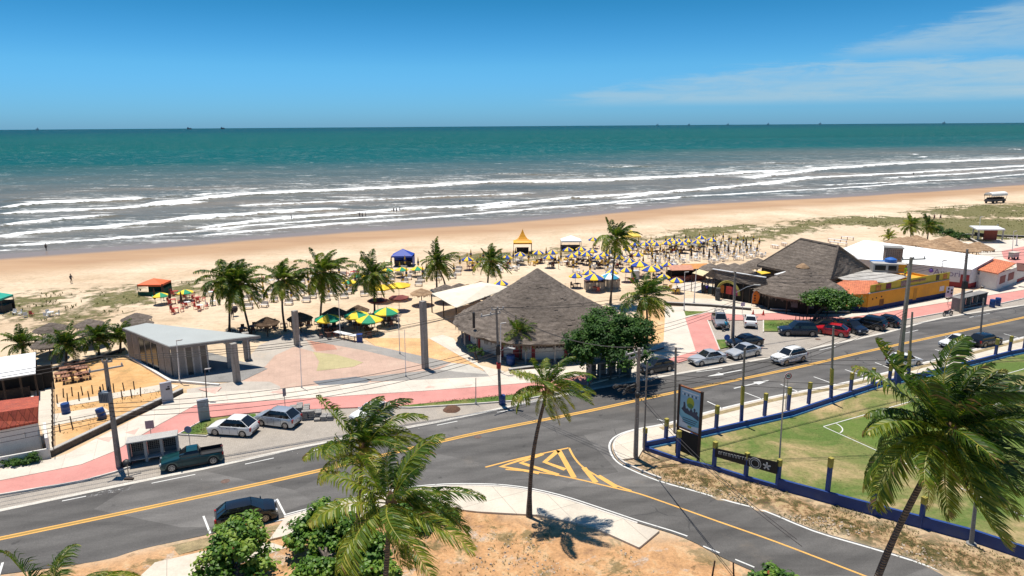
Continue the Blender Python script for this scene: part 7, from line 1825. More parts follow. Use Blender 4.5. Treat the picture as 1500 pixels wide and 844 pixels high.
bb('frame_rail', .1, L_-.1, zt_, zt_+.12, RUST, .02, .14); bb('frame_rail', .1, L_-.1, z0_-.12, z0_, RUST, .02, .14)
m, nt, b = newmat('billboard print'); p = pos(nt); g_ = N(nt, 'ShaderNodeSeparateXYZ'); L(nt, p, g_.inputs[0])
zz = N(nt, 'ShaderNodeMapRange'); L(nt, g_.outputs[2], zz.inputs[0]); zz.inputs[1].default_value = z0_; zz.inputs[2].default_value = zt_
c = ramp(nt, mth(nt, 'ADD', zz.outputs[0], mth(nt, 'MULTIPLY', mth(nt, 'SUBTRACT', noise(nt, p, 1.6, 4), .5), .12)), [(0, (.10, .33, .48)), (.25, (.16, .45, .58)), (.5, (.28, .52, .62)), (.75, (.22, .42, .60)), (1, (.30, .50, .66))])
L(nt, c, b.inputs['Base Color']); b.inputs['Roughness'].default_value = .5
bb('panel', .1, L_-.1, z0_, zt_, m)
H_ = zt_-z0_
def disc(nm, s_, z, rx, rz_, m_, off=.035, n=20):
    a = MB(); q = A+d*s_+n_*off; a.v = [(q.x+d.x*rx*math.cos(2*math.pi*k/n), q.y+d.y*rx*math.cos(2*math.pi*k/n), z+rz_*math.sin(2*math.pi*k/n)) for k in range(n)]; a.f = [tuple(range(n))]; return part(T, nm, a, m_)
disc('sun_emblem', L_*.52, z0_+H_*.68, L_*.17, H_*.13, mat('lime print', (.36, .42, .04), .5))
disc('sun_emblem', L_*.52, z0_+H_*.60, L_*.14, H_*.06, mat('leaf print', (.10, .22, .05), .5), .042)
DKP = mat('navy print', (.03, .045, .09), .5)
bo = MB(); q = A+n_*.036
pr_ = [(.12,.36),(.3,.28),(.6,.26),(.92,.20),(.93,.30),(.8,.36),(.72,.44),(.66,.36),(.56,.46),(.5,.36),(.4,.42),(.33,.40),(.28,.54),(.22,.50),(.2,.42)]
bo.v = [(q.x+d.x*u_*L_, q.y+d.y*u_*L_, z0_+H_*(v_+.10)) for u_, v_ in pr_]; bo.f = [tuple(range(len(pr_)))]; part(T, 'silhouette', bo, DKP)
for u_, v_ in ((.25,.62), (.56,.56), (.72,.54), (.82,.48)): disc('silhouette', L_*u_, z0_+H_*v_, .10, .12, DKP, .037, 10)
wv_ = MB(); pr_ = [(.05,.0),(.95,.0),(.95,.14),(.6,.10),(.3,.14),(.05,.30)]; wv_.v = [(q.x+d.x*u_*L_, q.y+d.y*u_*L_, z0_+H_*v_) for u_, v_ in pr_]; wv_.f = [tuple(range(len(pr_)))]; part(T, 'wave_print', wv_, mat('white print', (.62, .68, .72), .5))
bb('lettering', L_*.12, L_*.88, z0_+H_*.90, z0_+H_*.935, mat('white strokes', (.6, .65, .7), .5), .032, .01)
for u_ in range(9): bb('letter_stroke', L_*(.14+.085*u_), L_*(.185+.085*u_), z0_+H_*.82, z0_+H_*.87, DKP if u_ % 2 else mat('white strokes', (.6,.65,.7), .5), .034, .01)
for k in range(3): bb('letter_line', L_*(.2), L_*(.86-.05*k), z0_+H_*(.25-.05*k), z0_+H_*(.268-.05*k), DKP, .034, .01)
bb('logo', L_*.45, L_*.62, z0_+H_*.05, z0_+H_*.10, mat('lime print', (.36, .42, .04), .5), .036, .01)
bb('lower_panel', .1, L_-.1, .35, z0_-.25, mat('black mesh panel', (.012, .012, .012), .8))

# small things ------------------------------------------------------------
def barrel(label, px, col=None, h=.95, r=.32, tilt=False):
    q = G(*px, .02); a = MB(); a.lathe([(r*.9, 0), (r, .05), (r, h*.3), (r*1.04, h*.33), (r, h*.36), (r, h*.64), (r*1.04, h*.67), (r, h*.7), (r, h-.05), (r*.92, h)], (0, 0, 0), 16)
    me = a.mesh('blue_barrel'); me.materials.append(mat('blue barrel plastic', (.012, .05, .19), .45, var=.12)); 
    for p_ in me.polygons: p_.use_smooth = True
    me.set_sharp_from_angle(angle=R(50))
    o = bpy.data.objects.new('blue_barrel', me); link(o); o.location = q
    if tilt: o.rotation_euler = (0, R(-14), 0)
    return tag(o, label, 'barrel')
barrel('blue barrel standing at foot of pole with street lamp, on grass verge edge', (736,592))
barrel('dark blue barrel in sand plot, leaning beside transformer pole', (151,613), tilt=True, h=1.05, r=.38)
barrel('dark blue barrel in sand plot beside concrete yard slab', (97,605), h=1.0, r=.38)
barrel('large blue drum against the restaurant wall beside small palm', (748,534), h=1.2, r=.5)
barrel('left blue bin at the end of right hand bin shelter', (1453,450), h=1.2, r=.38); barrel('right blue bin at the end of right hand bin shelter', (1461,447.5), h=1.2, r=.38)
# dark lump and bar added to stand in for the transformer pole's shadow
q = G(186,683,.03); a = MB(); a.lathe([(.3, 0), (.42, .2), (.3, .45), (.08, .6)], (q.x, q.y, q.z), 10, .06); single('pole_shadow_lump', a, BLACKP, 'dark lump standing in for the transformer pole shadow at its foot', 'pole shadow', smooth=60, loc=tuple(q))
a = MB(); p0, p1 = G(187,686,.05), G(189,702,.05); a.bar(p0+Vector((0,0,.3)), p1, .05, .05); a.box((p1.x, p1.y, .09), (.7, .2, .12)); single('pole_shadow_bar', a, WOODD, 'dark bar standing in for the thin pole shadow on parking strip', 'pole_shadow_bar', loc=tuple(p1))
# stacked pavers: three stacks
PAV = mat('grey pavers', (.27, .255, .235), .9, var=.25, scale=6, fine=.5)
def stack(label, px, nx, ny, nz, rz_):
    q = G(*px, .015); T = thing('paver_stack', label, 'paver stack', tuple(q), rz_, None); rnd = random.Random(int(px[0]))
    for k in range(nz):
        a = MB()
        for i in range(nx):
            for j in range(ny):
                if k == nz-1 and rnd.random() < .25: continue
                a.box(((i-nx/2+.5)*.62+rnd.uniform(-.03, .03), (j-ny/2+.5)*.5+rnd.uniform(-.03, .03), .12+k*.22), (.56, .45, .19), rnd.uniform(-.06, .06))
        o_ = part(T, 'paver_layer', a, PAV, world=False)
stack('tallest grey paver stack, directly behind silver blue minivan', (440,609), 3, 3, 5, .25)
stack('middle grey paver stack beside the verge', (457,612), 3, 2, 4, .2)
stack('lowest grey paver stack, rightmost of three', (475,614), 3, 2, 2, .1)
q = G(662,600,.02); a = MB(); a.lathe([(.9, 0), (.6, .25), (.1, .4)], (q.x, q.y, 0), 12, .1); single('leaf_heap', a, mat('dead leaves', (.12, .06, .035), .95, var=.4, scale=9), 'brown heap of dead leaves on parking strip below verge', 'leaf heap', smooth=60, loc=tuple(q))
# wooden bench stacks in plot
WOODR = mat('reddish timber', (.28, .13, .08), .8, var=.25, scale=5, fine=.4)
bench_px = [(90,556), (101,560), (113,558), (125,555), (97,548), (109,547), (121,548), (104,541), (117,539)]
for i, (x, y) in enumerate(bench_px):
    q = G(x, y, 0); T = thing('picnic_table', 'reddish wooden picnic table stacked with identical ones on orange sand plot', 'picnic table', tuple(q), ANG+.1, 'wooden picnic tables stacked in the sand plot')
    a = MB()
    for k in range(4): a.box((-.45+k*.3, 0, .78), (.27, 1.0, .05))
    part(T, 'tabletop', a, WOODR, world=False)
    for s_ in (-1, 1):
        a = MB(); a.box((0, s_*.72, .45), (1.2, .25, .05)); part(T, 'seat', a, WOODR, world=False)
    for s_ in (-.45, .45):
        for t_ in (-1, 1): a = MB(); a.bar((s_, t_*.7, 0), (s_, t_*.25, .76), .09, .05); part(T, 'leg', a, WOODD, world=False)
        a = MB(); a.box((s_, 0, .42), (.06, 1.6, .08)); part(T, 'brace', a, WOODD, world=False)
    T.scale = (1, .8, 1)
# stakes
def stakes(px_list, h, group, lab, m_=WOODD):
    a = MB(); a.box((0, 0, h/2-.1), (.09, .09, h+.2), 0, .8); me = a.mesh('fence_stake'); me.materials.append(m_)
    for i, (x, y) in enumerate(px_list):
        o = bpy.data.objects.new('fence_stake', me); link(o); o.location = G(x, y); o.rotation_euler = (R(random.uniform(-5, 5)), R(random.uniform(-5, 5)), 0); tag(o, lab, 'stake', group)
stakes([(93,582),(106,580),(121,578),(136,577),(152,575),(167,574.5),(182,573),(197,571)], .95, 'wooden stakes of the back row beside sand path', 'thin weathered wooden stake in the back row beside the pale sand plot path')
stakes([(84,591),(99,589),(116,587.5),(131,586),(146,585),(163,585.5),(179,584),(193,582.5),(206,580)], .95, 'wooden stakes of the front row beside sand path', 'thin weathered wooden stake in the front row beside the pale sand plot path')
stakes([(88,632),(107,629),(105,621)], .8, 'short stakes beside the yard slab', 'short wooden stake beside the cracked concrete slab in sand plot')
stakes([(1043,846),(1075,850)], 1.2, 'burnt wooden posts at bottom edge', 'charred thick wooden post at the bottom edge beside side road')
a = MB()
T = thing('wooden_fence', 'low timber fence line along left side of the orange sand plot', 'fence', tuple(G(77,590)))
for i in range(16): q = G(77+.1*i, 541+8*i); a = MB(); a.box((q.x, q.y, .45), (.08, .08, .9)); part(T, 'picket', a, WOODD)
a = MB(); a.tube([G(77,541,.8), G(78.5,661,.8)], .03, 5); part(T, 'rail', a, WOODD)
# traffic cones, flags
def cone(label, px):
    q = G(*px, .12); T = thing('traffic_cone', label, 'traffic cone', tuple(q)); a = MB(); a.lathe([(.17, .04), (.04, .72)], (0, 0, 0), 12); part(T, 'cone', a, mat('cone red', (.62, .04, .02), .5), world=False, smooth=60); a = MB(); a.box((0, 0, .02), (.42, .42, .04)); part(T, 'base', a, BLACKP, world=False)
cone('red traffic cone in front of left orange flag', (1103,461)); cone('red traffic cone in front of right orange flag', (1118,461.5))
def flag(label, px, ty):
    B, Tp = VT(px, (px[0], ty), .05); T = thing('feather_flag', label, 'flag', tuple(B)); h = Tp.z; a = MB(); a.tube([(0, 0, 0), (0, 0, h*.8), (.35, 0, h)], .03, 6); part(T, 'pole', a, GREYM, world=False)
    a = MB(); n = 10; fv = [];
    for i in range(n+1): t = i/n; z = .35+(h-.4)*t; x0 = .03+.3*max(0, t-.75)*1.2; x1 = .95+.35*math.sin(t*2.5)*.5; a.v += [(x0, .04*math.sin(t*7), z), (x1, .05*math.sin(t*6+1), z)]
    for i in range(n): a.f.append((2*i, 2*i+1, 2*i+3, 2*i+2))
    part(T, 'cloth', a, mat('orange flag cloth', (.85, .22, .03), .8, var=.1), world=False)
    for k in range(3): a = MB(); a.box((.38, -.06, h*(.35+.17*k)), (.28, .02, .22), 0); part(T, 'flag_print', a, mat('dark flag print', (.16, .03, .02), .8), world=False)
flag('orange feather flag, left one, beside terrace gap', (1101,448), 427); flag('orange feather flag, right one, in front of cone roofed hut', (1127,448), 427)
for lab, px_, ty in (('dark patterned barrel shaped statue on the orange sand below shack', (1051,440), 422), ('dark patterned barrel shaped statue partly behind lamp pole', (1070,435), 419)):
    B, Tp = VT(px_, (px_[0], ty)); a = MB(); h = Tp.z; a.lathe([(.34, 0), (.42, h*.2), (.36, h*.5), (.40, h*.8), (.34, h*.95), (.38, h)], tuple(B), 14); single('carved_barrel', a, mat('carved dark', (.06, .065, .07), .6, var=.9, scale=4, fine=.8), lab, 'statue', smooth=50, loc=tuple(B))
stakes([(1165+i*5.5, 472+i*.25) for i in range(9)], .9, 'short dark bollards beside slanting tree', 'short dark bollard in the row behind the parked dark cars', DARKI)
# benches and tables behind plaza
def long_table(label, p0, p1, m_, w=.8, h=.8, group=None):
    a, b_ = G(*p0).xy, G(*p1).xy; l = (b_-a).length; T = thing('long_table', label, 'table', (a.x, a.y, 0), math.atan2((b_-a).y, (b_-a).x), group)
    q = MB(); q.box((l/2, 0, h), (l, w, .06)); part(T, 'tabletop', q, m_, world=False); n = max(2, int(l/1.3))
    for i in range(n+1):
        for s_ in (-1, 1): q = MB(); q.box((.05+(l-.1)*i/n, s_*w*.42, h/2), (.07, .07, h)); part(T, 'leg', q, REDP, world=False)
long_table('long white topped table with red legs on sand beside plaza edge', (492,494), (523,501), WHITEM)
a = MB(); q = G(527,501); a.box((q.x, q.y, .5), (.7, .6, 1.0), .1); a.box((q.x, q.y, 1.03), (.76, .66, .06), .1); single('blue_cooler', a, mat('blue box', (.015, .05, .22), .5), 'dark blue cooler box at the right end of long white table', 'cooler', loc=(q.x, q.y, 0))
WSEAT = mat('white bench', (.72, .71, .68), .6)
for i, (p0, p1) in enumerate((((1130,363),(1140,364.5)), ((1145,360),(1152,361)), ((1213,354),(1240,356.5)), ((1232,350.5),(1250,352)), ((1215,358),(1240,361)))):
    long_table('white beach bench with red legs behind dark thatched hall, '+['leftmost','second from left','front of the long ones','rearmost','nearest the roof ridge'][i], p0, p1, WSEAT, .7, .7, 'white benches behind the thatched hall')
# ================================================================== BEACH
UBLUE = mat('umbrella blue', (.010, .055, .33), .8, var=.08); UYEL = mat('umbrella yellow', (.84, .58, .03), .8, var=.06); UGRN = mat('umbrella green', (.0, .26, .12), .75, var=.06)
UWHT = mat('umbrella white', (.78, .80, .80), .75); UTEAL = mat('umbrella teal', (.02, .26, .42), .75); UBRN = mat('umbrella maroon', (.16, .03, .025), .85, var=.2)
FPOLE = mat('umbrella pole', (.50, .48, .44), .5)
def gores(T, r, z0, z1, c1, c2, n=8, scal=.06, val=.16):
    for k in range(n):
        a0, a1 = 2*math.pi*k/n, 2*math.pi*(k+1)/n; am = (a0+a1)/2; mb = MB()
        rows = 5; 
        for i in range(rows+1):
            t = i/rows; rr = r*t+.03; z = z1-(z1-z0)*(t**1.35)
            for a, sg in ((a0, 0), (am, -scal*t), (a1, 0)):
                mb.v.append((rr*math.cos(a)*(1+(0 if sg == 0 else -.06)), rr*math.sin(a)*(1+(0 if sg == 0 else -.06)), z+sg))
        for a, sg in ((a0, 0), (am, -scal), (a1, 0)): mb.v.append(((r)*math.cos(a)*(1 if sg == 0 else .94), (r)*math.sin(a)*(1 if sg == 0 else .94), z0-val+sg))
        for i in range(rows+1):
            for j in range(2): q = i*3+j; mb.f.append((q, q+3, q+4, q+1))
        part(T, 'panel', mb, c1 if k % 2 == 0 else c2, world=False)
def umbrella(nm, c1, c2, r=1.15, z0=2.05, z1=2.62, cat='beach umbrella', n=8):
    def f():
        T = thing(nm, '-', cat); gores(T, r, z0, z1, c1, c2, n)
        mb = MB(); mb.cyl((0, 0, 0), (0, 0, z1+.12), .035, n=7); part(T, 'pole', mb, FPOLE, world=False)
        mb = MB()
        for k in range(n): a = 2*math.pi*k/n; mb.bar((0, 0, z0-.1), (r*.55*math.cos(a), r*.55*math.sin(a), z0+.18), .015, .015)
        part(T, 'ribs', mb, FPOLE, world=False); return T
    return Proto(f)
UB = umbrella('beach_umbrella', UBLUE, UYEL); UG = umbrella('beach_umbrella', UGRN, UYEL, 1.8, 2.0, 2.65, n=6)
UBig = umbrella('beach_umbrella', UBLUE, UYEL, 1.75, 2.3, 3.0); UTe = umbrella('beach_umbrella', UTEAL, UWHT, 1.7, 2.2, 2.9)
UY = umbrella('beach_umbrella', UYEL, mat('umbrella amber', (.74, .46, .02), .8), 2.0, 2.3, 2.75, n=4)
UM = umbrella('wooden_sunshade', UBRN, mat('umbrella dark red', (.20, .05, .035), .85, var=.2), 1.5, 2.1, 2.35, cat='sunshade', n=6)
def closed():
    T = thing('closed_umbrella', '-', 'closed umbrella'); mb = MB(); mb.cyl((0, 0, 0), (0, 0, 2.75), .035, n=6); part(T, 'pole', mb, WOODD, world=False)
    mb = MB(); n = 8; mb.lathe([(.05, 1.1), (.19, 1.25), (.17, 1.7), (.12, 2.2), (.04, 2.72)], (0, 0, 0), 8, .0); part(T, 'folded_cloth', mb, mat('folded cloth yellow', (.58, .36, .03), .8, var=.35, scale=3.5), world=False)
    mb = MB(); mb.lathe([(.20, 1.55), (.195, 1.95)], (0, 0, 0), 8); part(T, 'tie_band', mb, mat('folded cloth blue', (.03, .04, .12), .8, var=.3), world=False); return T
CU = Proto(closed)
def closed2():
    T = thing('closed_umbrella', '-', 'closed umbrella'); mb = MB(); mb.cyl((0, 0, 0), (0, 0, 2.75), .035, n=6); part(T, 'pole', mb, WOODD, world=False)
    mb = MB(); mb.lathe([(.05, .9), (.24, 1.1), (.20, 1.7), (.13, 2.3), (.04, 2.75)], (0, 0, 0), 8, .0); part(T, 'folded_cloth', mb, mat('folded dark cloth', (.07, .045, .03), .85, var=.4, scale=4), world=False); return T
CU2 = Proto(closed2)
def chair(mt, nm='plastic_chair'):
    def f():
        T = thing(nm, '-', 'chair'); mb = MB(); mb.box((0, 0, .44), (.46, .46, .04)); part(T, 'seat', mb, mt, world=False)
        mb = MB(); mb.box((-.24, 0, .70), (.04, .46, .50)); mb.bar((-.24, .23, .64), (.2, .23, .62), .04, .03); mb.bar((-.24, -.23, .64), (.2, -.23, .62), .04, .03); part(T, 'backrest', mb, mt, world=False)
        for x in (-.2, .2):
            for y in (-.2, .2): mb = MB(); mb.bar((x*1.15, y*1.15, 0), (x, y, .43), .045, .045); part(T, 'leg', mb, mt, world=False)
        return T
    return Proto(f)
def table(mt, nm='plastic_table', s=.8, h=.74):
    def f():
        T = thing(nm, '-', 'table'); mb = MB(); mb.box((0, 0, h), (s, s, .04)); part(T, 'tabletop', mb, mt, world=False)
        for x in (-1, 1):
            for y in (-1, 1): mb = MB(); mb.bar((x*s*.42, y*s*.42, 0), (x*s*.38, y*s*.38, h), .05, .05); part(T, 'leg', mb, mt, world=False)
        return T
    return Proto(f)
WP = mat('white plastic', (.72, .72, .70), .45, var=.05); YP = mat('yellow plastic', (.72, .45, .05), .5); RP = mat('red plastic furniture', (.45, .05, .035), .5); DW = mat('dark wood furniture', (.09, .035, .022), .7, var=.3)
GC = mat('pale chair fabric', (.60, .56, .51), .8)
CW, TW = chair(WP), table(WP); CY, TY = chair(YP), table(YP); CR_, TR = chair(RP), table(RP); CD, TD = chair(DW, 'wooden_chair'), table(DW, 'wooden_table', 1.0)
BLUEC, TBL = chair(mat('blue plastic', (.02, .12, .42), .45)), None
nchair = [0]
XS = MB()
def xchair(x, y, a):
    ca, sa = math.cos(a), math.sin(a)
    for c_, d_ in (((0,0,.44),(.46,.46,.04)), ((-.24,0,.7),(.04,.46,.5)), ((-.2,-.2,.22),(.05,.05,.44)), ((-.2,.2,.22),(.05,.05,.44)), ((.2,-.2,.22),(.05,.05,.44)), ((.2,.2,.22),(.05,.05,.44))):
        XS.box((x+c_[0]*ca-c_[1]*sa, y+c_[0]*sa+c_[1]*ca, c_[2]), d_, a)
def setat(x, y, C_, T_, rz_, nc=4, zone='', cn='white', off=.85):
    if T_: T_.put((x, y, 0), rz_, '%s plastic table %s' % (cn, zone) if 'wood' not in cn else '%s table %s' % (cn, zone), 'tables '+zone)
    for k in range(nc):
        a = rz_+k*2*math.pi/max(nc, 1)+random.uniform(-.15, .15)
        if nchair[0] > 250: xchair(x+off*math.cos(a), y+off*math.sin(a), a+math.pi); continue
        nchair[0] += 1
        C_.put((x+off*math.cos(a), y+off*math.sin(a), 0), a+math.pi, '%s %s chair %s' % (cn, 'wooden' if C_ is CD else 'plastic', zone) if 'wood' not in cn else '%s chair %s' % (cn, zone), 'chairs '+zone)

def zoned(px_, py_):
    """where along the beach, in words, for the labels"""
    for lim, s_ in ((640, 'left of the blue tent palms'), (700, 'behind the leaning palm'), (745, 'behind the white awning'), (790, 'in front of the orange peaked tent'), (835, 'between orange peaked and white tents'), (870, 'in front of the white tent'), (905, 'around the tallest palm'), (945, 'just right of the tallest palm'), (985, 'amid the right hand field'), (1200, 'at right end of field')):
        if px_ < lim: return s_
ub = [(762,372),(788,369.6),(809,369),(804,376),(832,365),(851,364),(847,370),(859,372),(868,367),(907,376),(922,381),(917,395),(932,388),(863,399),(843,403),(869,350),(743,376),(920,364),(885,372),(896,398),(685,379),(734,414),
      (945,357),(961,357),(954,353.5),(977,355.5),(984,351),(994,352),(989,354.5),(1008,352),(1021,354),(1027,347.5),(1043,351),(962,390),(978,387),(972,404.5),(991,410),(838,374),(876,376),(930,357),(893,368),(935,372),(1000,356)]
words = ['first', 'second', 'third', 'fourth', 'fifth', 'sixth', 'seventh', 'eighth', 'ninth', 'tenth']
zc = {}
occupied = []
def seated(*a, **k): pass
for i, (x, y) in enumerate(sorted(ub)):
    q = G(x, y, 2.2); s_ = zoned(x, y); zc[s_] = zc.get(s_, 0)+1
    UB.put((q.x, q.y, 0), random.uniform(0, 6), 'blue yellow umbrella %s, %s from left' % (s_, words[min(zc[s_]-1, 9)]), 'open blue and yellow beach umbrellas')
    occupied.append((q.x, q.y))
for lab, x, y in (('large open blue and yellow umbrella over the kiosk of pale crates', 870, 405), ('largest open blue and yellow umbrella left of salmon stall', 953.5, 393), ('large open blue and yellow umbrella behind the largest one', 937, 386)):
    q = G(x, y, 2.5); UBig.put((q.x, q.y, 0), .3, lab, 'open blue and yellow beach umbrellas'); occupied.append((q.x, q.y))
q = G(893, 404, 2.4); UTe.put((q.x, q.y, 0), .2, 'large faded teal and white umbrella beside tallest palm trunk'); occupied.append((q.x, q.y))
gl = [((480,465), 'green and yellow parasol leftmost of the four near the plaza'), ((522,460), 'green and yellow parasol rear middle of the four near the plaza'), ((541,466), 'green and yellow parasol front middle, largest looking, near the plaza'), ((566,455), 'green and yellow parasol rightmost of the four near the plaza'),
      ((234,426), 'green and yellow parasol in front of the orange topped tent'), ((270,421.5), 'green and yellow parasol to the right of orange topped tent'), ((567,390), 'small green and yellow parasol left of blue tent'), ((588,389), 'green and yellow parasol touching blue tent front'), ((525,398), 'green and yellow parasol behind palm, left of yellow shades'), ((611,388), 'green and yellow parasol right of blue tent'), ((468,401), 'green and yellow parasol hidden behind tall full palm'), ((511,407), 'green and yellow parasol low between two palms')]
for (x, y), lab in gl:
    q = G(x, y, 2.2); UG.put((q.x, q.y, 0), random.uniform(0, 1), lab, 'green and yellow parasols', sc=1.0 if y > 450 else .72)
    if y > 450: TD.put((q.x, q.y, 0), .2, 'dark wooden table under the '+lab.split(' of')[0].split(',')[0], 'dark wooden tables'); 
for (x, y), lab in (((558,421), 'flat yellow square umbrella, left of the pair'), ((584,418), 'flat yellow square umbrella, right of the pair')):
    q = G(x, y, 2.3); UY.put((q.x, q.y, 0), .5, lab)
for (x, y), lab in (((553,438.5), 'maroon hexagonal sunshade behind palm trunk'), ((584,434.5), 'maroon hexagonal sunshade right of its twin')):
    q = G(x, y, 2.2); UM.put((q.x, q.y, 0), .3, lab)
# thatched sunshades
def shade(mt, r=2.0, z0=1.95, z1=2.95, seed=1):
    def f():
        T = thing('thatched_sunshade', '-', 'sunshade'); part(T, 'roof', cone_roof((0, 0), r, z0, z1-.15, 20, -.1, 5, .03, .14, seed), mt, world=False)
        mb = MB(); mb.cyl((0, 0, 0), (0, 0, z1-.3), .07, n=8); part(T, 'pole', mb, WOODD, world=False); return T
    return Proto(f)
SB_, SG_, ST_, SD_ = shade(THB, 1.6), shade(THG, 1.85, 1.95, 2.9, 3), shade(THT, 1.75, 1.95, 2.9, 5), shade(THD, 2.0, 2.1, 3.2, 7)
for P_, lst in ((SB_, [((390,467), 'brown thatched sunshade left of the twin palms gap, over dark tables'), ((439,461), 'brown thatched sunshade behind the left plaza pillar'), ((490,454), 'brown thatched sunshade left one behind leftmost green parasol'), ((524,448.5), 'larger brown thatched sunshade behind middle green parasols')]),
                (SG_, [((74,477), 'grey thatched sunshade back one of leftmost pair'), ((75,489), 'grey thatched sunshade front one of leftmost pair'), ((129,468), 'grey thatched sunshade back one of middle pair'), ((132,479), 'grey thatched sunshade front one of middle pair'), ((199,461), 'grey thatched sunshade back one touching the pavilion'), ((201,469), 'grey thatched sunshade front one touching the pavilion'), ((70,497), 'grey thatched sunshade half hidden by bushy low palm'),
                       ((652,420), 'pale grey thatched sunshade behind leaning palm trunk'), ((673,416), 'grey thatched sunshade behind the white awning, left')]),
                (ST_, [((617,424), 'tan thatched sunshade alone left of white awning'), ((704,413), 'tan thatched sunshade behind the white awning, right'), ((685,418), 'orange tan thatched sunshade low behind the white awning')]),
                (SD_, [((1041,391), 'dark thatched sunshade leftmost behind gabled shack'), ((1058.6,389), 'dark thatched sunshade second behind gabled shack'), ((1076,388), 'dark thatched sunshade third behind gabled shack'), ((1086,394), 'dark thatched sunshade nearest ridge behind gabled shack'), ((1098,387), 'dark thatched sunshade beside the dark hall roof'), ((1110,381), 'dark thatched sunshade rearmost beside dark hall roof'), ((1070,394), 'dark thatched sunshade low behind ridge board')])):
    for (x, y), lab in lst: q = G(x, y, 2.5); P_.put((q.x, q.y, 0), random.uniform(0, 6), lab, 'thatched sunshades', sc=random.uniform(.92, 1.05))
STF = shade(THT, 2.5, 2.0, 3.3, 9)
for i, ((x, y), lab) in enumerate([((1329,352), 'leftmost'), ((1342,350), 'second from left'), ((1366,357), 'fourth from left'), ((1388,351), 'tallest, at the top'), ((1401,358), 'third from right'), ((1432,360), 'rightmost, apart near terrace wall'), ((1413,362), 'second from right'), ((1352,354), 'third from left'), ((1378,361), 'nearest the white roof'), ((1318,353), 'small one left of the two palms')]):
    q = G(x, y, 2.8); STF.put((q.x, q.y, 0), random.uniform(0, 6), 'tan thatched roof in the cluster behind white warehouse, '+lab, 'tan thatched roofs behind the warehouse', sc=1.15)
# tents
def tent(label, c, w_, d_, z0, zp, colm, legs=True, walls=None, peak=False, rz_=0.0, inner=None):
    T = thing('canopy_tent', label, 'tent', (c.x, c.y, 0), rz_); mb = MB(); n = 8; rows = 6
    for i in range(rows+1):
        t = i/rows; k = (1-t)
        z = z0+(zp-z0)*((t**2.2) if peak else t)
        for x, y in ((-1, -1), (1, -1), (1, 1), (-1, 1)): mb.v.append((x*w_/2*max(k, .01), y*d_/2*max(k, .01), z))
    for i in range(rows):
        for j in range(4): a = i*4+j; b_ = i*4+(j+1) % 4; mb.f.append((a, b_, b_+4, a+4))
    part(T, 'roof', mb, colm, world=False)
    mb = MB()
    for a, b_ in (((-1, -1), (1, -1)), ((1, -1), (1, 1)), ((1, 1), (-1, 1)), ((-1, 1), (-1, -1))):
        mb.quad((a[0]*w_/2, a[1]*d_/2, z0-.3), (b_[0]*w_/2, b_[1]*d_/2, z0-.3), (b_[0]*w_/2, b_[1]*d_/2, z0+.01), (a[0]*w_/2, a[1]*d_/2, z0+.01))
    part(T, 'valance', mb, colm, world=False)
    for x in (-1, 1):
        for y in (-1, 1): mb = MB(); mb.cyl((x*(w_/2-.06), y*(d_/2-.06), 0), (x*(w_/2-.06), y*(d_/2-.06), z0), .05, n=6); part(T, 'leg', mb, BLACKP, world=False)
    for (x0, y0, x1, y1, za_, zb2, wm_) in (walls or []):
        mb = MB(); mb.quad((x0*w_/2, y0*d_/2, za_), (x1*w_/2, y1*d_/2, za_), (x1*w_/2, y1*d_/2, zb2), (x0*w_/2, y0*d_/2, zb2)); part(T, 'side_cloth', mb, wm_, world=False)
    return T
def stock(label, c, s_, mt, rz_=0.0):
    T = thing('bar_counter', label, 'counter', (c.x, c.y, 0), rz_); a = MB(); a.box((0, 0, s_[2]/2), (s_[0], s_[1], s_[2])); part(T, 'front', a, mt, world=False); a = MB(); a.box((0, 0, s_[2]+.03), (s_[0]+.1, s_[1]+.1, .05)); part(T, 'top', a, DW, world=False); return T
TB = mat('tent blue', (.008, .05, .36), .6, var=.06); TO = mat('tent orange red', (.78, .13, .03), .65, var=.05); TG = mat('dark green cloth', (.01, .09, .05), .8)
c = G(591,389); tent('blue square canopy tent on the open sand', c, 4.2, 3.2, 2.2, 3.4, TB, walls=[(-1, 1, 1, 1, .2, 2.2, TB), (1, -1, 1, 1, .3, 2.2, TB)]); stock('dark counter inside blue tent', c+Vector((0, -.3, 0)), (3.2, .8, 1.0), BLACKP)
c = G(228,431); tent('tent with orange red roof and dark green sides in dune grass', c, 4.0, 3.4, 2.0, 2.75, TO, walls=[(-1, 1, 1, 1, 0, 1.9, TG), (1, -1, 1, 1, 0, 1.2, TG), (-1, -1, 1, -1, 0, .8, TG)])
c = G(765.5,371); tent('orange yellow pagoda tent with sharp peak', c, 4.0, 3.8, 2.6, 5.3, mat('tent orange yellow', (.85, .38, .02), .6, var=.12), peak=True); stock('dark counter under orange pagoda tent', c, (2.6, .7, 1.2), BLACKP); 
c = G(836,367); tent('white blue square canopy tent beside grass patch', c, 4.4, 3.2, 2.4, 3.4, UWHT, walls=[(-1, 1, 1, 1, 0, 1.0, BLACKP)]); stock('dark counter under white canopy tent', c, (4.2, 1.2, .9), BLACKP)
c = G(924,362); tent('yellow canopy tent half hidden behind tallest palm', c, 4.0, 3.2, 2.7, 3.9, mat('tent yellow', (.80, .55, .05), .6))
c = G(2,457); tent('green roofed dark stall cut off at the left edge', c, 2.6, 2.6, 2.4, 3.1, mat('tent green', (.01, .35, .25), .6), walls=[(-1, 1, 1, 1, 0, 1.6, BLACKP)]); stock('dark bar counter in green stall at left edge', c, (2.4, 1.6, 1.1), BLACKP)
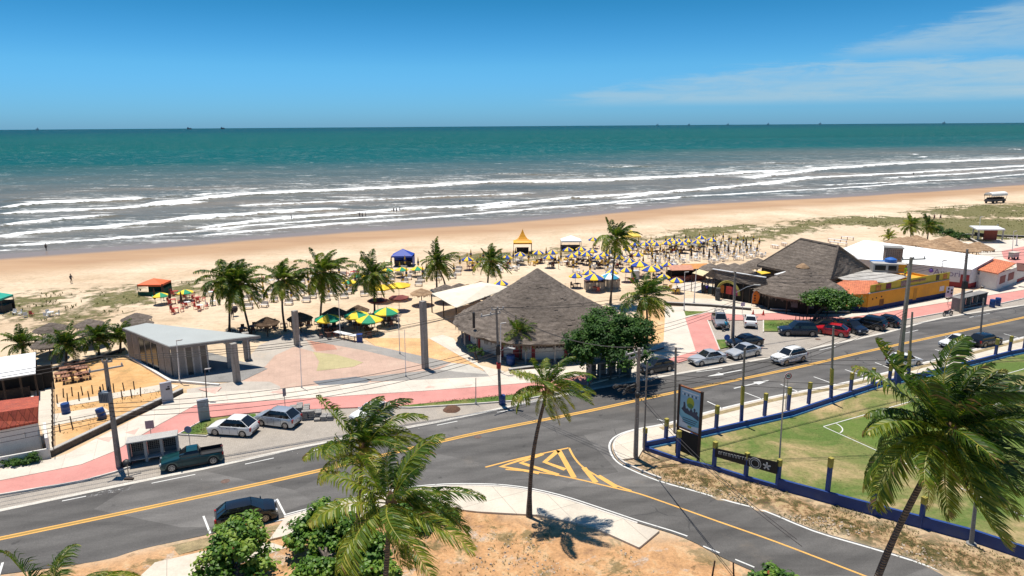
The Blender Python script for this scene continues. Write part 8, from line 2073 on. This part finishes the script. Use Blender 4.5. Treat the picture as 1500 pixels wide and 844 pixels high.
# pale crate kiosks under the big umbrellas
CRT = mat('pale kiosk boards', (.44, .38, .31), .8, var=.2, scale=2, fine=.4)
for lab, px_ in (('pale boarded kiosk counter under large blue yellow umbrella', (870,424)), ('pale boarded kiosk counter under faded teal umbrella', (893,421))):
    q = G(*px_); T = thing('kiosk', lab, 'kiosk', tuple(q), .1)
    for k in range(5): a = MB(); a.box((-1.2+k*.6, -.9, .7), (.52, .08, 1.4)); part(T, 'board', a, CRT, world=False)
    for s_ in (-1, 1): a = MB(); a.box((s_*1.5, 0, .7), (.08, 1.8, 1.4)); part(T, 'side_board', a, CRT, world=False)
    a = MB(); a.box((0, 0, 1.43), (3.2, 2.0, .06)); part(T, 'top', a, DW, world=False)
a = MB(); q = G(930,412); a.box((q.x, q.y, .95), (1.2, 1.0, 1.9), .2); a.box((q.x, q.y, 1.93), (1.3, 1.1, .08), .2); single('white_fridge', a, mat('freezer white', (.52, .54, .55), .5), 'tall pale fridge standing on sand right of the tallest palm', 'fridge', loc=tuple(q))
# fields of furniture
rndb = random.Random(77)
def inpx(x, y, polypx):
    return inpoly(x, y, P(polypx))
def field(polypx, su, sv_, fn, jit=.35, phase=0):
    pl = P(polypx); us = [uv(*p_) for p_ in pl]; u0, u1 = min(u for u, v in us), max(u for u, v in us); v0, v1 = min(v for u, v in us), max(v for u, v in us)
    v = v0; r = 0
    while v < v1:
        u = u0+(su/2 if r % 2 else 0)
        while u < u1:
            a, b_ = u+rndb.uniform(-jit, jit), v+rndb.uniform(-jit, jit); x, y = xy(a, b_)
            if inpoly(x, y, pl): fn(x, y, r)
            u += su
        v += sv_; r += 1
zoneR = 'in the closed umbrella field'
def fR(x, y, r):
    near = any((x-a)**2+(y-b_)**2 < 4 for a, b_ in occupied)
    if near: 
        return
    (CU if rndb.random() < .75 else CU2).put((x, y, 0), rndb.uniform(0, 6), 'folded umbrella on dark pole '+zoneR, 'closed umbrellas '+zoneR)
    if rndb.random() < .9: setat(x+.9, y, CW, TW, rndb.uniform(0, 1.5), 3, zoneR, 'white')
FIELD_R = [(902,398),(905,366),(1000,358),(1060,355),(1112,361),(1120,376),(1095,380),(1035,386),(1000,384),(975,396),(925,404)]
zoneM = 'in the rows left of tallest palm'
def fM(x, y, r):
    near = any((x-a)**2+(y-b_)**2 < 2.5 for a, b_ in occupied)
    if near: return
    yl = rndb.random() < .22
    CU.put((x, y, 0), rndb.uniform(0, 6), 'folded umbrella on dark pole '+zoneM, 'closed umbrellas '+zoneM)
    k = rndb.random()
    if k < .85: setat(x+.9, y+.2, CY if yl else CW, TY if yl else TW, rndb.uniform(0, 1.5), 3, zoneM, 'yellow' if yl else 'white')
field([(672,398),(680,384),(760,380),(850,378),(898,380),(905,400),(850,412),(822,400),(795,388),(770,392),(735,405),(690,408)], 3.7, 2.8, fM)
# dark/red tables with people in the shade under open umbrellas
zoneU = 'under the blue and yellow umbrellas'
for i, (x, y) in enumerate(occupied[:44]):
    rr = rndb.random(); CC, TT, cn = ((CR_, TR, 'red') if rr < .3 else (CD, TD, 'dark wooden') if rr < .7 else (CY, TY, 'yellow'))
    TT.put((x+.3, y-.2, 0), rndb.uniform(0, 1.5), '%s table %s' % (cn, zoneU), cn+' tables '+zoneU)
    for k in range(2):
        if nchair[0] < 292:
            a = rndb.uniform(0, 6.28); nchair[0] += 1; CC.put((x+.3+.9*math.cos(a), y-.2+.9*math.sin(a), 0), a+math.pi, '%s chair %s' % (cn, zoneU), cn+' chairs '+zoneU)
# left hand red tables
zoneL = 'in the red cluster near orange tent'
def fL(x, y, r): setat(x, y, CR_, TR if rndb.random() < .6 else TW, .6+rndb.uniform(-.2, .2), 3, zoneL, 'red')
field([(238,436),(262,428),(290,436),(300,452),(268,464),(240,450)], 3.6, 3.0, fL, .25)
zoneL2 = 'in the pale group beside red cluster'
def fL2(x, y, r): setat(x, y, CW, TW, .6, 2, zoneL2, 'white')
field([(285,430),(330,432),(330,452),(296,458)], 4.6, 3.6, fL2, .25)
for i, (x, y) in enumerate(((240,440), (250,446), (267,452), (228,447))): q = G(x, y); CU2.put((q.x, q.y, 0), 0, 'dark folded umbrella '+['left', 'second', 'right', 'front left'][i]+' in the red table cluster near orange topped tent')
# loungers/sling seats with folded yellow umbrellas between the palms
def lounger():
    T = thing('sling_bench', '-', 'bench'); a = MB(); a.box((0, 0, .40), (1.3, .6, .05)); part(T, 'seat', a, GC, world=False)
    a = MB(); a.box((0, .3, .68), (1.3, .05, .45)); part(T, 'backrest', a, GC, world=False)
    for x in (-.6, .6):
        for y in (-.26, .28): a = MB(); a.bar((x, y, 0), (x, y, .75 if y > 0 else .42), .06, .06); part(T, 'leg', a, DW, world=False)
        a = MB(); a.bar((x, -.26, .62), (x, .28, .62), .05, .04); part(T, 'armrest', a, DW, world=False)
    return T
LG = Proto(lounger)
zoneP = 'between beach palms and blue tent'
def fP(x, y, r):
    LG.put((x, y, 0), rndb.uniform(-.25, .35), 'pale bench with dark legs '+zoneP, 'benches '+zoneP)
    if rndb.random() < .6: CU.put((x+.2, y+1.0, 0), 0, 'folded umbrella on dark pole '+zoneP, 'closed umbrellas '+zoneP)
field([(345,440),(360,428),(430,414),(470,408),(540,398),(600,394),(675,394),(680,408),(600,424),(530,436),(470,444),(430,450),(380,458),(345,454)], 3.0, 2.8, fP, .4)
def fQ(x, y, r):
    k = rndb.random(); setat(x, y, CR_ if k < .4 else CW, TR if k < .4 else TW, rndb.uniform(0, 1.5), 2, 'on the sand among beach palms', 'red' if k < .4 else 'white')
field([(300,428),(350,415),(460,404),(560,396),(560,404),(460,414),(350,426),(305,436)], 3.6, 3.0, fQ, .4)
# tables in the shade by the palms
shp = [(355,488),(392,482),(402,480),(372,485),(440,475),(452,476),(430,478),(478,487),(490,486),(524,476),(536,480),(540,492),(568,470),(572,477),(512,468),(482,494),(556,466)]
sn = ['first','second','third','fourth','fifth','sixth','seventh','eighth','ninth','tenth','eleventh','twelfth','thirteenth','fourteenth','fifteenth','sixteenth','seventeenth']
for i, (x, y) in enumerate(sorted(shp)):
    q = G(x, y); TD.put((q.x, q.y, 0), rndb.uniform(0, 1), 'dark wooden table in palm shade behind the plaza, %s counting from the left' % sn[i], 'dark wooden tables')
    for k in range(4):
        a = k*math.pi/2+.3
        if nchair[0] < 298: nchair[0] += 1; CD.put((q.x+math.cos(a), q.y+math.sin(a), 0), a+math.pi, 'dark wooden chair in the palm shade behind the plaza', 'dark wooden chairs in the palm shade behind the plaza')
setat(*G(75,464).xy, CW, TW, .4, 3, 'on sand left of the leftmost grey sunshades', 'white'); 
for (x, y) in ((22,462),(30,463),(38,466),(47,464)): q = G(x, y); (CR_ if x > 40 else CW).put((q.x, q.y, 0), rndb.uniform(0, 6), 'chair at far left sand near dune grass, '+('red one' if x > 40 else 'white ones'), 'white and red chairs at far left' )

nM = nchair[0]
field(FIELD_R, 3.3, 3.1, fR, .4)
if XS.v: XS_o = struct('plastic_chairs', XS, WP, kind='stuff')
print('CHAIRS', nchair[0], nM, len(XS.v)//48)
# people ---------------------------------------------------------------
SKIN = mat('skin', (.28, .14, .085), .6, var=.05); SKIND = mat('dark skin', (.11, .055, .035), .6, var=.05); HAIR = mat('dark hair', (.015, .011, .009), .6)
def body_mesh(jn, ed, rad):
    me = bpy.data.meshes.new('person_body'); me.from_pydata(jn, ed, []); o = bpy.data.objects.new('tmp_person', me); COL.objects.link(o)
    md = o.modifiers.new('s', 'SKIN'); 
    for i, r_ in enumerate(rad): me.skin_vertices[0].data[i].radius = r_ if isinstance(r_, tuple) else (r_, r_)
    me.skin_vertices[0].data[0].use_root = True
    sb = o.modifiers.new('b', 'SUBSURF'); sb.levels = 1; sb.render_levels = 1
    bpy.context.view_layer.update()
    out = bpy.data.meshes.new_from_object(o.evaluated_get(bpy.context.evaluated_depsgraph_get())); bpy.data.objects.remove(o)
    for p_ in out.polygons: p_.use_smooth = True
    return out
def person(label, loc, rz_=0.0, pose='stand', shirt=None, shorts=None, skin=SKIN, hat=None, long_hair=False, z0=None, group=None):
    loc = Vector(loc); T = thing('person', label, 'person', tuple(loc), rz_, group)
    # x sideways, -y forward
    st = {'stand': 0.0, 'walk': .22, 'wade': .05}.get(pose, 0)
    if pose in ('stand', 'walk', 'wade'):
        J = [(0,0,.95),(0,0,1.12),(0,0,1.32),(0,0,1.46),(0,-.01,1.55),(0,-.02,1.64),
             (-.10,0,.90),(-.11,-st,.50),(-.11,-st+.10*(st>0),.08),(-.11,-st-.12,.04),
             (.10,0,.90),(.11,st*.7,.50),(.11,st+.12*(st>0),.09),(.11,st-.05,.04),
             (-.19,0,1.40),(-.24,.10*st*4,1.12),(-.25,-.06+st*.2,.88),(-.25,-.09+st*.2,.80),
             (.19,0,1.40),(.24,-.05-st*.3,1.12),(.25,-.12-st*.6,.90),(.25,-.14-st*.7,.82)]
    elif pose == 'sit':
        J = [(0,0,.50),(0,.02,.68),(0,.04,.86),(0,.04,.98),(0,.02,1.08),(0,0,1.18),
             (-.10,0,.50),(-.12,-.44,.50),(-.12,-.46,.10),(-.12,-.58,.04),
             (.10,0,.50),(.12,-.44,.50),(.12,-.46,.10),(.12,-.58,.04),
             (-.19,.03,.93),(-.25,-.02,.68),(-.20,-.24,.60),(-.18,-.32,.58),
             (.19,.03,.93),(.25,-.02,.68),(.20,-.24,.60),(.18,-.32,.58)]
    else:   # crouch / bend
        J = [(0,.1,.55),(0,0,.72),(0,-.12,.88),(0,-.2,.98),(0,-.27,1.06),(0,-.32,1.12),
             (-.10,.1,.52),(-.14,-.22,.48),(-.12,.02,.08),(-.12,-.12,.04),
             (.10,.1,.52),(.14,-.22,.48),(.12,.02,.08),(.12,-.12,.04),
             (-.18,-.12,.93),(-.22,-.28,.68),(-.16,-.45,.52),(-.14,-.52,.47),
             (.18,-.12,.93),(.22,-.28,.68),(.16,-.45,.52),(.14,-.52,.47)]
    E_ = [(0,1),(1,2),(2,3),(3,4),(4,5),(0,6),(6,7),(7,8),(8,9),(0,10),(10,11),(11,12),(12,13),(2,14),(14,15),(15,16),(16,17),(2,18),(18,19),(19,20),(20,21)]
    Rr = [(.14,.10),(.13,.09),(.15,.10),(.055,.055),(.075,.085),(.07,.085),.085,.06,.04,.035,.085,.06,.04,.035,.055,.042,.03,.03,.055,.042,.03,.03]
    me = body_mesh(J, E_, Rr); part(T, 'body', me, skin, world=False)
    hd = Vector(J[5]); a = MB(); a.lathe([(.04, -.06), (.095, -.02), (.10, .05), (.06, .115), (.01, .13)], (hd.x, hd.y+.012, hd.z), 10); part(T, 'hair', a, HAIR if not hat else hat, smooth=60, world=False)
    sh = Vector(J[2]); wst = Vector(J[0])
    if shirt:
        a = MB(); a.tube([wst+Vector((0,0,-.02)), Vector(J[1]), sh, Vector(J[3])+Vector((0,0,-.03))], [.16, .15, .175, .09], 10); part(T, 'shirt', a, shirt, smooth=60, world=False)
        for k in (14, 18): a = MB(); a.tube([Vector(J[k]), Vector(J[k]).lerp(Vector(J[k+1]), .7)], [.075, .062], 8); part(T, 'sleeve', a, shirt, smooth=60, world=False)
    if shorts:
        a = MB(); a.tube([wst+Vector((0,0,.06)), wst+Vector((0,0,-.06))], [.155, .16], 10); part(T, 'shorts', a, shorts, smooth=60, world=False)
        for k in (6, 10): a = MB(); a.tube([Vector(J[k])+Vector((0,0,.02)), Vector(J[k]).lerp(Vector(J[k+1]), .72)], [.105, .085], 8); part(T, 'trouser_leg', a, shorts, smooth=60, world=False)
    return T
def cl(nm, c): return mat('cloth '+nm, c, .9, var=.1, scale=6)
person('person in dark swimwear wading at the water edge at far left', G(68,367,-.28), .8, 'walk', shorts=cl('black', (.015,.015,.02)), skin=SKIND)
person('person in dark shorts striding alone across the sand at left', G(105,415), 1.5, 'walk', cl('grey', (.08,.08,.09)), cl('black', (.015,.015,.02)), SKIND)
for i, (x, y, lab) in enumerate(((527,319,'left of the three bathers standing in the foam'), (531,319.5,'middle of the three bathers standing in the foam'), (536,319,'right of the three bathers standing in the foam'), (577,312,'left of the second trio of bathers'), (581,312,'middle of the second trio of bathers'), (586,311,'right of the second trio of bathers'),
                                 (427,322,'lone bather sitting low in the foam left of the bather trios'), (1338,257,'lone bather far out in the surf at right'))):
    person(lab, G(x, y, -.45), i*.9, 'wade', shorts=cl('navy', (.02,.02,.06)), skin=SKIND)
person('left of two people walking through dune scrub at far right', G(1368,323), 2.0, 'walk', cl('dark red', (.2,.02,.03)), cl('black', (.015,.015,.02)))
person('right of two people walking through dune scrub at far right', G(1377,323), 2.0, 'walk', cl('brown', (.15,.07,.04)), cl('black', (.015,.015,.02)))
person('person in blue violet shirt standing on the sand by the shack', G(1035,430.5), .5, 'stand', cl('violet', (.05,.04,.42)), cl('black', (.015,.015,.02)), SKIND)
person('person in dark clothes beside the one in blue violet', G(1028,427), .8, 'stand', cl('slate', (.06,.08,.13)), cl('black', (.015,.015,.02)), SKIND)
person('person in white top standing by the red walled house at right', G(1451,423), .2, 'stand', cl('white', (.7,.68,.66)), cl('dark red', (.2,.02,.03)))
person('person in dark red clothes at the red walled house door', G(1455,421.5), .2, 'stand', cl('dark red', (.2,.02,.03)), cl('dark red', (.2,.02,.03)))
person('worker in neon yellow vest standing on the flat roof of yellow building', G(1325.5,405,3.0), .4, 'stand', cl('neon', (.45,.80,.02)), cl('neon', (.45,.80,.02)))
person('worker in neon green shirt crouching in the tree shade near kerb', G(862,566,.05), .9, 'crouch', cl('neon green', (.12,.85,.05)), cl('slate', (.06,.08,.13)), hat=cl('neon green', (.12,.85,.05)))
q = MCP; person('rider in cyan shirt sitting on motorcycle beside silver pickup', (q.x, q.y, .30), ANG+.25+math.pi/2, 'sit', cl('cyan', (.03,.40,.62)), cl('denim', (.03,.05,.12)), hat=cl('black', (.015,.015,.02)))
person('person in black carrying bundles on sand between twin palms', G(341,467), .2, 'stand', cl('black', (.015,.015,.02)), cl('black', (.015,.015,.02)), SKIND)
a = MB(); q = G(345,463); a.lathe([(.1, .5), (.4, .8), (.45, 1.2), (.2, 1.5)], (q.x, q.y, 0), 10, .05); single('vendor_bundle', a, mat('dark bundle', (.03, .025, .03), .9, var=.5, scale=5), 'dark round bundle held by the beach vendor between twin palms', 'bundle', smooth=60, loc=(q.x, q.y, .5))
shirts = [('white', (.7,.68,.66)), ('red', (.5,.03,.03)), ('navy', (.02,.02,.06)), ('pink', (.6,.2,.25)), ('black', (.015,.015,.02)), ('orange', (.6,.22,.03)), ('teal', (.02,.2,.22)), ('olive', (.12,.13,.04))]
pr = random.Random(5); sel = [occupied[i] for i in range(2, 44, 2)]
protoP = {}
for i, (x, y) in enumerate(sel):
    nm, c_ = shirts[i % 8]; dx = pr.uniform(-1, 1)
    if nm not in protoP:
        protoP[nm] = Proto((lambda nm=nm, c_=c_, i=i: person('-', (0, 0, 0), 0, 'sit', cl(nm, c_), cl('denim', (.03,.05,.12)), SKIN if i % 2 else SKIND)))
    rz9 = pr.uniform(0, 6); CD.put((x+dx, y-.5, 0), rz9-math.pi/2, 'dark wooden chair occupied by a seated beachgoer', 'occupied dark wooden chairs')
    protoP[nm].put((x+dx, y-.5, 0), rz9, 'seated beachgoer in %s top under an open blue and yellow umbrella' % nm, 'beachgoers in %s tops under the umbrellas' % nm)
# beachgoer chairs come with the seat height of the figure: low stools
# ships on the horizon -----------------------------------------------------
def at_sea(px, dist, z=0):
    d = ray(px, 185); k = dist/math.hypot(d[0], d[1]); return Vector((d[0]*k, d[1]*k, z))
HULL = mat('dark red hull', (.16, .025, .035), .7); SUP = mat('ship haze grey', (.16, .20, .24), .7)  # distance haze is mixed into the grey of superstructures and platforms
for px_, ln_, lab in ((277, 130, 'dark cargo ship on the horizon at left, the longer of two'), (326, 110, 'dark red cargo ship on the horizon, right of the longer one')):
    c = at_sea(px_, 22000, -1); T = thing('cargo_ship', lab, 'ship', tuple(c), -.25)
    a = MB(); a.box((0, 0, 14), (ln_, 30, 26), 0, 1, 1.05); part(T, 'hull', a, HULL, world=False); a = MB(); a.box((-ln_*.36, 0, 42), (ln_*.16, 26, 34)); part(T, 'bridge', a, SUP, world=False)
    for k in (-.1, .15, .35): a = MB(); a.box((ln_*k, 0, 38), (5, 5, 26)); part(T, 'crane', a, SUP, world=False)
for i, px_ in enumerate((54, 963, 1009, 1066, 1125, 1201, 1382)):
    c = at_sea(px_, 20000, -1); T = thing('offshore_platform', 'tiny offshore platform on the horizon, '+NAMES[i]+' from the left', 'oil platform', tuple(c), 0, 'platforms on the horizon')
    a = MB(); a.box((0, 0, 38), (40, 36, 12)); part(T, 'deck', a, SUP, world=False); a = MB(); a.box((8, 0, 60), (9, 9, 34), 0, .3); part(T, 'derrick', a, SUP, world=False)
    for x in (-20, 20):
        for y in (-18, 18): a = MB(); a.box((x, y, 20), (6, 6, 42)); part(T, 'leg', a, SUP, world=False)

for o in bpy.data.objects:
    l = o.get('label')
    if l and len(l.split()) > 16: print('LONG', l)
